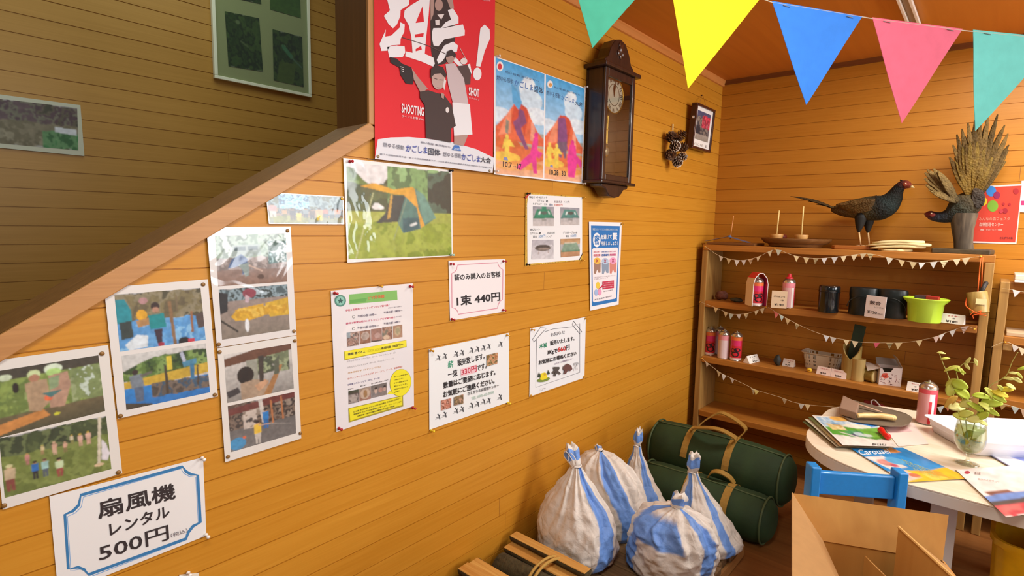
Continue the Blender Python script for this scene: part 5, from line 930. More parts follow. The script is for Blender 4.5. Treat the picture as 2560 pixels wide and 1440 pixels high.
for (px, py), fn, lb, dr in (((1773, 889), redscript, 'red gas can at the left end of the third board, against the shelf side', .3), ((1797, 887), silvery, 'silver-pink gas can standing behind the two front gas cans', .0), ((1807, 898), silvery, 'pale pink gas can between two red ones on the third board', .2), ((1838, 903), redscript, 'red gas can with black swirl lettering, rightmost of four on the third board', .0)):
    p = at2(px, py, Z2, .034); gas_can(p, toward(p) + dr, fn, lb)
p = at2(1968, 771, zs1(.54), .036); gas_can(p, toward(p) - .1, pinkwhite, 'pink spray gas can with red cap behind a price sign on the second board', cap=True, h=.145)
# three-pack: a can inside an arched paper sleeve
p = at2(1890, 766, zs1(.37), .040); pk = gas_can(p, toward(p) + .5, redscript, 'red gas can inside the arched paper sleeve on the second board', h=.140)
sl_ = thing('paper_sleeve', p, 'arched red and white paper sleeve around a gas can on the second board', 'sleeve'); q = toward(p); ux = Vector((math.cos(q + math.pi/2 + .5), math.sin(q + math.pi/2 + .5), 0)); uy = Vector((math.cos(q + .5), math.sin(q + .5), 0))
m = MB(); m.anyc = True; outl = [(-.044, 0), (-.044, .13), (-.036, .165), (-.012, .194), (.012, .194), (.036, .165), (.044, .13), (.044, 0)]; ring = []
dep = .040
for i in range(len(outl) - 1):
    (a, za), (b, zb_) = outl[i], outl[i+1]; q4 = [p + ux*a + Vector((0, 0, za)) + uy*.036, p + ux*b + Vector((0, 0, zb_)) + uy*.036, p + ux*b + Vector((0, 0, zb_)) - uy*.046, p + ux*a + Vector((0, 0, za)) - uy*.046]
    nrm_ = (q4[1] - q4[0]).cross(q4[2] - q4[0]).normalized(); m.ink(['#e8dcd8', '#e8dcd8', '#d8402c', '#d8402c', '#d8402c', '#c8306a', '#d0407a'][i]); m.slab(q4, nrm_*.0018)
m.build('wrap', DYED, sl_)
m = MB(); m.anyc = True
for i in range(len(outl) - 1):
    (a, za), (b, zb_) = outl[i], outl[i+1]; A, B = p + ux*a + Vector((0, 0, za)) + uy*.0365, p + ux*b + Vector((0, 0, zb_)) + uy*.0365; m.ink('#f0ece8').tube([A, B], .0022, 6)
m.build('edge_strip', DYED, sl_)
# ---- price cards
def card(bl, br, z, h, label, lines, depth=.035, lean=.5, paper='#efe8dc', top=None, thick=None, y_in=0.0):
    A, B = onZ(*bl, z), onZ(*br, z); w = B - A; back = Vector((-w.y, w.x, 0)).normalized()
    if back.y < 0: back = -back
    A += back*y_in; B += back*y_in; A.z = B.z = z + .0006
    t = MB(); t.anyc = True; t.ink(paper); up = Vector((0, 0, h)) + back*depth*lean
    if thick: t.hexa([A, B, B + back*thick, A + back*thick, A + up, B + up, B + up + back*thick, A + up + back*thick])
    else: t.slab([A, A + back*depth, A + up], w)
    n = w.cross(up).normalized(); n = n if n.y < 0 else -n
    for s, u0, v0, u1, hh, c, bd in lines:
        if s is None: q = [A + w*u0 + up*v0 + n*.0004, A + w*u1 + up*v0 + n*.0004, A + w*u1 + up*(v0+hh) + n*.0004, A + w*u0 + up*(v0+hh) + n*.0004]; t.ink(c).add(q, [(0, 1, 2, 3)])
        else: put_text(t, s, A + w*u0 + up*v0 + n*.0008, w*(u1-u0), up*hh, c, bd)
    o = t.build('price_card', DYED, loc=(A + B)/2); return tag(o, label, 'price card', 'price cards on the shelf boards')
B1 = '#3a3230'
card((1927, 769), (1966, 772), zs1(.5), .098, 'upright beige price sign in front of the capped gas can', [('ガスボンベ', .14, .62, .86, .10, B1, .01), ('1本', .62, .42, .80, .10, B1, .01), ('¥140', .22, .14, .80, .13, B1, .02)], thick=.002, depth=.02, lean=.3, paper='#dcc2a0')
card((2160, 791), (2210, 799), zs1(.97), .112, 'upright white price sign for mess tins, 120 yen', [('飯合', .20, .60, .76, .17, '#5a5050', .03), ('レンタル', .46, .46, .92, .07, B1, 0), ('¥120', .14, .18, .62, .13, '#3a3230', .02), ('（税込）', .62, .18, .92, .07, B1, 0)], thick=.002, depth=.02, lean=.3, paper='#eee8e8')
card((2351, 806), (2408, 813), zs1(1.32), .045, 'white price card with red heading, 180 yen, beside the lime tub', [('ライター', .25, .70, .80, .16, '#c8323a', .03), ('1個', .46, .46, .60, .14, B1, .01), ('¥180', .22, .10, .74, .24, B1, .03)])
card((1874, 910), (1900, 904), Z2, .043, 'white price card beside the four gas cans, 50 yen', [('マッチ', .18, .66, .78, .18, B1, .02), ('1箱', .40, .42, .62, .14, B1, .01), ('¥50', .34, .10, .76, .20, B1, .03)], depth=.045)
card((1955, 914), (1983, 919), Z2, .042, 'small pink-headed price card next to the dark stone', [('バードコール', .15, .70, .92, .15, '#c8464a', .02), ('1個', .42, .46, .64, .13, B1, .01), ('¥70', .26, .10, .70, .20, B1, .03)], depth=.045)
card((2040, 934), (2074, 941), Z2, .043, 'pink-white price card below the white basket, left of a pair', [('つまようじ', .2, .70, .85, .13, '#c8565a', .01), ('¥30', .28, .12, .72, .22, B1, .03)], paper='#ecd8cc')
card((2075, 941), (2113, 949), Z2, .043, 'pink-white price card below the white basket, right of a pair', [('わりばし', .2, .70, .80, .13, '#c8565a', .01), ('¥20', .30, .12, .72, .22, B1, .03)], paper='#ecd8cc')
card((2265, 976), (2301, 983), Z2, .046, 'white price card with red heading at the right of the third board', [('竹とんぼ', .30, .74, .80, .13, '#c8323a', .02), ('1個', .52, .48, .66, .13, B1, .01), ('¥30', .36, .12, .82, .22, B1, .03)])
# ---- second board
p = at2(2069, 783, zs1(.75), .052); blk = plain('black_enamel', '#14181a', .16, coat=.3)
mt = thing('mess_tin', p, 'glossy black round mess tin standing alone on the second board', 'mess tin', 'black mess tins')
MB().lathe([(.047, .0005), (.050, .003), (.051, .11), (.0525, .112), (.0525, .138), (.049, .146), (.001, .147)], p, seg=40).build('body', blk, mt, smooth=True, auto=True)
MB().tube([p + Vector((.0535*math.cos(t), .0535*math.sin(t), .113)) for t in [2*math.pi*i/36 for i in range(36)]], .0012, 6, closed=True).build('lid_seam', blk, mt, smooth=True)
def mess(px, py, label, rz):
    p = at2(px, py, zs1(.95), .045); t = thing('mess_tin', p, label, 'mess tin', 'black mess tins'); mt = plain('mess_tin_green_black', '#161b19', .35, noise=.2)
    def kid(s, z):
        pts = []
        for i in range(40):
            a = 2*math.pi*i/40; r = .055*s*(1 - .20*math.exp(-((a - math.pi/2)/.6)**2)); q = Vector((r*1.18*math.cos(a), r*.78*math.sin(a), z)); q.rotate(Matrix.Rotation(rz, 3, 'Z')); pts.append(p + q)
        return pts
    MB().loft([kid(.95, .0005), kid(1, .004), kid(1, .098)]).build('body', mt, t, smooth=True, auto=True); lid = MB().loft([kid(1.03, .0985), kid(1.03, .135), kid(.97, .146), kid(.5, .148)]).build('lid', mt, t, smooth=True, auto=True)
    c = [p + Matrix.Rotation(rz, 3, 'Z') @ Vector((.069*math.cos(a), -.046 - .004, .045 + .06*math.sin(a))) for a in [math.pi*i/14 for i in range(15)]]; MB().tube(c, .0022, 8).build('wire_handle', plain('wire_dark', '#3a3d3a', .35, .8), t, smooth=True)
mess(2155, 790, 'black lidded mess tin behind the 120 yen sign, left one', .1); mess(2226, 797, 'black lidded mess tin behind the 120 yen sign, right one', -.05)
p = at2(2309, 809, zs1(1.18), .062); lime = plain('lime_plastic', '#b5d83a', .35)
tb = thing('plastic_tub', p, 'lime green oval plastic tub with a wide rim on the second board', 'tub')
prof = [(.062, .0008), (.066, .004), (.074, .092), (.090, .108), (.094, .116), (.090, .119), (.074, .112), (.070, .094), (.062, .008), (.001, .007)]
MB().lathe(prof, p, seg=48, sy=.74, caps=False).build('bowl', lime, tb, smooth=True, auto=True)
for dx, dy, rz, c, lb in ((-.022, .0, .2, '#3a2a2c', 'dark lighter box lying in the lime tub, left'), (.026, -.004, -.25, '#b0322c', 'red lighter box lying in the lime tub, right'), (-.01, .026, .1, '#7a4038', 'brown-red lighter box at the back of the lime tub')):
    o = MB().box((p.x + dx, p.y + dy, p.z + .115), (.052, .026, .030), Matrix.Rotation(rz, 3, 'Z')).build('lighter_box', plain('box_' + c[1:], c, .35), loc=(p.x + dx, p.y + dy, p.z + .10), bevel=.002); tag(o, lb, 'box', 'boxes in the lime tub')
def rock(name, c, r, sc, col, label, cat, seed, grp=None):
    m = MB(); m.ball((0, 0, 0), 1, 22); c = Vector(c)
    m.v = [c + Vector((v.x*r*sc[0], v.y*r*sc[1], v.z*r*sc[2])) * (1 + .35*mnoise.noise(v*1.7 + Vector((seed, 0, 0)))) for v in m.v]; lo = min(v.z for v in m.v); m.v = [v + Vector((0, 0, c.z - lo - r*0)) - Vector((0, 0, 0)) for v in m.v]
    lo = min(v.z for v in m.v); m.v = [v - Vector((0, 0, lo - c.z)) for v in m.v]
    o = m.build(name, plain('stuff_' + col[1:], col, .6, noise=.35, nscale=60, bump=.4, bscale=120), loc=c, smooth=True); return tag(o, label, cat, grp)
p = onZ(1795, 752, zs1(.12)); p.y += .05; rock('driftwood_piece', p, .034, (1.3, .7, .8), '#6e4030', 'reddish brown driftwood lump at the left of the second board', 'driftwood', 3)
p = onZ(1835, 757, zs1(.22)); p.y += .04; rock('stone', p, .024, (1.5, .8, .55), '#4a4f44', 'small dark greenish stone right of the driftwood lump', 'stone', 7)
# bamboo cup hanging on orange cord
pc_ = onY(2443, 738, 3.366); hb = thing('bamboo_cup', pc_, 'bamboo cup hanging by orange cord from the right end of the top board', 'cup'); bam = wood('bamboo', '#b59a56', '#96793c', 'z', .4, 1.2); org = plain('orange_cord', '#f0641c', .6)
ax = Vector((-.20, .10, 1)).normalized()
MB().lathe([(.030, -.085), (.036, -.080), (.039, -.02), (.039, .012), (.037, .016), (.0335, .014), (.0325, -.05), (.001, -.052)], pc_, ax, 28, caps=True).build('cup', bam, hb, smooth=True, auto=True)
hk = onY(2452, 643, 3.388)
MB().tube([hk, pc_ + Vector((.0, .036, .018)), pc_ + Vector((-.006, .040, -.02))], .0022, 8).build('cord', org, hb, smooth=True); MB().tube([hk + Vector((.007, 0, 0)), pc_ + Vector((.012, .036, .018))], .0022, 8).build('cord', org, hb, smooth=True)
lp = [pc_ + ax*-.035 + Vector((-.043, 0, .02)), pc_ + ax*-.05 + Vector((-.046, -.02, 0)), pc_ + ax*-.062 + Vector((-.030, -.038, -.005)), pc_ + ax*-.072 + Vector((0, -.042, -.012)), pc_ + ax*-.078 + Vector((.025, -.034, -.012))]
MB().tube(catmull(lp, 5), .0024, 8).build('tie', org, hb, smooth=True)
m = MB(); q = lp[3]
for a in (0.3, 1.2, 2.6, 3.6): m.tube(catmull([q, q + Vector((.022*math.cos(a), -.004, .016*math.sin(a))), q + Vector((.03*math.cos(a + .5), -.006, .018*math.sin(a + .5) - .008))], 4), .003, 8, flat=.4)
m.build('bow', org, hb, smooth=True)
MB().box(pc_ + ax*-.026 + Vector((.012, -.0405, 0)), (.040, .0015, .026), Matrix.Rotation(.25, 3, 'Z')).build('paper_tag', plain('tag_cream', '#d9c38c', .6), hb)
br_ = thing('brush', pc_, 'dark handled brush standing in the hanging bamboo cup', 'brush'); m = MB(); m.tube([pc_ + Vector((.004, 0, -.045)), pc_ + Vector((.014, .006, .02)), pc_ + Vector((.026, .010, .058))], [.006, .0085, .010], 10); m.ball(pc_ + Vector((.0262, .010, .058)), .0095, 10); m.build('handle', plain('handle_dark', '#2c2620', .5), br_, smooth=True); MB().tube([pc_ + Vector((.003, 0, -.048)), pc_ + Vector((.001, 0, -.051))], .008, 8).build('bristles', plain('bristle_tan', '#8a744e', .8), br_)
# ---- third board
p = at2(1943, 915, Z2, .01); o = rock('stone', p, .034, (.55, .45, 1.0), '#2f322e', 'dark upright stone between two price cards on the third board', 'stone', 11)
bk = thing('basket', onZ(2050, 922, Z2), 'white perforated plastic basket on the third board', 'basket'); A, B = onZ(2008, 921, Z2), onZ(2094, 931, Z2); bc = (A + B)/2 + Vector((0, .06, 0)); bl_ = (B - A).length
def brect(hw, hd, z, n=18):
    pts = []
    for i in range(4*n):
        a = 2*math.pi*(i + .5)/(4*n); e = .42; cx = math.copysign(abs(math.cos(a))**e, math.cos(a)); sy = math.copysign(abs(math.sin(a))**e, math.sin(a)); pts.append(Vector((bc.x + hw*cx, bc.y + hd*sy, Z2 + z)))
    return pts
hs = [(.5*bl_, .055, .001), (.505*bl_, .056, .02), (.52*bl_, .057, .03), (.53*bl_, .058, .04), (.545*bl_, .059, .05), (.56*bl_, .060, .06), (.575*bl_, .061, .085), (.64*bl_, .072, .092), (.645*bl_, .073, .096)]
m = MB(); R_ = [brect(*h) for h in hs]; n = len(R_[0]); vs = [q for r in R_ for q in r]; fs = []
for i in range(len(R_) - 1):
    for j in range(n):
        if i in (1, 3, 5) and j % 3 == 1: continue
        fs.append((i*n + j, i*n + (j+1) % n, (i+1)*n + (j+1) % n, (i+1)*n + j))
fs.append(tuple(range(n))[::-1]); m.add(vs, fs); o = m.build('basket_shell', plain('basket_white', '#d9d2bc', .4), bk, smooth=False); so = o.modifiers.new('wall', 'SOLIDIFY'); so.thickness = .0018
p = at2(2023, 931, Z2, .008); o = MB().ink('#e0b82c').ball(p + Vector((0, 0, .0125)), .0125, 16, (1.15, .9, 1)).ink('#6a3a20').ball(p + Vector((0, -.006, .013)), .008, 10, (1.1, .8, .5)).build('wrapped_sweet', DYED, loc=p, smooth=True); tag(o, 'tiny round yellow and brown sweet in front of the white basket', 'sweet')
def bamboo(name, c, r, h, label, cutv=False, mat=bam, solid=False):
    n = 32; rings = []
    def top(a): return h - (.075*max(0, 1 - abs(((a + math.pi/2 + math.pi) % (2*math.pi) - math.pi))/1.25)**.7 if cutv else 0)
    ring = lambda rr, zf: [Vector(c) + Vector((rr*math.cos(a), rr*math.sin(a), zf(a))) for a in [2*math.pi*i/n for i in range(n)]]
    rings = [ring(r, lambda a: .0006), ring(r*1.02, lambda a: .012), ring(r, lambda a: .03), ring(r, lambda a: top(a)*.75), ring(r, top), ring(r*.86, lambda a: top(a) + .001)]
    if solid: rings += [ring(r*.8, lambda a: h - .002), ring(.001, lambda a: h - .002)]
    else: rings += [ring(r*.84, lambda a: min(top(a), .05)), ring(r*.84, lambda a: .02)]
    o = MB().loft(rings, caps=True).build(name, mat, loc=c, smooth=True, auto=True); return tag(o, label, 'bamboo')
p = at2(2124, 950, Z2, .050); bamboo('bamboo_cup', p, .046, .185, 'tall bamboo cup with a deep U-shaped cut on the third board', True)
o = MB().box((p.x + .01, p.y + .012, p.z + .165), (.055, .003, .27), Matrix.Rotation(.12, 3, 'Y')).build('green_sheet', plain('dark_green_sheet', '#22331f', .5, noise=.2)); o.location = o.location; tag(o, 'dark green sheet standing in the tall bamboo cup', 'sheet')
p = at2(2142, 954, Z2, .034); bamboo('bamboo_piece', p, .033, .120, 'short pale bamboo post in front of the tall cut cup', False, wood('bamboo_pale', '#c4a868', '#a88a4c', 'z', .4, 1.2), True)
lc = onZ(2182, 960, Z2) + Vector((0, .036, .035)); lg = thing('bamboo_log', lc - Vector((0, 0, .035)), 'short bamboo log lying on its side beside the pale post', 'bamboo'); ax = Vector((.96, -.28, 0)).normalized()
MB().lathe([(.030, -.085), (.033, -.080), (.033, -.012), (.0355, -.006), (.0355, 0), (.032, .002)], lc, ax, 28).build('log', wood('bamboo_olive', '#a08a44', '#84702f', 'x', .4, 1.2), lg, smooth=True, auto=True); MB().lathe([(.031, .0022), (.030, .004), (.024, .0042), (.001, .0043)], lc, ax, 28).build('cut_end', plain('bamboo_end', '#d0b87c', .6), lg)
# paper box with charcoal
A, B = onZ(2196, 961, Z2), onZ(2252, 967, Z2); w = B - A; up = Vector((0, 0, .098)); dp = Vector((-w.y, w.x, 0)).normalized()*.085
gbx = thing('gift_box', (A + B)/2, 'opened white paper box with red print and speckles on the third board', 'box'); m = MB(); m.anyc = True; m.ink('#e2d6d0')
m.slab([A, A + w, A + w + up, A + w*.62 + up, A + w*.5 + up*.76, A + w*.2 + up*.72, A + w*.12 + up*.9, A + up*.9], dp.normalized()*.0015)
m.slab([A, A + dp, A + dp + up, A + up], w.normalized()*.0015); m.slab([A + w, A + w + up, A + w + dp + up, A + w + dp], -w.normalized()*.0015); m.slab([A + dp, A + w + dp, A + w + dp + up*.95, A + dp + up*.95], -dp.normalized()*.0015)
n = w.cross(up).normalized(); n = n if n.y < 0 else -n; rng = random.Random(9)
for i in range(46):
    u, v = rng.uniform(.05, .95), rng.uniform(.06, .66 if True else .9); s = rng.uniform(.0015, .0035); c = A + w*u + up*v + n*.0004; m.ink(rng.choice(['#8a6a6c', '#b08a86', '#6a5054', '#c49a94'])); a = rng.uniform(0, 3); e = Vector((w.normalized()*math.cos(a) + Vector((0, 0, 1))*math.sin(a))); f_ = w.normalized()*-math.sin(a) + Vector((0, 0, 1))*math.cos(a); m.add([c - e*s*1.6 - f_*s*.6, c + e*s*1.6 - f_*s*.6, c + e*s*1.6 + f_*s*.6, c - e*s*1.6 + f_*s*.6], [(0, 1, 2, 3)])
for u, v, s in ((.22, .56, .010), (.30, .60, .008), (.16, .50, .007), (.34, .48, .008), (.26, .46, .009)): c = A + w*u + up*v + n*.0006; m.ink('#e0604a'); m.add([c + (w.normalized()*math.cos(t) + Vector((0, 0, 1))*math.sin(t))*s for t in [2*math.pi*i/12 for i in range(12)]], [tuple(range(12))])
m.build('carton', DYED, gbx)
m = MB(); m.anyc = True; m.ink('#c9c2b8'); m.slab([A + w + up, A + w + dp + up, A + w + dp + up + Vector((-.03, .0, .055)), A + w + up + Vector((-.03, 0, .055))], (.0012, 0, 0)); m.build('side_flap', DYED, gbx)
m = MB(); m.anyc = True; m.ink('#a5a29c'); m.slab([A + dp + up*.95, A + w + dp + up*.95, A + w + dp*1.35 + up*1.28, A + dp*1.35 + up*1.28], (0, .0012, 0)); m.ink('#b9b0a8'); m.build('back_flap', DYED, gbx)
m = MB(); m.anyc = True; m.ink('#dcd0c4'); m.slab([A + up*.9, A + up*.9 + dp, A + up*.95 + dp + Vector((-.052, -.01, .004)), A + up*.9 + Vector((-.052, -.02, -.02))], (0, 0, .0012)); m.build('side_flap', DYED, gbx)
o = MB().hexa([A + w*.06 + dp*.1 + up*.02, A + w*.94 + dp*.1 + up*.02, A + w*.94 + dp*.9 + up*.02, A + w*.06 + dp*.9 + up*.02, A + w*.06 + dp*.1 + up*.6, A + w*.94 + dp*.1 + up*.62, A + w*.94 + dp*.9 + up*.8, A + w*.06 + dp*.9 + up*.8]).build('charcoal_pack', plain('charcoal_grey', '#3f453c', .7, noise=.3, bump=.5), loc=(A + B)/2, bevel=.004); tag(o, 'dark grey charcoal pack inside the opened white box', 'charcoal')
A = onZ(2100, 905, Z2)
# ---- bottom board
bot = thing('bottle', onZ(2288, 1062, Z3) + Vector((0, .03, 0)), 'dark bottle with pale cap on the lowest board behind the table', 'bottle'); c = onY(2288, 1010, 3.50); c.z = Z3
MB().lathe([(.030, .0008), (.033, .004), (.033, .115), (.016, .145), (.0145, .150)], c, seg=28).build('body', plain('bottle_dark', '#141a14', .2), bot, smooth=True, auto=True); MB().lathe([(.0165, .151), (.0165, .176), (.0155, .178), (.001, .1785)], c, seg=20).build('cap', plain('cap_pale', '#c4c9ac', .4), bot, smooth=True, auto=True)
def blob(name, c, sx, sy, h, mt, label, cat, seed, knot=False):
    m = MB(); n = 28; R_ = []
    for i in range(14):
        t = i/13; r = (math.sin(math.pi*min(.98, .08 + t*.85))**.6) * (1 - .25*t); ring = []
        for j in range(n):
            a = 2*math.pi*j/n; w_ = 1 + .16*mnoise.noise(Vector((math.cos(a)*1.6 + seed, math.sin(a)*1.6, t*3))); ring.append(Vector(c) + Vector((sx*r*w_*math.cos(a), sy*r*w_*math.sin(a), h*t*(1 + .1*mnoise.noise(Vector((a, seed, t)))))))
        R_.append(ring)
    m.loft(R_); o = m.build(name, mt, loc=c, smooth=True); return tag(o, label, cat)
c = onY(2088, 1040, 3.475); c.z = Z3 + .001; blob('plastic_bag', c, .042, .05, .155, filmy('clear_film', '#d8d8d8', .38, .15), 'crumpled clear plastic bag on the lowest board left of the trowel', 'bag', 2)
c = onY(2135, 1040, 3.50); c.z = Z3 + .001; pb = thing('carrier_bag', c, 'brownish plastic carrier bag with loop handle on the lowest board', 'bag'); m = MB()
R_ = []
for t, r in ((0, .75), (.05, .95), (.4, 1), (.8, .85), (1, .55)):
    R_.append([c + Vector((.075*r*math.cos(a)*(1 + .1*math.sin(5*a)), .055*r*math.sin(a), .125*t + .008*math.sin(3*a)*t)) for a in [2*math.pi*j/28 for j in range(28)]])
m.loft(R_); m.build('bag_body', filmy('brown_film', '#8a6a50', .8, .3), pb, smooth=True)
MB().tube(catmull([c + Vector((-.045, 0, .12)), c + Vector((-.035, -.01, .16)), c + Vector((.01, -.015, .175)), c + Vector((.045, -.01, .155)), c + Vector((.055, 0, .115))], 6), .009, 8, flat=.35, up=(0, 1, 0)).build('handle', filmy('brown_film2', '#9a8068', .85, .3), pb, smooth=True)
c = onY(2210, 1045, 3.47); c.z = Z3; rd = thing('red_strap', c, 'red strap with a white cord loop lying on the lowest board', 'strap')
MB().tube(catmull([onY(2160, 1005, 3.45), onY(2195, 1012, 3.44), onY(2235, 1030, 3.44), onY(2262, 1036, 3.45)], 6), .011, 8, flat=.3, up=(0, 1, 0)).build('webbing', plain('red_webbing', '#8a2a24', .7), rd, smooth=True); MB().tube(catmull([onY(2180, 1012, 3.44), onY(2178, 1003, 3.43), onY(2186, 1000, 3.43), onY(2196, 1010, 3.43), onY(2204, 1019, 3.44)], 6), .0035, 8).build('cord_loop', plain('white_cord', '#e8e4e0', .6), rd, smooth=True)
m = MB(); m.box((c.x, 3.47, Z3 + .06), (.14, .10, .118)); tag(m.build('cloth_bundle', plain('dark_cloth', '#2c1d18', .9, noise=.3), loc=(c.x, 3.47, Z3), bevel=.02), 'dark cloth bundle under the red strap on the lowest board', 'cloth')
# ================================================================== ON TOP OF THE SHELF UNIT
tw_ = wood('turned_wood', '#8a6034', '#6b4522', 'x', .4, .8)
o = MB().hexa([(.055, 3.425, ZT + .0005), (.345, 3.425, ZT + .0005), (.345, 3.62, ZT + .0005), (.055, 3.62, ZT + .0005), (.055, 3.425, ZT + .016), (.345, 3.425, ZT + .016), (.345, 3.62, ZT + .016), (.055, 3.62, ZT + .016)]).build('wooden_board', wood('board_brown', '#8a5a2c', '#6b421c', 'x', .45, 1.2), bevel=.003); o.location = o.location; tag(o, 'thin brown board at the left end on top of the shelf', 'board')
# blue plastic roof-shaped cover with a stick
c = onY(1830, 600, 3.50); c.z = ZT + .0166; hc = thing('blue_whirligig', c, 'blue plastic whirligig with an upright stick at the shelf top left', 'toy')
bl_m = plain('blue_film', '#5a6f96', .35, noise=.15, nscale=60)
L1, Pk, R1 = onY(1766, 600, 3.50), onY(1826, 585, 3.50), onY(1872, 605, 3.50); L1.z = R1.z = c.z + .002; Pk.z = c.z + .034
m = MB(); m.slab([L1 + Vector((0, -.03, 0)), Pk + Vector((-.01, -.022, 0)), Pk + Vector((-.01, .022, 0)), L1 + Vector((0, .03, 0))], (0, 0, .0016)); m.build('blade', filmy('pale_blue_film', '#8d8f9a', .75, .2), hc); m = MB(); m.slab([Pk + Vector((-.01, -.024, 0)), R1 + Vector((0, -.034, 0)), R1 + Vector((0, .034, 0)), Pk + Vector((-.01, .024, 0))], (0, 0, .002)); m.build('blade', bl_m, hc); MB().lathe([(.010, -.004), (.012, .0), (.008, .006), (.004, .008)], Pk + Vector((-.004, 0, .002)), seg=16).build('hub', bl_m, hc, smooth=True)
MB().tube([Pk + Vector((0, 0, -.015)), onY(1834, 539, 3.50)], .0026, 8).build('stick', plain('stick_pale', '#d99a60', .6), hc, smooth=True)
# round wooden tray
tc_ = Vector((.541, 3.532, ZT + .0006)); tr_ = thing('wooden_tray', tc_, 'round brown turned wooden tray on top of the shelf', 'tray')
MB().lathe([(.128, 0), (.140, .003), (.150, .018), (.170, .024), (.186, .040), (.189, .047), (.186, .050), (.176, .046), (.160, .043), (.001, .043)], tc_, seg=64, sy=.68).build('dish', tw_, tr_, smooth=True, auto=True); MB().tube([tc_ + Vector((.163*math.cos(t), .68*.163*math.sin(t), .0205)) for t in [2*math.pi*i/64 for i in range(64)]], .0012, 6, closed=True).build('turned_groove', plain('groove_brown', '#5c3a1c', .5), tr_)
pale = wood('pale_disc', '#d0a05c', '#b88545', 'x', .5, 1.0)
for (bx, by), (tx, ty), lb in (((1941, 592), (1948, 526), 'pale wooden spinning top with upright stick, left one in the tray'), ((2003, 593), (2009, 516), 'pale wooden spinning top with upright stick, right one in the tray')):
    b = onY(bx, by, 3.50); b.z = tc_.z + .0436; t = thing('spinning_top', b, lb, 'spinning top', 'spinning tops in the tray'); MB().lathe([(.026, .0), (.032, .003), (.0375, .024), (.036, .029), (.001, .030)], b, seg=32).build('disc', pale, t, smooth=True, auto=True); top = onY(tx, ty, 3.50); MB().tube([b + Vector((0, 0, .028)), top], [.0045, .0038], 10).build('stick', plain('stick_cream', '#e6cd86', .5), t, smooth=True)
o = MB().lathe([(.030, 0), (.036, .004), (.034, .026), (.001, .03)], (onY(1950, 585, 3.56).x, 3.575, tc_.z + .0436), seg=28).build('wooden_cup', plain('red_lacquer', '#6a2416', .4), smooth=True); tag(o, 'dark red lacquered cup behind the left spinning top', 'cup')
# slab under the standing pheasant
o = MB().slab([(.742, 3.47, ZT + .0005), (.76, 3.455, ZT + .0005), (.92, 3.455, ZT + .0005), (.945, 3.48, ZT + .0005), (.945, 3.60, ZT + .0005), (.76, 3.61, ZT + .0005), (.742, 3.59, ZT + .0005)], (0, 0, .020)).build('wooden_slab', wood('slab_orange', '#b06c2c', '#925420', 'x', .4, 1.0), bevel=.004); tag(o, 'orange-brown wooden slab under the standing pheasant', 'slab')
# folded cloth: one long strip folded over itself
m = MB(); X0, X1 = .915, 1.178
for i in range(4):
    z = ZT + .001 + i*.0152; R_ = []
    x0 = X0 + (.055, .012, 0, .02)[i]; x1 = X1 - (.075, .022, .0, .028)[i]
    pts = [(x0 + .01, 3.435), (.5*(x0 + x1), 3.418), (x1 - .04, 3.415), (x1, 3.445), (x1 + .004, 3.50), (x1 - .02, 3.56), (.5*(x0 + x1), 3.585), (x0 + .03, 3.575), (x0, 3.50)]
    for zz, s in ((0, .95), (.002, .99), (.007, 1), (.012, .99), (.0142, .95)): R_.append([Vector((.5*(x0+x1) + (a - .5*(x0+x1))*s, 3.5 + (b - 3.5)*s, z + zz*(1 - .5*max(0, (X0 + .08 - a)/.08)) + .0035*math.sin(11*a + 1.7*i) - .010*max(0, (X0 + .07 - a)/.07)*i*.6)) for a, b in pts])
    m.loft([[Vector((q.x, q.y, max(q.z, ZT + .0006))) for q in catmull(r, 4, True)] for r in R_])
m.build('folded_cloth', plain('cream_cloth', '#e2d29a', .85, bump=.3, bscale=300), smooth=True, loc=(1.045, 3.5, ZT)); tag(bpy.data.objects['folded_cloth'], 'folded cream cloth on top of the shelf between the two birds', 'cloth')
# ---- birds
def flat_feather(m, base_, tip, w, nrm, c1, c2, bend=0.0, n=9):
    base_, tip, nrm = Vector(base_), Vector(tip), Vector(nrm).normalized(); d = tip - base_; s = d.normalized().cross(nrm).normalized(); R_ = []; cs = []
    for i in range(n + 1):
        t = i/n; p = base_ + d*t + nrm*bend*math.sin(math.pi*t); ww = w*(math.sin(math.pi*min(.985, .10 + .86*t)))**.75; R_.append([p + s*ww*math.cos(a) + nrm*ww*.10*math.sin(a) for a in [2*math.pi*k_/8 for k_ in range(8)]]); q = [(1-t)*x + t*y for x, y in zip(lin(c1), lin(c2))]; cs.append(tuple(q))
    m.anyc = True; m.loft(R_, cols=cs)
FEA = feathermat('feathers')
def bird_body(rings, y, name, parent, ysc=.82):
    m = MB(); m.anyc = True; P_ = [onY(px, py, y) for px, py, r, c in rings]; sm = []; n = len(P_)
    pts = catmull(P_, 5); rr = []; cc = []
    for i in range(n - 1):
        for k_ in range(5): t = k_/5; rr.append(rings[i][2]*(1-t) + rings[i+1][2]*t); cc.append(tuple((1-t)*a + t*b for a, b in zip(lin(rings[i][3]), lin(rings[i+1][3]))))
    rr.append(rings[-1][2]); cc.append(lin(rings[-1][3]))
    R_ = []
    for i, p in enumerate(pts):
        t = (pts[min(i+1, len(pts)-1)] - pts[max(i-1, 0)]).normalized(); a = Vector((0, 1, 0)); b = t.cross(a).normalized(); R_.append([p + a*math.cos(q)*rr[i]*ysc + b*math.sin(q)*rr[i] for q in [2*math.pi*k_/26 for k_ in range(26)]])
    m.loft(R_, cols=cc); return m.build(name, FEA, parent, smooth=True)
DKG, BRN, RED = '#15130f', '#4a3518', '#7a2e1c'
YA = 3.53
b1 = thing('pheasant', onY(2160, 612, YA), 'stuffed dark pheasant standing on a wooden slab, facing right', 'stuffed bird')
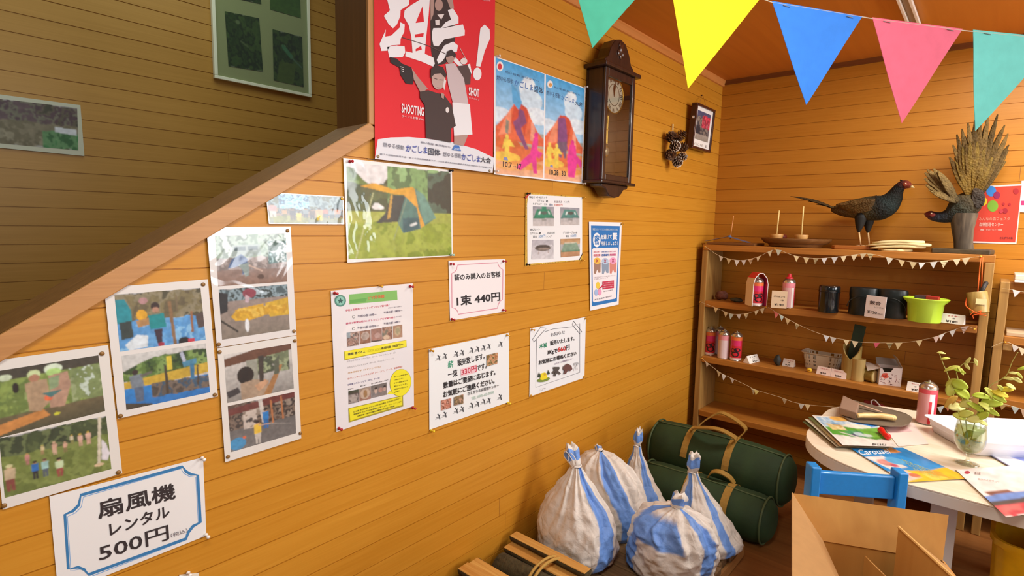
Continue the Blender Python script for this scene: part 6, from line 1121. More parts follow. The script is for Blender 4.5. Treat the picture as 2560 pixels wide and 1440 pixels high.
bird_body([(2078, 524, .008, BRN), (2090, 524, .024, BRN), (2112, 524, .040, BRN), (2140, 522, .054, '#54431f'), (2170, 521, .064, '#3a331f'), (2198, 519, .068, DKG), (2218, 510, .060, '#1d2624'), (2232, 496, .045, '#171c18'), (2240, 482, .033, DKG), (2247, 471, .026, DKG), (2256, 463, .0235, '#3a1712'), (2266, 462, .0225, '#6a2a1a'), (2275, 465, .013, '#7a3420'), (2279, 467, .006, '#b5a070')], YA, 'body', b1)
m = MB(); m.ink('#d6c48c').tube([onY(2276, 465, YA), onY(2281, 467, YA), onY(2286, 470, YA)], [.0075, .006, .001], 10); m.build('beak', DYED, b1, smooth=True)
m = MB(); e = onY(2263, 461, YA - .021); m.ball(e, .0105, 12, (1, .5, 1)); m.build('face_patch', plain('bird_face_red', '#8a3a22', .5), b1, smooth=True); MB().ball(onY(2264, 459, YA - .026), .0035, 10).build('eye', plain('bird_eye', '#e8dcb4', .15), b1, smooth=True)
m = MB(); m.ink(DKG).tube([onY(2256, 455, YA), onY(2250, 449, YA)], [.008, .002], 8); m.build('ear_tuft', FEA, b1, smooth=True)
w1 = MB()
for i in range(9): t = i/8; flat_feather(w1, onY(2188 - 6*t, 500 + 22*t, YA - .052), onY(2098 - 8*(1 - t) + 26*t, 512 + 20*t, YA - .034), .013, (0, -1, .2), '#4a3416', '#6e5226', .008)
w1.build('wing', FEA, b1, smooth=True)
w1 = MB()
for i in range(6): t = i/5; flat_feather(w1, onY(2188 - 6*t, 500 + 22*t, YA + .052), onY(2098 - 8*(1 - t) + 26*t, 512 + 20*t, YA + .034), .014, (0, 1, .2), '#4a3416', '#6e5226', .008)
w1.build('wing', FEA, b1, smooth=True)
tl_ = MB()
for i, (tx, ty) in enumerate(((1976, 491), (1986, 492), (2000, 497), (2020, 503), (2040, 511))): flat_feather(tl_, onY(2092, 522 + i, YA + (i - 2)*.006), onY(tx, ty, YA + (i - 2)*.010), .013, (0, -.5, 1), '#4a3a1e', '#3a2a16', .012)
tl_.build('tail', FEA, b1, smooth=True)
for (hx, hy), (kx, ky), (fx_, fy), dy in (((2152, 545), (2147, 577), (2152, 608), -.014), ((2172, 545), (2170, 578), (2174, 602), .022)):
    lg_ = MB(); lg_.ink(DKG).tube([onY(hx + 4, hy - 14, YA + dy), onY(hx, hy, YA + dy), onY((hx+kx)/2, (hy+ky)/2, YA + dy), onY(kx, ky, YA + dy), onY(kx, ky + 4, YA + dy)], [.032, .030, .022, .010, .004], 12); f_ = onY(fx_, fy, YA + dy); f_.z = ZT + .0235
    lg_.ink('#c9a878').tube([onY(kx, ky, YA + dy), f_], .0042, 8)
    for a in (-.5, 0, .5, 3.1): lg_.tube([f_, f_ + Vector((.022*math.cos(a), .022*math.sin(a), -.001))], [.003, .0015], 6)
    lg_.build('leg', DYED, b1, smooth=True)
st_ = thing('stone_slab', (1.26, 3.525, ZT), 'dark mottled flat slab carrying a log stump on the shelf right', 'slab'); MB().slab([(1.19, 3.43, ZT + .0005), (1.41, 3.425, ZT + .0005), (1.425, 3.5, ZT + .0005), (1.415, 3.625, ZT + .0005), (1.2, 3.63, ZT + .0005), (1.182, 3.52, ZT + .0005)], (0, 0, .022)).build('slab_body', plain('dark_slab', '#4a3f2a', .5, noise=.45, nscale=30), st_, bevel=.004)
YB2 = 3.515
lg2 = MB(); R_ = []
for px0, px1, py in ((2384, 2434, 628), (2384, 2432, 605), (2379, 2434, 575), (2375, 2442, 545), (2374, 2446, 533)):
    a, b = onY(px0, py, YB2), onY(px1, py, YB2); c = (a + b)/2; r = (b - a).length/2; c.z = max(c.z, ZT + .0226); R_.append([c + Vector((r*math.cos(q)*(1 + .06*math.sin(5*q)), r*math.sin(q)*.9, 0)) for q in [2*math.pi*k_/28 for k_ in range(28)]])
lg2.loft(R_); tag(lg2.build('log_stump', wood('stump_bark', '#6a5c48', '#2e2214', 'z', .8, .7), loc=(1.30, YB2, ZT + .0226), smooth=True, auto=True), 'grey-brown log stump perch under the fanned bird', 'log')
b2_ = thing('pheasant', onY(2405, 540, YB2), 'stuffed brown bird on a log with wings raised and tail fanned', 'stuffed bird')
G2 = '#2f2c22'
bird_body([(2446, 478, .018, '#5a4a26'), (2436, 490, .042, '#4a4026'), (2422, 505, .060, '#3f3624'), (2405, 520, .064, '#333428'), (2388, 532, .052, '#2b302c'), (2370, 540, .034, '#26282a'), (2352, 543, .026, '#20252c'), (2336, 541, .023, '#2a2026'), (2324, 537, .021, '#5a1f1c'), (2315, 537, .012, '#6a2a22'), (2311, 538, .006, '#c0a060')], YB2, 'body', b2_)
m = MB(); m.ink('#d8b860').tube([onY(2314, 537, YB2), onY(2308, 541, YB2)], [.007, .001], 10); m.build('beak', DYED, b2_, smooth=True); MB().ball(onY(2329, 534, YB2 - .0195), .0045, 10, (1, .5, 1)).build('eye', plain('bird_eye', '#e8dcb4', .15), b2_, smooth=True); MB().ball(onY(2331, 537, YB2 - .0185), .010, 12, (1.3, .4, 1)).build('face_patch', plain('bird_face_red2', '#74241c', .5), b2_, smooth=True)
tf = MB(); TIPS = ((2373, 392), (2382, 362), (2392, 336), (2405, 322), (2420, 306), (2437, 300), (2452, 292), (2470, 288), (2494, 286), (2512, 312), (2520, 334), (2522, 362), (2508, 390))
for i in range(len(TIPS)*2 - 1):
    a, b = TIPS[i//2], TIPS[min((i+1)//2, len(TIPS)-1)]; tx, ty = (a[0]+b[0])/2, (a[1]+b[1])/2 + (26 if i % 2 else 0)
    flat_feather(tf, onY(2428 + i*.75, 490, YB2 + (i/2 - 6)*.003), onY(tx, ty, YB2 + .02 + (i/2 - 6)*.006 + .004*(i % 2)), .0135, (.15*math.sin(i), -1, .1), '#5c4620', ('#5e4822', '#4a3818', '#6a5228')[i % 3], .02)
for i in range(13):
    u = i/12; tx = 2378 + 112*u; ty = 440 - 88*math.sin(math.pi*(.12 + .76*u)); flat_feather(tf, onY(2424 + 14*u, 494, YB2 - .03), onY(tx, ty, YB2 - .02), .0145, (.1*math.sin(2*i), -1, .1), '#70561f', ('#523e1c', '#64501f')[i % 2], .02)
tf.build('tail', FEA, b2_, smooth=True)
wl = MB()
for i, (tx, ty) in enumerate(((2318, 424), (2312, 432), (2311, 446), (2314, 462), (2322, 474), (2332, 482), (2334, 422), (2345, 428))): flat_feather(wl, onY(2398 - i, 505, YB2 - .045), onY(tx, ty, YB2 - .06 - .004*i), .019, (.3, -1, .3), '#4a3c22', '#7a6234', .01)
wl.build('wing', FEA, b2_, smooth=True)
wr = MB()
for i, (tx, ty) in enumerate(((2514, 392), (2512, 402), (2505, 415), (2494, 428), (2482, 440), (2505, 396), (2470, 452))): flat_feather(wr, onY(2436 + i, 505 - 2*i, YB2 + .045), onY(tx, ty, YB2 + .045 - .004*i), .017, (-.3, -1, .2), '#43361c', '#6e5628', .01)
for i, (tx, ty) in enumerate(((2450, 500), (2455, 515), (2446, 522))): flat_feather(wr, onY(2440, 470, YB2 - .04), onY(tx, ty, YB2 - .045), .022, (0, -1, 0), '#4a3f34', '#2f2a26', .0)
wr.build('wing', FEA, b2_, smooth=True)
m = MB(); m.ink('#4a4030')
for dx in (-8, 8):
    q = onY(2404 + dx, 538, YB2); m.tube([onY(2406 + dx, 520, YB2), q], [.02, .008], 10)
m.build('leg', DYED, b2_, smooth=True)
# ================================================================== TABLE AND WHAT LIES ON IT
TZ = .62
ttop = wood('table_top_wood', '#ecdfc8', '#e0cfb0', 'x', .35, .7, coat=.15); tleg = plain('table_white', '#d9d2c8', .45)
tb_ = thing('table', (1.6, 2.7, 0), 'low round-cornered pale wooden table with white legs', 'table')
def rrect(x0, x1, y0, y1, r, n=14):
    P_ = []
    for cx, cy, a0 in ((x0 + r, y0 + r, math.pi), (x1 - r, y0 + r, 1.5*math.pi), (x1 - r, y1 - r, 0), (x0 + r, y1 - r, .5*math.pi)): P_ += [(cx + r*math.cos(a0 + .5*math.pi*i/n), cy + r*math.sin(a0 + .5*math.pi*i/n)) for i in range(n + 1)]
    return P_
tx0, tx1, ty0, ty1 = .898, 2.35, 2.198, 3.155
MB().slab([(x, y, TZ - .006) for x, y in rrect(tx0, tx1, ty0, ty1, .33)], (0, 0, .006)).build('top_surface', ttop, tb_, bevel=.002)
MB().slab([(x, y, TZ - .046) for x, y in rrect(tx0, tx1, ty0, ty1, .33)], (0, 0, .0395)).build('top_edge', plain('table_edge', '#d8cebc', .45), tb_, bevel=.003)
for x, y in ((1.37, 2.42), (2.2, 2.36), (1.06, 3.0), (2.2, 3.0)): MB().box((x, y, (TZ - .0465)/2), (.075, .05, TZ - .0465)).build('leg', tleg, tb_, bevel=.003)
MB().span((1.12, 2.97, TZ - .11), (2.2, 3.0, TZ - .0465)).build('apron', tleg, tb_)
TZ += .0005
# magazines
def sheetbook(name, q, z0, th, ops, label, extra=None, res=(60, 44), sag=None, pages='#d8d2c0'):
    """booklet of thickness th lying at height z0; q photo corners of its cover (far-left, far-right, near-right, near-left)"""
    zt = z0 + th; P = Print(name, q, TB(zt), thick=th - .0002, paper=pages); P.k = 1
    if ops: P.pic(q, raster(res[0], res[1], ops, sum(int(a) for a, b in q) % 97))
    if extra: P.k = 2; extra(P)
    return P.done(label, 'magazine', GLOSS if False else inkmat('magazine_cover', .35, coat=.3, coat_rough=.15), 'magazines on the table')
A_ = (2030, 1038); Q1 = [(2030, 1038), (2180, 1047), (2246, 1117), (2107, 1113)]
sheetbook('magazine', [(2006, 1054), (2140, 1046), (2215, 1122), (2086, 1119)], TZ, .006, [('g', 0, 0, 1, 1, '#4a5a34', '#8a6a48')], 'lowest dark green and brown magazine of the fanned pile at the table corner')
sheetbook('magazine', [(2012, 1048), (2150, 1046), (2225, 1121), (2092, 1117)], TZ + .0065, .006, [('g', 0, 0, 1, 1, '#d8d0b4', '#c0b494')], 'cream magazine second from the bottom of the fanned pile')
sheetbook('magazine', [(2020, 1043), (2165, 1045), (2236, 1119), (2098, 1115)], TZ + .013, .006, [('g', 0, 0, 1, 1, '#5a6a3c', '#a57a50')], 'green-spined magazine directly under the illustrated cover')
kid = [('g', 0, 0, 1, 1, '#f0eee2', '#f2f0e6'), ('m', .02, .06, .98, .42, ['#d8e6ec', '#9fc4dc', '#bcd6e4', '#7fb0d4'], 7), ('e', .42, .08, .16, .10, '#e8b45a'), ('e', .8, .25, .18, .10, '#2f86d8'), ('e', .6, .34, .24, .08, '#f0f0dc'), ('p', [(.02, .42), (.3, .36), (.6, .44), (1, .34), (1, .78), (.55, .74), (.02, .66)], '#5aa83a'), ('m', .55, .42, 1, .78, ['#6ab43a', '#7cc242', '#5a9f30'], 5), ('m', .1, .3, .36, .52, ['#e8d08a', '#f2e4b0', '#cfa860', '#fff0c0'], 8), ('m', .3, .52, .6, .72, ['#3f8f5c', '#58a868', '#2f7a50'], 6), ('e', .42, .66, .06, .06, '#4a4a6c'), ('e', .5, .62, .08, .06, '#c4dce0'), ('e', .62, .66, .1, .05, '#cfe0d8'), ('l', .2, .58, .46, .74, .012, '#efeee0')]
sheetbook('magazine', Q1, TZ + .0195, .005, kid, 'illustrated green and blue children magazine on top of the fanned pile', lambda P: (P.text('森林とあそぶ', (2180, 1114), (2216, 1115), (2180, 1108), '#3a3a38', .03)))
def car(P):
    P.text('Carousel', (2152, 1138), (2228, 1134), (2142, 1124), '#f4f6fa', .02)
    for i in range(5): P.k = 2; P.text(['親子で楽しむ夏のあそび', 'おいしい地元の味', 'ピクニックへ行こう', '手づくり工房めぐり', 'スタンプラリー'][i], (2258 + 9*i, 1152 + 7*i), (2330 + 8*i, 1178 + 6*i), (2252 + 9*i, 1147 + 7*i), '#dfe88a', .005)
sheetbook('magazine', [(2127, 1121), (2257, 1119), (2424, 1196), (2263, 1206)], TZ, .004, [('g', 0, 0, 1, 1, '#1f8ad0', '#2f96d8'), ('p', [(.0, .28), (.34, .26), (.42, .62), (.1, .66)], '#f0e6de'), ('e', .2, .46, .12, .1, '#d8948a'), ('e', .26, .56, .06, .05, '#c85a70'), ('p', [(.55, .0), (.78, .0), (.8, .16), (.6, .18)], '#e89a4a'), ('e', .4, .42, .14, .12, '#5aaee0'), ('p', [(.0, .78), (.3, .7), (.62, .74), (1, .66), (1, 1), (.0, 1)], '#f0c22a'), ('m', .45, .74, .95, .98, ['#f0c02a', '#e8a83a', '#f4d65a'], 5), ('p', [(0, .72), (.3, .68), (.36, .9), (0, 1)], '#ecd8cc'), ('e', .3, .84, .08, .06, '#d87a5a')], 'blue and yellow brochure with white title lying near the blue chair', car)
def m3(P):
    P.ell(2418, 1181, 7, 4, '#b5324a'); P.text('湧水町', (2436, 1186), (2452, 1188), (2436, 1179), '#a58a80', .01)
    P.text('観光ガイドブック', (2446, 1200), (2500, 1208), (2444, 1194), '#c0a8a0')
sheetbook('magazine', [(2389, 1174), (2610, 1158), (2740, 1262), (2516, 1293)], TZ, .006, [('g', 0, 0, 1, 1, '#f2e8e0', '#f0e4dc'), ('p', [(.04, .52), (.3, .52), (.38, .68), (.1, .68)], '#8a5a48'), ('p', [(0, .60), (1, .56), (1, .72), (0, .74)], '#6f92d0'), ('p', [(0, .72), (1, .68), (1, .80), (0, .82)], '#55504c'), ('p', [(0, .80), (1, .78), (1, .98), (0, .98)], '#d85a60'), ('m', .02, .81, 1, .97, ['#d8545a', '#e0706c', '#cf4a54'], 5)], 'white guidebook with red and blue bands at the right edge of the table', m3)
sheetbook('magazine', [(2456, 1128), (2660, 1132), (2700, 1200), (2548, 1180)], TZ, .004, [('g', 0, 0, 1, 1, '#eef0f6', '#e8ecf4'), ('p', [(.25, .25), (1, .2), (1, .5), (.45, .6)], '#8a9ae0'), ('p', [(0, 0), (.04, 0), (.04, 1), (0, 1)], '#4a3a5c')], 'white and lilac leaflet in front of the white tray')
P = Print('paper_sheet', [(2205, 1062), (2282, 1056), (2322, 1110), (2246, 1116)], TB(TZ + .0016), thick=.0012, paper='#f0dcd0'); P.k = 1; P.poly([(2208, 1063), (2260, 1059), (2280, 1078), (2225, 1082)], '#e8c4c4'); P.done('pale pink paper sheet on the table under the grey trowel', 'paper')
# red clip
c = onZ(2204, 1080, TZ); rc = thing('red_clip', c, 'small bright red plastic clip on the corner of the illustrated magazine', 'clip'); m = MB()
zc = TZ + .0255 + .0125; q = [onZ(2203, 1076, zc), onZ(2207, 1081, zc), onZ(2212, 1087, zc), onZ(2219, 1091, zc)]
m.tube(q, [.013, .010, .009, .0125], 14); m.ball(q[0], .0135, 14); m.ball(q[3], .0125, 14); m.build('clip_body', plain('bright_red', '#d8180f', .35), rc, smooth=True)
# grey leaf-shaped trowel with wooden handle
tz = TZ + .028; tr = thing('trowel', onZ(2190, 1055, tz), 'grey-brown leaf-shaped trowel with a pale wooden handle lying on the table', 'trowel')
plate = [(2104, 1040), (2124, 1053), (2150, 1058), (2190, 1063), (2225, 1067), (2255, 1067), (2272, 1061), (2281, 1051), (2278, 1043), (2264, 1035), (2240, 1028), (2205, 1020), (2165, 1010), (2130, 1001), (2110, 998), (2100, 1012)]
m = MB(); m.slab([onZ(x, y, tz) for x, y in plate], (0, 0, .004)); m.build('blade', plain('trowel_grey', '#6f6250', .45, noise=.08), tr, bevel=.001)
m = MB(); m.slab([onZ(x, y, tz - .002) for x, y in plate], (0, 0, .0015)); m.build('blade_edge', plain('trowel_edge', '#d8c4b8', .4), tr)
m = MB(); m.tube(catmull([onZ(2142, 1039, tz + .022), onZ(2160, 1038, tz + .024), onZ(2195, 1039, tz + .024), onZ(2232, 1044, tz + .021)], 6), [.012]*6 + [.0135]*7 + [.0155]*6, 16, flat=.8, up=(0, 0, 1)); m.ball(onZ(2232, 1044, tz + .021), .0155, 14, (1, 1, .8)); m.build('handle', wood('handle_pale', '#e2c48a', '#cfa866', 'x', .4, 1.0), tr, smooth=True)
a = [onZ(2097, 1036, tz + .005), onZ(2140, 1050, tz + .005), onZ(2147, 1024, tz + .005), onZ(2106, 1004, tz + .005)]
m = MB(); m.hexa([p for p in a] + [p + Vector((0, 0, .032)) for p in a]); m.build('socket', plain('socket_taupe', '#8f7460', .5), tr, bevel=.004)
m = MB(); m.tube([onZ(2104, 1002, tz + .02), onZ(2150, 1012, tz + .02), onZ(2205, 1030, tz + .012)], .006, 8, flat=.5); m.build('rib', plain('rib_tan', '#b08a6c', .5), tr, smooth=True)
# gas can on the table
p = at2(2312, 1063, TZ, .034); gas_can(p, toward(p) - .35, tablecan, 'pink gas can with silver top standing on the table behind the tray', h=.158, r=.0345)
# white plastic tray
N0 = onZ(2436, 1139, TZ); F0 = onZ(2328, 1077, TZ); ad = (F0 - N0); La = ad.length; ad.normalize(); bd = Vector((-ad.y, ad.x, 0)); bd = bd if bd.x > 0 else -bd
tcn = N0 + ad*La/2 + bd*.26; wp = thing('plastic_tray', tcn, 'large shallow white plastic tray on the table at the right edge', 'tray')
def tring(off, z, r=.02):
    ha, hb = La/2 + off, .26 + off; R_ = []
    for sa, sb, a0 in ((-1, -1, 180), (-1, 1, 90), (1, 1, 0), (1, -1, 270)):
        pass
    pts = rrect(-ha, ha, -hb, hb, r + off*.3, 5)
    return [tcn + ad*x + bd*y + Vector((0, 0, z)) for x, y in pts]
m = MB(); m.loft([tring(-.004, .0005), tring(0, .003), tring(.018, .058), tring(.028, .060), tring(.028, .0625), tring(.016, .0625), tring(-.003, .006), tring(-.02, .0045)], caps=True); m.build('tray_shell', plain('tray_white', '#eceaf0', .3), wp, smooth=True, auto=True)
MB().loft([tring(-.0006, .030), tring(.0115, .0335), tring(.009, .0365), tring(.0024, .0385)], caps=False).build('inner_step', plain('tray_white', '#eceaf0', .3), wp, smooth=True)
# stemmed glass with water and leafy sprigs
g = onZ(2418, 1159, TZ); gz = g.z; gt = thing('goblet', g, 'stemmed glass of greenish water holding leafy sprigs on the table', 'glass'); gg = thin_glass('goblet_glass', '#f6faf2', .05)
MB().lathe([(0.0013, 0.0025), (0.0350, 0.0010), (0.0356, 0.0025), (0.0225, 0.0056), (0.0075, 0.0100), (0.0052, 0.0175), (0.0060, 0.0325), (0.0125, 0.0387), (0.0325, 0.0525), (0.0450, 0.0775), (0.0481, 0.1063), (0.0450, 0.1400), (0.0387, 0.1775), (0.0381, 0.1781), (0.0369, 0.1781), (0.0431, 0.1400), (0.0462, 0.1063), (0.0431, 0.0788), (0.0300, 0.0544), (0.0100, 0.0425), (0.0013, 0.0413)], g, seg=40, caps=False).build('glass_body', gg, gt, smooth=True)
MB().lathe([(0.0013, 0.0431), (0.0112, 0.0444), (0.0300, 0.0562), (0.0419, 0.0794), (0.0444, 0.1063), (0.0422, 0.1350), (0.0419, 0.1363), (0.0013, 0.1365)], g, seg=36).build('water', filmy('pond_water', '#b9bf6a', .30, .1), gt, smooth=True)
leafm = inkmat('leaf', .5); stemm = plain('stem_green', '#a8a850', .5)
def sprig(name, pts, leaves, label, dd=0.0):
    P_ = [onY(px, py, g.y + dz) for px, py, dz in pts]; t = thing(name, P_[0], label, 'sprig', 'leafy sprigs in the glass'); sm = catmull(P_, 6)
    MB().tube(sm, [.0019 - .0010*i/len(sm) for i in range(len(sm))], 7).build('stem', stemm, t, smooth=True)
    for i, (px, py, dz, ln, ang, wd, c) in enumerate(leaves):
        c0 = onY(px, py, g.y + dz); d = Vector((math.cos(ang), .35*math.sin(i*2.1), math.sin(ang))).normalized(); nn = Vector((.3*math.sin(i*1.7), -1, .55 + .3*math.cos(i))).normalized(); s = d.cross(nn).normalized(); m = MB(); m.anyc = True; m.ink(c); R_ = []; n = 8
        for k_ in range(n + 1):
            q = k_/n; w = .82*wd*math.sin(math.pi*min(.97, .05 + .92*q))**.7; p = c0 + d*ln*(q - .5) + nn*(.10*ln*math.sin(math.pi*q)); R_.append([p + s*w*a + nn*(abs(a)*w*.25 + h) for a, h in ((-1, 0), (-.5, 0), (0, 0), (.5, 0), (1, 0), (.5, .0006), (0, .0006), (-.5, .0006))])
        m.loft(R_); m.build('leaf', leafm, t, smooth=True)
Y1_, Y2_, Y3_, Y4_ = '#c9d05a', '#d8d878', '#b4c83c', '#e0dc8c'
pi = math.pi
sprig('leafy_sprig', [(2418, 1120, 0), (2395, 1030, .01), (2372, 945, .02), (2358, 910, .02), (2346, 878, .02)], [(2353, 883, .02, .026, 0.0, .006, Y2_), (2363, 897, .02, .030, .25, .006, Y1_), (2383, 960, .0, .055, .7, .022, Y1_), (2400, 962, -.01, .050, -.3, .024, Y3_), (2376, 975, -.01, .045, 1.4, .020, Y1_), (2405, 985, -.02, .050, -.5, .022, Y3_), (2378, 1005, .0, .060, 1.0, .016, '#d0a84a'), (2392, 1020, -.01, .050, .1, .022, Y4_), (2415, 1010, -.02, .045, .6, .020, Y2_)], 'leafy sprig with a tall bare tip rising from the glass, left one')
sprig('leafy_sprig', [(2420, 1120, 0), (2412, 1030, 0), (2394, 945, .0), (2392, 928, .0), (2405, 912, .0), (2418, 906, 0), (2440, 907, 0)], [(2380, 922, .0, .05, .55, .010, Y1_), (2402, 928, 0, .034, -1.0, .009, Y1_), (2420, 903, 0, .034, 1.2, .007, Y2_), (2418, 916, 0, .026, -.9, .007, Y2_), (2439, 905, 0, .030, -1.2, .0065, Y2_), (2398, 928, 0, .04, -.15, .008, Y3_)], 'thin curving leafy sprig leaning right above the glass')
sprig('leafy_sprig', [(2422, 1120, 0), (2440, 1045, -.01), (2455, 1000, -.02), (2475, 965, -.02), (2500, 950, -.02), (2518, 935, -.02), (2530, 905, -.02), (2545, 880, -.02), (2556, 928, -.02)][:8], [(2453, 992, -.02, .05, .0, .016, Y3_), (2475, 985, -.02, .055, -.9, .014, Y1_), (2496, 995, -.02, .05, -.4, .014, Y3_), (2480, 1008, -.02, .06, .15, .018, Y3_), (2500, 985, -.02, .05, -.3, .014, '#d8c830'), (2513, 975, -.02, .045, .3, .013, '#d8c830'), (2503, 972, -.02, .03, -.8, .009, Y1_), (2527, 967, -.02, .032, -.5, .010, Y2_), (2522, 947, -.02, .03, .1, .008, Y2_), (2543, 950, -.02, .03, -.5, .009, Y2_), (2535, 933, -.02, .03, 0, .006, Y2_), (2548, 938, -.02, .026, -.8, .006, Y1_), (2556, 922, -.02, .03, .5, .007, Y3_)], 'long leafy sprig arching to the right edge')
sprig('leafy_sprig', [(2424, 1125, 0), (2432, 1080, -.01), (2445, 1030, -.03), (2460, 1015, -.03)], [(2440, 1020, -.03, .06, -.5, .014, Y3_), (2466, 1020, -.03, .06, -.6, .015, Y1_), (2480, 1030, -.03, .045, -.35, .012, Y3_), (2415, 1035, -.03, .045, .4, .018, Y1_), (2437, 1048, -.035, .05, .3, .016, Y2_), (2455, 1040, -.035, .05, .8, .016, Y3_), (2398, 1042, -.03, .04, -.3, .016, Y1_), (2458, 1058, -.03, .03, -.4, .010, Y2_), (2420, 1085, -.005, .04, 1.2, .014, Y3_), (2432, 1105, -.005, .04, .9, .014, '#9aa040'), (2410, 1110, -.005, .035, 1.6, .012, '#a0a848')], 'short broad-leaved sprig drooping over the rim of the glass')
# ================================================================== CHAIRS
bluem = plain('chair_blue', '#1f86d0', .38, noise=.05, nscale=90, coat=.2)
def kids_chair(L, Rr, ht, label, mat_, seat_z=.33, turn=1):
    L, Rr = Vector((*L, 0)), Vector((*Rr, 0)); e = (Rr - L); w = e.length; e.normalize(); n = Vector((-e.y, e.x, 0)) * turn; c = (L + Rr)/2; t = thing('kids_chair', c, label, 'chair'); ang = math.atan2(e.y, e.x); rot = Matrix.Rotation(ang, 3, 'Z')
    for p in (L, Rr): MB().box(p + Vector((0, 0, ht/2)), (.030, .052, ht), rot).build('back_post', mat_, t, bevel=.004)
    MB().box(c + Vector((0, 0, ht - .058)) , (w - .0305, .022, .076), rot).build('top_rail', mat_, t, bevel=.004)
    MB().box(c + Vector((0, 0, seat_z + .09)), (w - .0305, .018, .045), rot).build('lower_rail', mat_, t, bevel=.004)
    MB().box(c + n*.125 + Vector((0, 0, seat_z)), (w + .03, .19, .018), rot).build('seat', mat_, t, bevel=.005)
    for s in (-1, 1): MB().box(c + e*s*w/2 + n*.195 + Vector((0, 0, (seat_z - .0095)/2)), (.030, .034, seat_z - .0095), rot).build('front_leg', mat_, t, bevel=.004)
    for s in (-1, 1): MB().box(c + e*s*w/2 + n*.10 + Vector((0, 0, .12)), (.018, .15, .030), rot).build('side_stretcher', mat_, t, bevel=.003)
    return t
kids_chair((1.040, 1.955), (1.256, 2.102), .694, 'blue painted wooden chair between the table and the open carton', bluem, turn=-1)
kids_chair((1.86, 3.10), (1.58, 3.06), .52, 'brown wooden chair under the far side of the table', wood('chair_brown', '#a5713c', '#84552a', 'z', .5, 1.0), .30)
# ================================================================== CARDBOARD CARTON
e1 = Vector((math.cos(.42), math.sin(.42), 0)); e2 = Vector((math.sin(.42), -math.cos(.42), 0))
BL = onY(2055, 1352, 1.60); hz = BL.z; kb = wood('cardboard_inside', '#c69044', '#b88138', 'z', .75, .35); ko = plain('cardboard_darker', '#a67c48', .8, noise=.06)  # second cardboard is a darker tone for side flaps and inner floor
cb_ = thing('cardboard_box', (BL.x, BL.y, 0) , 'open brown cardboard carton with raised flaps in front of the blue chair', 'carton')
WB, DB, T = .272, .40, .004
BL.z = 0; U = Vector((0, 0, hz))
def wall_(p, d, ln, nrm, name):
    a, b = p, p + d*ln; m = MB(); m.hexa([a, b, b + nrm*T, a + nrm*T, a + U, b + U, b + nrm*T + U, a + nrm*T + U]); return m.build(name, kb, cb_)
wall_(BL, e1, WB, -e2, 'back_panel'); wall_(BL + e2*DB, e1, WB, e2, 'front_panel'); wall_(BL + e2*.0001, e2, DB - .0002, -e1, 'side_panel'); wall_(BL + e1*WB + e2*.0001, e2, DB - .0002, e1, 'side_panel')
m = MB(); m.hexa([BL + e1*.001 + e2*.001 + Vector((0, 0, .30)), BL + e1*(WB-.001) + e2*.001 + Vector((0, 0, .30)), BL + e1*(WB-.001) + e2*(DB-.001) + Vector((0, 0, .30)), BL + e1*.001 + e2*(DB-.001) + Vector((0, 0, .30))] + [BL + e1*.001 + e2*.001 + Vector((0, 0, .304)), BL + e1*(WB-.001) + e2*.001 + Vector((0, 0, .304)), BL + e1*(WB-.001) + e2*(DB-.001) + Vector((0, 0, .304)), BL + e1*.001 + e2*(DB-.001) + Vector((0, 0, .304))]); m.build('inner_floor', ko, cb_)
rim = BL + U; apex = rim - e2*.050 - e1*.072 + Vector((0, 0, .098))
def flap(a, b, c, d, name, mt=kb): n_ = (b - a).cross(d - a).normalized()*T*.8; m = MB(); m.hexa([a, b, c, d, a + n_, b + n_, c + n_, d + n_]); return m.build(name, mt, cb_)
flap(rim, rim + e1*WB, rim + e1*(WB + .025) - e2*.055 + Vector((0, 0, .098)), apex, 'back_flap')
flap(rim + e2*DB, rim, apex, rim + e2*(DB + .02) - e1*.15 + Vector((0, 0, .06)), 'side_flap', ko)
ra = rim + e1*WB; pA = onP(2246, 1317, ra + e2*.035, e2); pB = onP(2425, 1482, ra + e2*.30, e2)
flap(ra + e2*.02, ra + e2*DB, pB, pA, 'side_flap', ko)
flap(pA - Vector((0, 0, .002)), pB - Vector((0, 0, .002)), pB - Vector((0, 0, .28)), pA - Vector((0, 0, .28)), 'inner_panel')  # added hanging panel, blocks light so the carton's right interior stays dark
m = MB(); m.tube([pA, pB], .0035, 6); m.build('flap_edge', plain('cardboard_edge', '#d8a860', .8), cb_)
m = MB(); q = rim + Vector((0, 0, -.10)); m.hexa([BL + e1*.06 + e2*.03 + Vector((0, 0, .305)), BL + e1*.26 + e2*.03 + Vector((0, 0, .305)), BL + e1*.24 + e2*.30 + Vector((0, 0, .305)), BL + e1*.05 + e2*.28 + Vector((0, 0, .305)), BL + e1*.06 + e2*.03 + Vector((0, 0, .35)), BL + e1*.26 + e2*.03 + Vector((0, 0, .35)), BL + e1*.24 + e2*.30 + Vector((0, 0, .35)), BL + e1*.05 + e2*.28 + Vector((0, 0, .35))]); o = m.build('paper_stack', plain('grey_paper', '#9a9480', .8), loc=BL + e1*.15 + e2*.15 + Vector((0, 0, .305)), bevel=.003); tag(o, 'grey papers lying inside the open carton', 'paper')
flap(rim + e1*.10 + e2*.004 + Vector((0, 0, -.02)), rim + e1*.27 + e2*.30 + Vector((0, 0, -.10)), rim + e1*.27 + e2*.30 + Vector((0, 0, -.22)), rim + e1*.10 + e2*.004 + Vector((0, 0, -.22)), 'inner_panel')
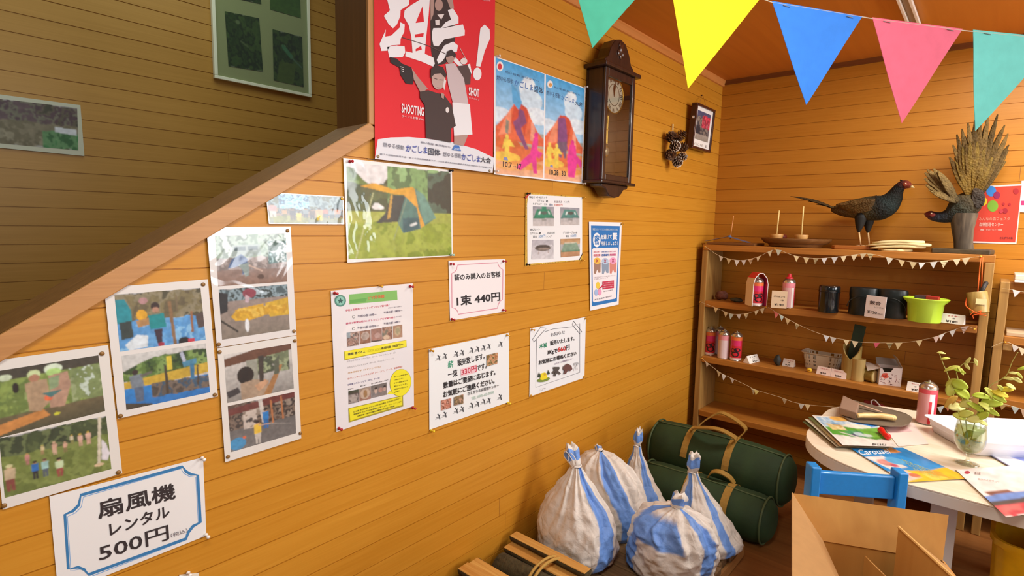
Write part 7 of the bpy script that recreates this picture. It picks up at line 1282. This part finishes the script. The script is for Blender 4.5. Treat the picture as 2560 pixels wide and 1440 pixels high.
# yellow plastic crate under the table edge
yc = onZ(2545, 1500, 0); yb_ = thing('yellow_bin', (1.62, 2.40, 0), 'yellow ribbed plastic bin under the table at the right edge', 'bin'); ym = plain('yellow_plastic', '#e8b414', .4, noise=.12, nscale=25)
m = MB(); R_ = []
for z, s in ((.0005, .86), (.01, .88), (.43, 1.0), (.44, 1.06), (.46, 1.06), (.46, .97), (.02, .82)):
    R_.append([Vector((1.63 + s*.125*math.copysign(abs(math.cos(a))**.5, math.cos(a))*(1 + .015*math.sin(14*a)), 2.44 + s*.12*math.copysign(abs(math.sin(a))**.5, math.sin(a)), z)) for a in [2*math.pi*(k_ + .5)/64 for k_ in range(64)]])
m.loft(R_); m.build('bin_shell', ym, yb_, smooth=True, auto=True)
# ================================================================== DUFFEL BAGS
grn = plain('duffel_green', '#263c1e', .75, noise=.3, nscale=9, bump=.5, bscale=22); web = plain('tan_webbing', '#a07c34', .75, noise=.12, nscale=90); pipe = plain('duffel_piping', '#4a5a38', .6)
def duffel(x0, x1, y, z, r, label, loops, sag=.0, rz=0.0, sy=1.08):
    c = Vector(((x0+x1)/2, y, z)); t = thing('duffel_bag', (c.x, y, max(z - r, 0)), label, 'duffel bag', 'green duffel bags in front of the shelf'); m = MB(); R_ = []; n = 40; seed = x1*3 + z*7
    xs = [0, .012, .035, .07, .12] + [.12 + .76*i/12 for i in range(1, 13)] + [.93, .965, .988, 1]; prof = [.45, .68, .85, .94, .99] + [1]*12 + [.95, .86, .69, .45]
    def pt(u, a, k_=1.0):
        x = x0 + (x1 - x0)*u; rr = r*k_*(1 + .05*mnoise.noise(Vector((u*6 + seed, math.cos(a)*1.2, math.sin(a)*1.2))) - .03*math.cos(u*2*math.pi)); yy = y + rr*sy*math.cos(a) + rz*(u - .5); zz = z + rr*math.sin(a) - sag*math.sin(math.pi*u)
        return Vector((x, yy, max(zz, .001)))
    for u, k_ in zip(xs, prof): R_.append([pt(u, 2*math.pi*j/n, k_) for j in range(n)])
    m.loft(R_); m.build('body', grn, t, smooth=True, auto=False)
    for u in (.055, .945): MB().tube([pt(u, 2*math.pi*j/48, .965 + .006) for j in range(48)], .005, 8, closed=True).build('piping', pipe, t, smooth=True)
    MB().tube([pt(.06 + .88*i/24, 1.75, 1.012) for i in range(25)], .004, 6).build('zip', pipe, t, smooth=True)
    for u in loops:
        P_ = [pt(u, a, 1.012) for a in [-1.1 - 1.9*0 + (4.1*i/26) for i in range(27)]]; mm = MB(); w = .017; L = [p - Vector((w, 0, 0)) for p in P_]; Rr = [p + Vector((w, 0, 0)) for p in P_]; Li = [c + (p - c)*1.0 for p in L]
        A2 = [[L[i], Rr[i], Rr[i] + (Rr[i] - Vector((Rr[i].x, y, z))).normalized()*.003, L[i] + (L[i] - Vector((L[i].x, y, z))).normalized()*.003] for i in range(27)]; mm.loft(A2); mm.build('strap', web, t)
    return t, pt
def strip(path, w, side, th=.003):
    side = Vector(side); m = MB(); R_ = []; n = len(path)
    for i in range(n):
        tt = (path[min(i+1, n-1)] - path[max(i-1, 0)]).normalized(); s = (side - tt*side.dot(tt)).normalized(); nn = tt.cross(s).normalized(); p = path[i]; R_.append([p - s*w - nn*th, p + s*w - nn*th, p + s*w + nn*th, p - s*w + nn*th])
    m.loft(R_); return m
d1, pt1 = duffel(.03, .79, 2.85, .232, .137, 'dark green duffel bag with tan straps, upper one of two', (.33, .62), sy=1.02, rz=-.02)
for side in (-1, 1):
    a0 = 1.0 if side < 0 else 2.15
    a, b = pt1(.33, 2.15 if side < 0 else 1.1, 1.02), pt1(.62, 2.15 if side < 0 else 1.1, 1.02)
for (dy, hh, xm) in ((-.055, .070, .05), (.05, .092, .0)):
    a, b = pt1(.33, math.pi/2 + (-dy)*6, 1.02), pt1(.62, math.pi/2 + (-dy)*6, 1.02); mid = (a + b)/2
    strip(catmull([a, a + Vector((.035, dy*.5, hh*.5)), mid + Vector((xm, dy, hh)), b + Vector((.02, dy*.5, hh*.55)), b], 7), .0165, (0, 1, .1)).build('handle', web, d1, smooth=False)
d2, pt2 = duffel(.10, .775, 2.615, .112, .112, 'dark green duffel bag lying on the floor, lower one of two', (.42, .70), sy=1.05)
a, b = pt2(.52, 1.45, 1.02), pt2(.70, 1.3, 1.02); strip(catmull([a, a + Vector((.02, -.01, .035)), (a+b)/2 + Vector((0, -.02, .05)), b + Vector((-.02, -.01, .03)), b], 6), .014, (0, 1, .3)).build('handle', web, d2)
# ================================================================== PLANK PLATFORM, SACKS, FIREWOOD
pf = thing('plank_platform', (.35, 2.1, 0), 'low platform of grey-brown planks under the sacks', 'platform')
pm = wood('weathered_plank', '#8a6a42', '#5c452a', 'x', .7, .9); yy = 1.70; i = 0
while yy < 2.36:
    MB().span((.012, yy, .052), (.70 - .012*(i % 2), yy + .088, .080)).build('plank', pm, pf, bevel=.004); yy += .0935; i += 1
for x in (.06, .62): MB().span((x, 1.72, 0), (x + .07, 2.438, .0515)).build('bearer', pm, pf, bevel=.003)
MB().span((.690, 1.71, .004), (.702, 2.438, .0515)).build('side_board', wood('side_plank', '#b07c42', '#8a5c2c', 'y', .6, .9), pf)
WHT, BLU = '#dcd6cc', '#6c98de'
def sack(name, c, rx, ry, neck_px, tuft_px, prof, label, seed, stripes, rot=0.0, dy=.02, neck_r=.020, corner=.10, lean=1.5, loopy=False, folds=1.0, extra=None, cap_blue=True):
    """woven sack: slightly square base, body following prof (height fraction, radius fraction), gathered neck with a tied tuft"""
    c = Vector(c); t = thing(name, c, label, 'sack', 'white and blue woven sacks on the platform'); n = 176; rows = 66; m = MB(); m.anyc = True; R_ = []
    top = onY(*neck_px, c.y + dy); neck = top - c; H = neck.z
    def rad(u):
        for (a, p), (b, q) in zip(prof, prof[1:]):
            if u <= b: k = (u - a)/(b - a); k = k*k*(3 - 2*k)*.5 + k*.5; return p + (q - p)*k
        return prof[-1][1]
    for i in range(rows + 1):
        u = i/rows; s = rad(u); q = max(0, (u - .2)/.8); cen = c + Vector((neck.x*q**lean, neck.y*q**lean, H*u)); ring = []
        for j in range(n):
            a = 2*math.pi*j/n; sq = 1 + corner*(1 - u)**1.6*(abs(math.cos(2*(a - rot)))**1.2 - .45)
            ph = a + .25*mnoise.noise(Vector((u*3, seed, a)))
            pl = 1 + q**1.6*(.11*math.sin(11*ph + seed) + .07*math.sin(19*ph + 2.1*seed))
            d0 = Vector((math.cos(a), math.sin(a), 0)); big = mnoise.noise(Vector((d0.x*1.7 + seed, d0.y*1.7, u*2.6)))
            def crease(fx, fz, sh, k): return (1 - abs(mnoise.noise(Vector((d0.x*fx + sh + seed, d0.y*fx - sh, u*fz + k*a))))*2.2)
            w_ = 1 + folds*(.085*big +   .050*max(0, crease(1.9, 4.2, 3.1, .5)) + .040*max(0, crease(3.2, 6.5, 7.7, -.6)) + .016*crease(5, 13, 1.3, .3) - .03)*(1 - q*.55)*min(1, u*5 + .2)
            rr = s*sq*pl*w_
            ring.append(cen + Vector((max(rr*rx, .0) * math.cos(a), max(rr*ry, .0) * math.sin(a), .010*big*(1 - u)*min(1, u*8))))
        R_.append(ring)
    if extra: R_ = extra(R_, c, H)
    for r in R_:
        for p in r: p.z = max(p.z, c.z + .0008)
    def mixc(a, u):
        wob = 5*math.sin(u*7 + seed) + 4*mnoise.noise(Vector((u*9, seed, 0))); k = 0
        for st in stripes:
            a0, a1 = st[0], st[1]; sl_ = st[2] if len(st) > 2 else 0; u0, u1 = (st[3], st[4]) if len(st) > 4 else (0, 1.1)
            x = (a + wob + sl_*(u - .4)*100); x = (x - a0 + 180) % 360 - 180
            e = min(x, (a1 - a0) - x); k = max(k, min(1, max(0, .5 + e/1.6))*min(1, max(0, .5 + (u - u0)*30))*min(1, max(0, .5 + (u1 - u)*30)))
        return tuple((1 - k)*p + k*q for p, q in zip(lin(WHT), lin(BLU)))
    vc = [[mixc(360*j/n, i/rows) for j in range(n)] for i in range(rows + 1)]
    vs = [p for r in R_ for p in r]; fs = []; cols = []
    for i in range(rows):
        for j in range(n): k_ = (j+1) % n; fs.append((i*n + j, i*n + k_, (i+1)*n + k_, (i+1)*n + j)); cols.append([vc[i][j], vc[i][k_], vc[i+1][k_], vc[i+1][j]])
    fs.append(tuple(range(n))[::-1]); cols.append(lin(WHT)); m.add(vs, fs, cols); m.build('sack_body', WOVEN, t, smooth=True)
    tp = onY(*tuft_px, c.y + dy); d_ = tp - top; m = MB(); m.anyc = True; R_ = []; cc = []; up = d_.normalized(); ax = up.orthogonal().normalized(); bx = up.cross(ax)
    for i in range(11):
        u = i/10; rr = neck_r*(1.0 + 1.7*u - 1.75*u*u + .12*math.sin(9*u + seed)); R_.append([top + d_*u + (ax*math.cos(a)*(1 + .32*u*math.sin(5*a + seed + 3*u)) + bx*.8*math.sin(a)*(1 + .30*u*math.cos(4*a + 2*seed)))*rr + up*.012*u*math.sin(3*a + seed) for a in [2*math.pi*k_/44 for k_ in range(44)]]); cc.append(lin(BLU if cap_blue and 2 < i < 8 else WHT))
    R_.append([tp - d_*.04 + (p - tp)*.5 for p in R_[-1]]); cc.append(lin(WHT)); m.loft(R_, cols=cc); m.build('gathered_top', WOVEN, t, smooth=True)
    m = MB(); m.tube([top + (ax*math.cos(a) + bx*.85*math.sin(a))*(neck_r + .002) + up*.004*math.sin(2*a) for a in [2*math.pi*k_/24 for k_ in range(24)]], .0030, 8, closed=True); tm = plain('tie_cream', '#e8e2da', .6)
    if loopy:
        for s in (-1, 1): m.tube(catmull([top + Vector((0, -neck_r, 0)), top + Vector((.03*s - .01, -neck_r - .01, .04)), top + Vector((.012*s - .02, -neck_r - .012, .066)), top + Vector((-.012*s - .01, -neck_r - .006, .03)), top + Vector((0, -neck_r, 0))], 5), .0016, 6)
    m.build('tie', tm, t, smooth=True)
    return t
PZ = .0805
pear = [(0, .78), (.06, .92), (.18, 1.0), (.38, .97), (.58, .78), (.78, .46), (.92, .22), (1, .13)]
coney = [(0, .96), (.05, 1.06), (.14, 1.06), (.3, .88), (.5, .62), (.72, .36), (.9, .17), (1, .13)]
dome = [(0, .86), (.08, .98), (.3, 1.0), (.55, .93), (.74, .74), (.88, .46), (1, .16)]
sack('woven_sack', (.215, 1.825, PZ), .172, .142, (1440, 1166), (1424, 1112), pear, 'white sack with blue side band and looped string, nearest the wall in front', 1.3, [(330, 366)], rot=.7, loopy=True, lean=1.2)
sdome = [(0, .86), (.08, .98), (.4, 1.0), (.68, .95), (.84, .78), (.94, .50), (1, .12)]
sack('woven_sack', (.222, 2.105, PZ), .152, .116, (1500, 1126), (1493, 1116), sdome, 'rounded white sack with a broad blue diagonal band, behind the front left one', 2.7, [(302, 338, .25)], rot=.3, neck_r=.010, lean=1.6)
sack('woven_sack', (.205, 2.360, PZ), .130, .098, (1593, 1114), (1599, 1074), coney, 'white and blue sack furthest back with a tall thin neck', 4.1, [(318, 352), (205, 232)], rot=.2, neck_r=.015)
sack('woven_sack', (.555, 2.285, PZ), .158, .128, (1732, 1180), (1738, 1134), coney, 'white sack with blue sides and knotted top, at the right beside the duffel bags', 5.2, [(222, 268), (326, 350)], rot=.5, neck_r=.019)
def slump(R_, c, H):
    out = []
    for r in R_:
        o = []
        for p in r:
            q = p - c; k = math.exp(-(((q.x + .03)/.085)**2 + ((q.y + .05)/.07)**2))*max(0, q.z - H*.45)/H
            f = math.exp(-(((q.x - .02)/.03)**2))*max(0, q.z - H*.5)/H
            w_ = max(0, min(1, (.96 - q.z/H)/.14)); k *= w_; f *= w_; o.append(p + Vector((-.05*k - .02*f, -.06*k, -.075*k - .03*f)))
        out.append(o)
    return out
sack('woven_sack', (.560, 1.980, PZ), .168, .136, (1692, 1266), (1702, 1236), sdome, 'slumped white sack with a folded blue top, front right', 6.6, [(330, 358), (206, 232), (222, 300, 0, .60, .93)], rot=.4, neck_r=.021, lean=2.4, extra=slump, folds=1.25)
# firewood
bark = plain('bark', '#4a4128', .9, noise=.45, nscale=45, bump=1.0, bscale=90); split = wood('split_wood', '#d8aa5a', '#bd8436', 'x', .7, 1.1); rope = plain('straw_rope', '#c9a050', .8, bump=.8, bscale=400)
def bundle(label, logs, x_rope, cyz, rr):
    t = thing('firewood_bundle', (.24, cyz[0], 0), label, 'firewood')
    for i, (x0, x1, y, z, r, k_) in enumerate(logs):
        rng = random.Random(i*7 + int(y*100)); n = 22; R_ = []; m = MB()
        for u in (0, .02, .25, .5, .75, .98, 1):
            ring = []; 
            for j in range(n):
                a = 2*math.pi*j/n; q = r*(1 + .10*mnoise.noise(Vector((math.cos(a)*1.5 + i, math.sin(a)*1.5, u*2)))) * (.94 if u in (0, 1) else 1); yy, zz = q*math.cos(a), q*math.sin(a)
                if k_ == 'split': zz = min(zz, r*.16 + .001*math.sin(9*u + j))
                ring.append(Vector((x0 + (x1 - x0)*u, y + yy + .012*(u - .5)*((i % 3) - 1), z + zz)))
            R_.append(ring)
        m.loft(R_); o = m.build('log', bark if k_ != 'slab' else split, t, smooth=True, auto=True)
        if k_ == 'split':
            MB().hexa([(x0 + .002, y - r*.93, z + r*.20), (x1 - .002, y - r*.93, z + r*.20), (x1 - .002, y + r*.93, z + r*.20), (x0 + .002, y + r*.93, z + r*.20), (x0 + .002, y - r*.88, z + r*.30), (x1 - .002, y - r*.80, z + r*.33), (x1 - .002, y + r*.80, z + r*.30), (x0 + .002, y + r*.88, z + r*.34)]).build('split_face', split, o, bevel=.003)
    for dx in (0, .020):
        P_ = [Vector((x_rope + dx + .008*math.sin(2*a), cyz[0] + rr[0]*math.cos(a), cyz[1] + rr[1]*math.sin(a))) for a in [2*math.pi*q/40 for q in range(40)]]
        for p in P_: p.z = max(p.z, .006)
        MB().tube(P_, .0058, 8, closed=True).build('rope', rope, t, smooth=True)
bundle('firewood bundle tied with straw rope beside the sacks', [(.035, .42, 1.600, .150, .036, 'split'), (.030, .40, 1.632, .182, .024, 'split'), (.05, .42, 1.535, .112, .046, 'log'), (.04, .40, 1.612, .072, .046, 'log'), (.05, .42, 1.486, .050, .045, 'log'), (.045, .41, 1.565, .036, .033, 'log'), (.04, .40, 1.628, .040, .034, 'log')], .245, (1.575, .098), (.116, .098))
bundle('second firewood bundle cut off at the bottom edge', [(.03, .40, 1.395, .172, .030, 'split'), (.03, .39, 1.345, .178, .028, 'split'), (.045, .40, 1.395, .105, .042, 'log'), (.04, .40, 1.315, .110, .042, 'log'), (.05, .40, 1.380, .040, .039, 'log'), (.05, .40, 1.300, .040, .039, 'log')], .26, (1.352, .105), (.084, .106))
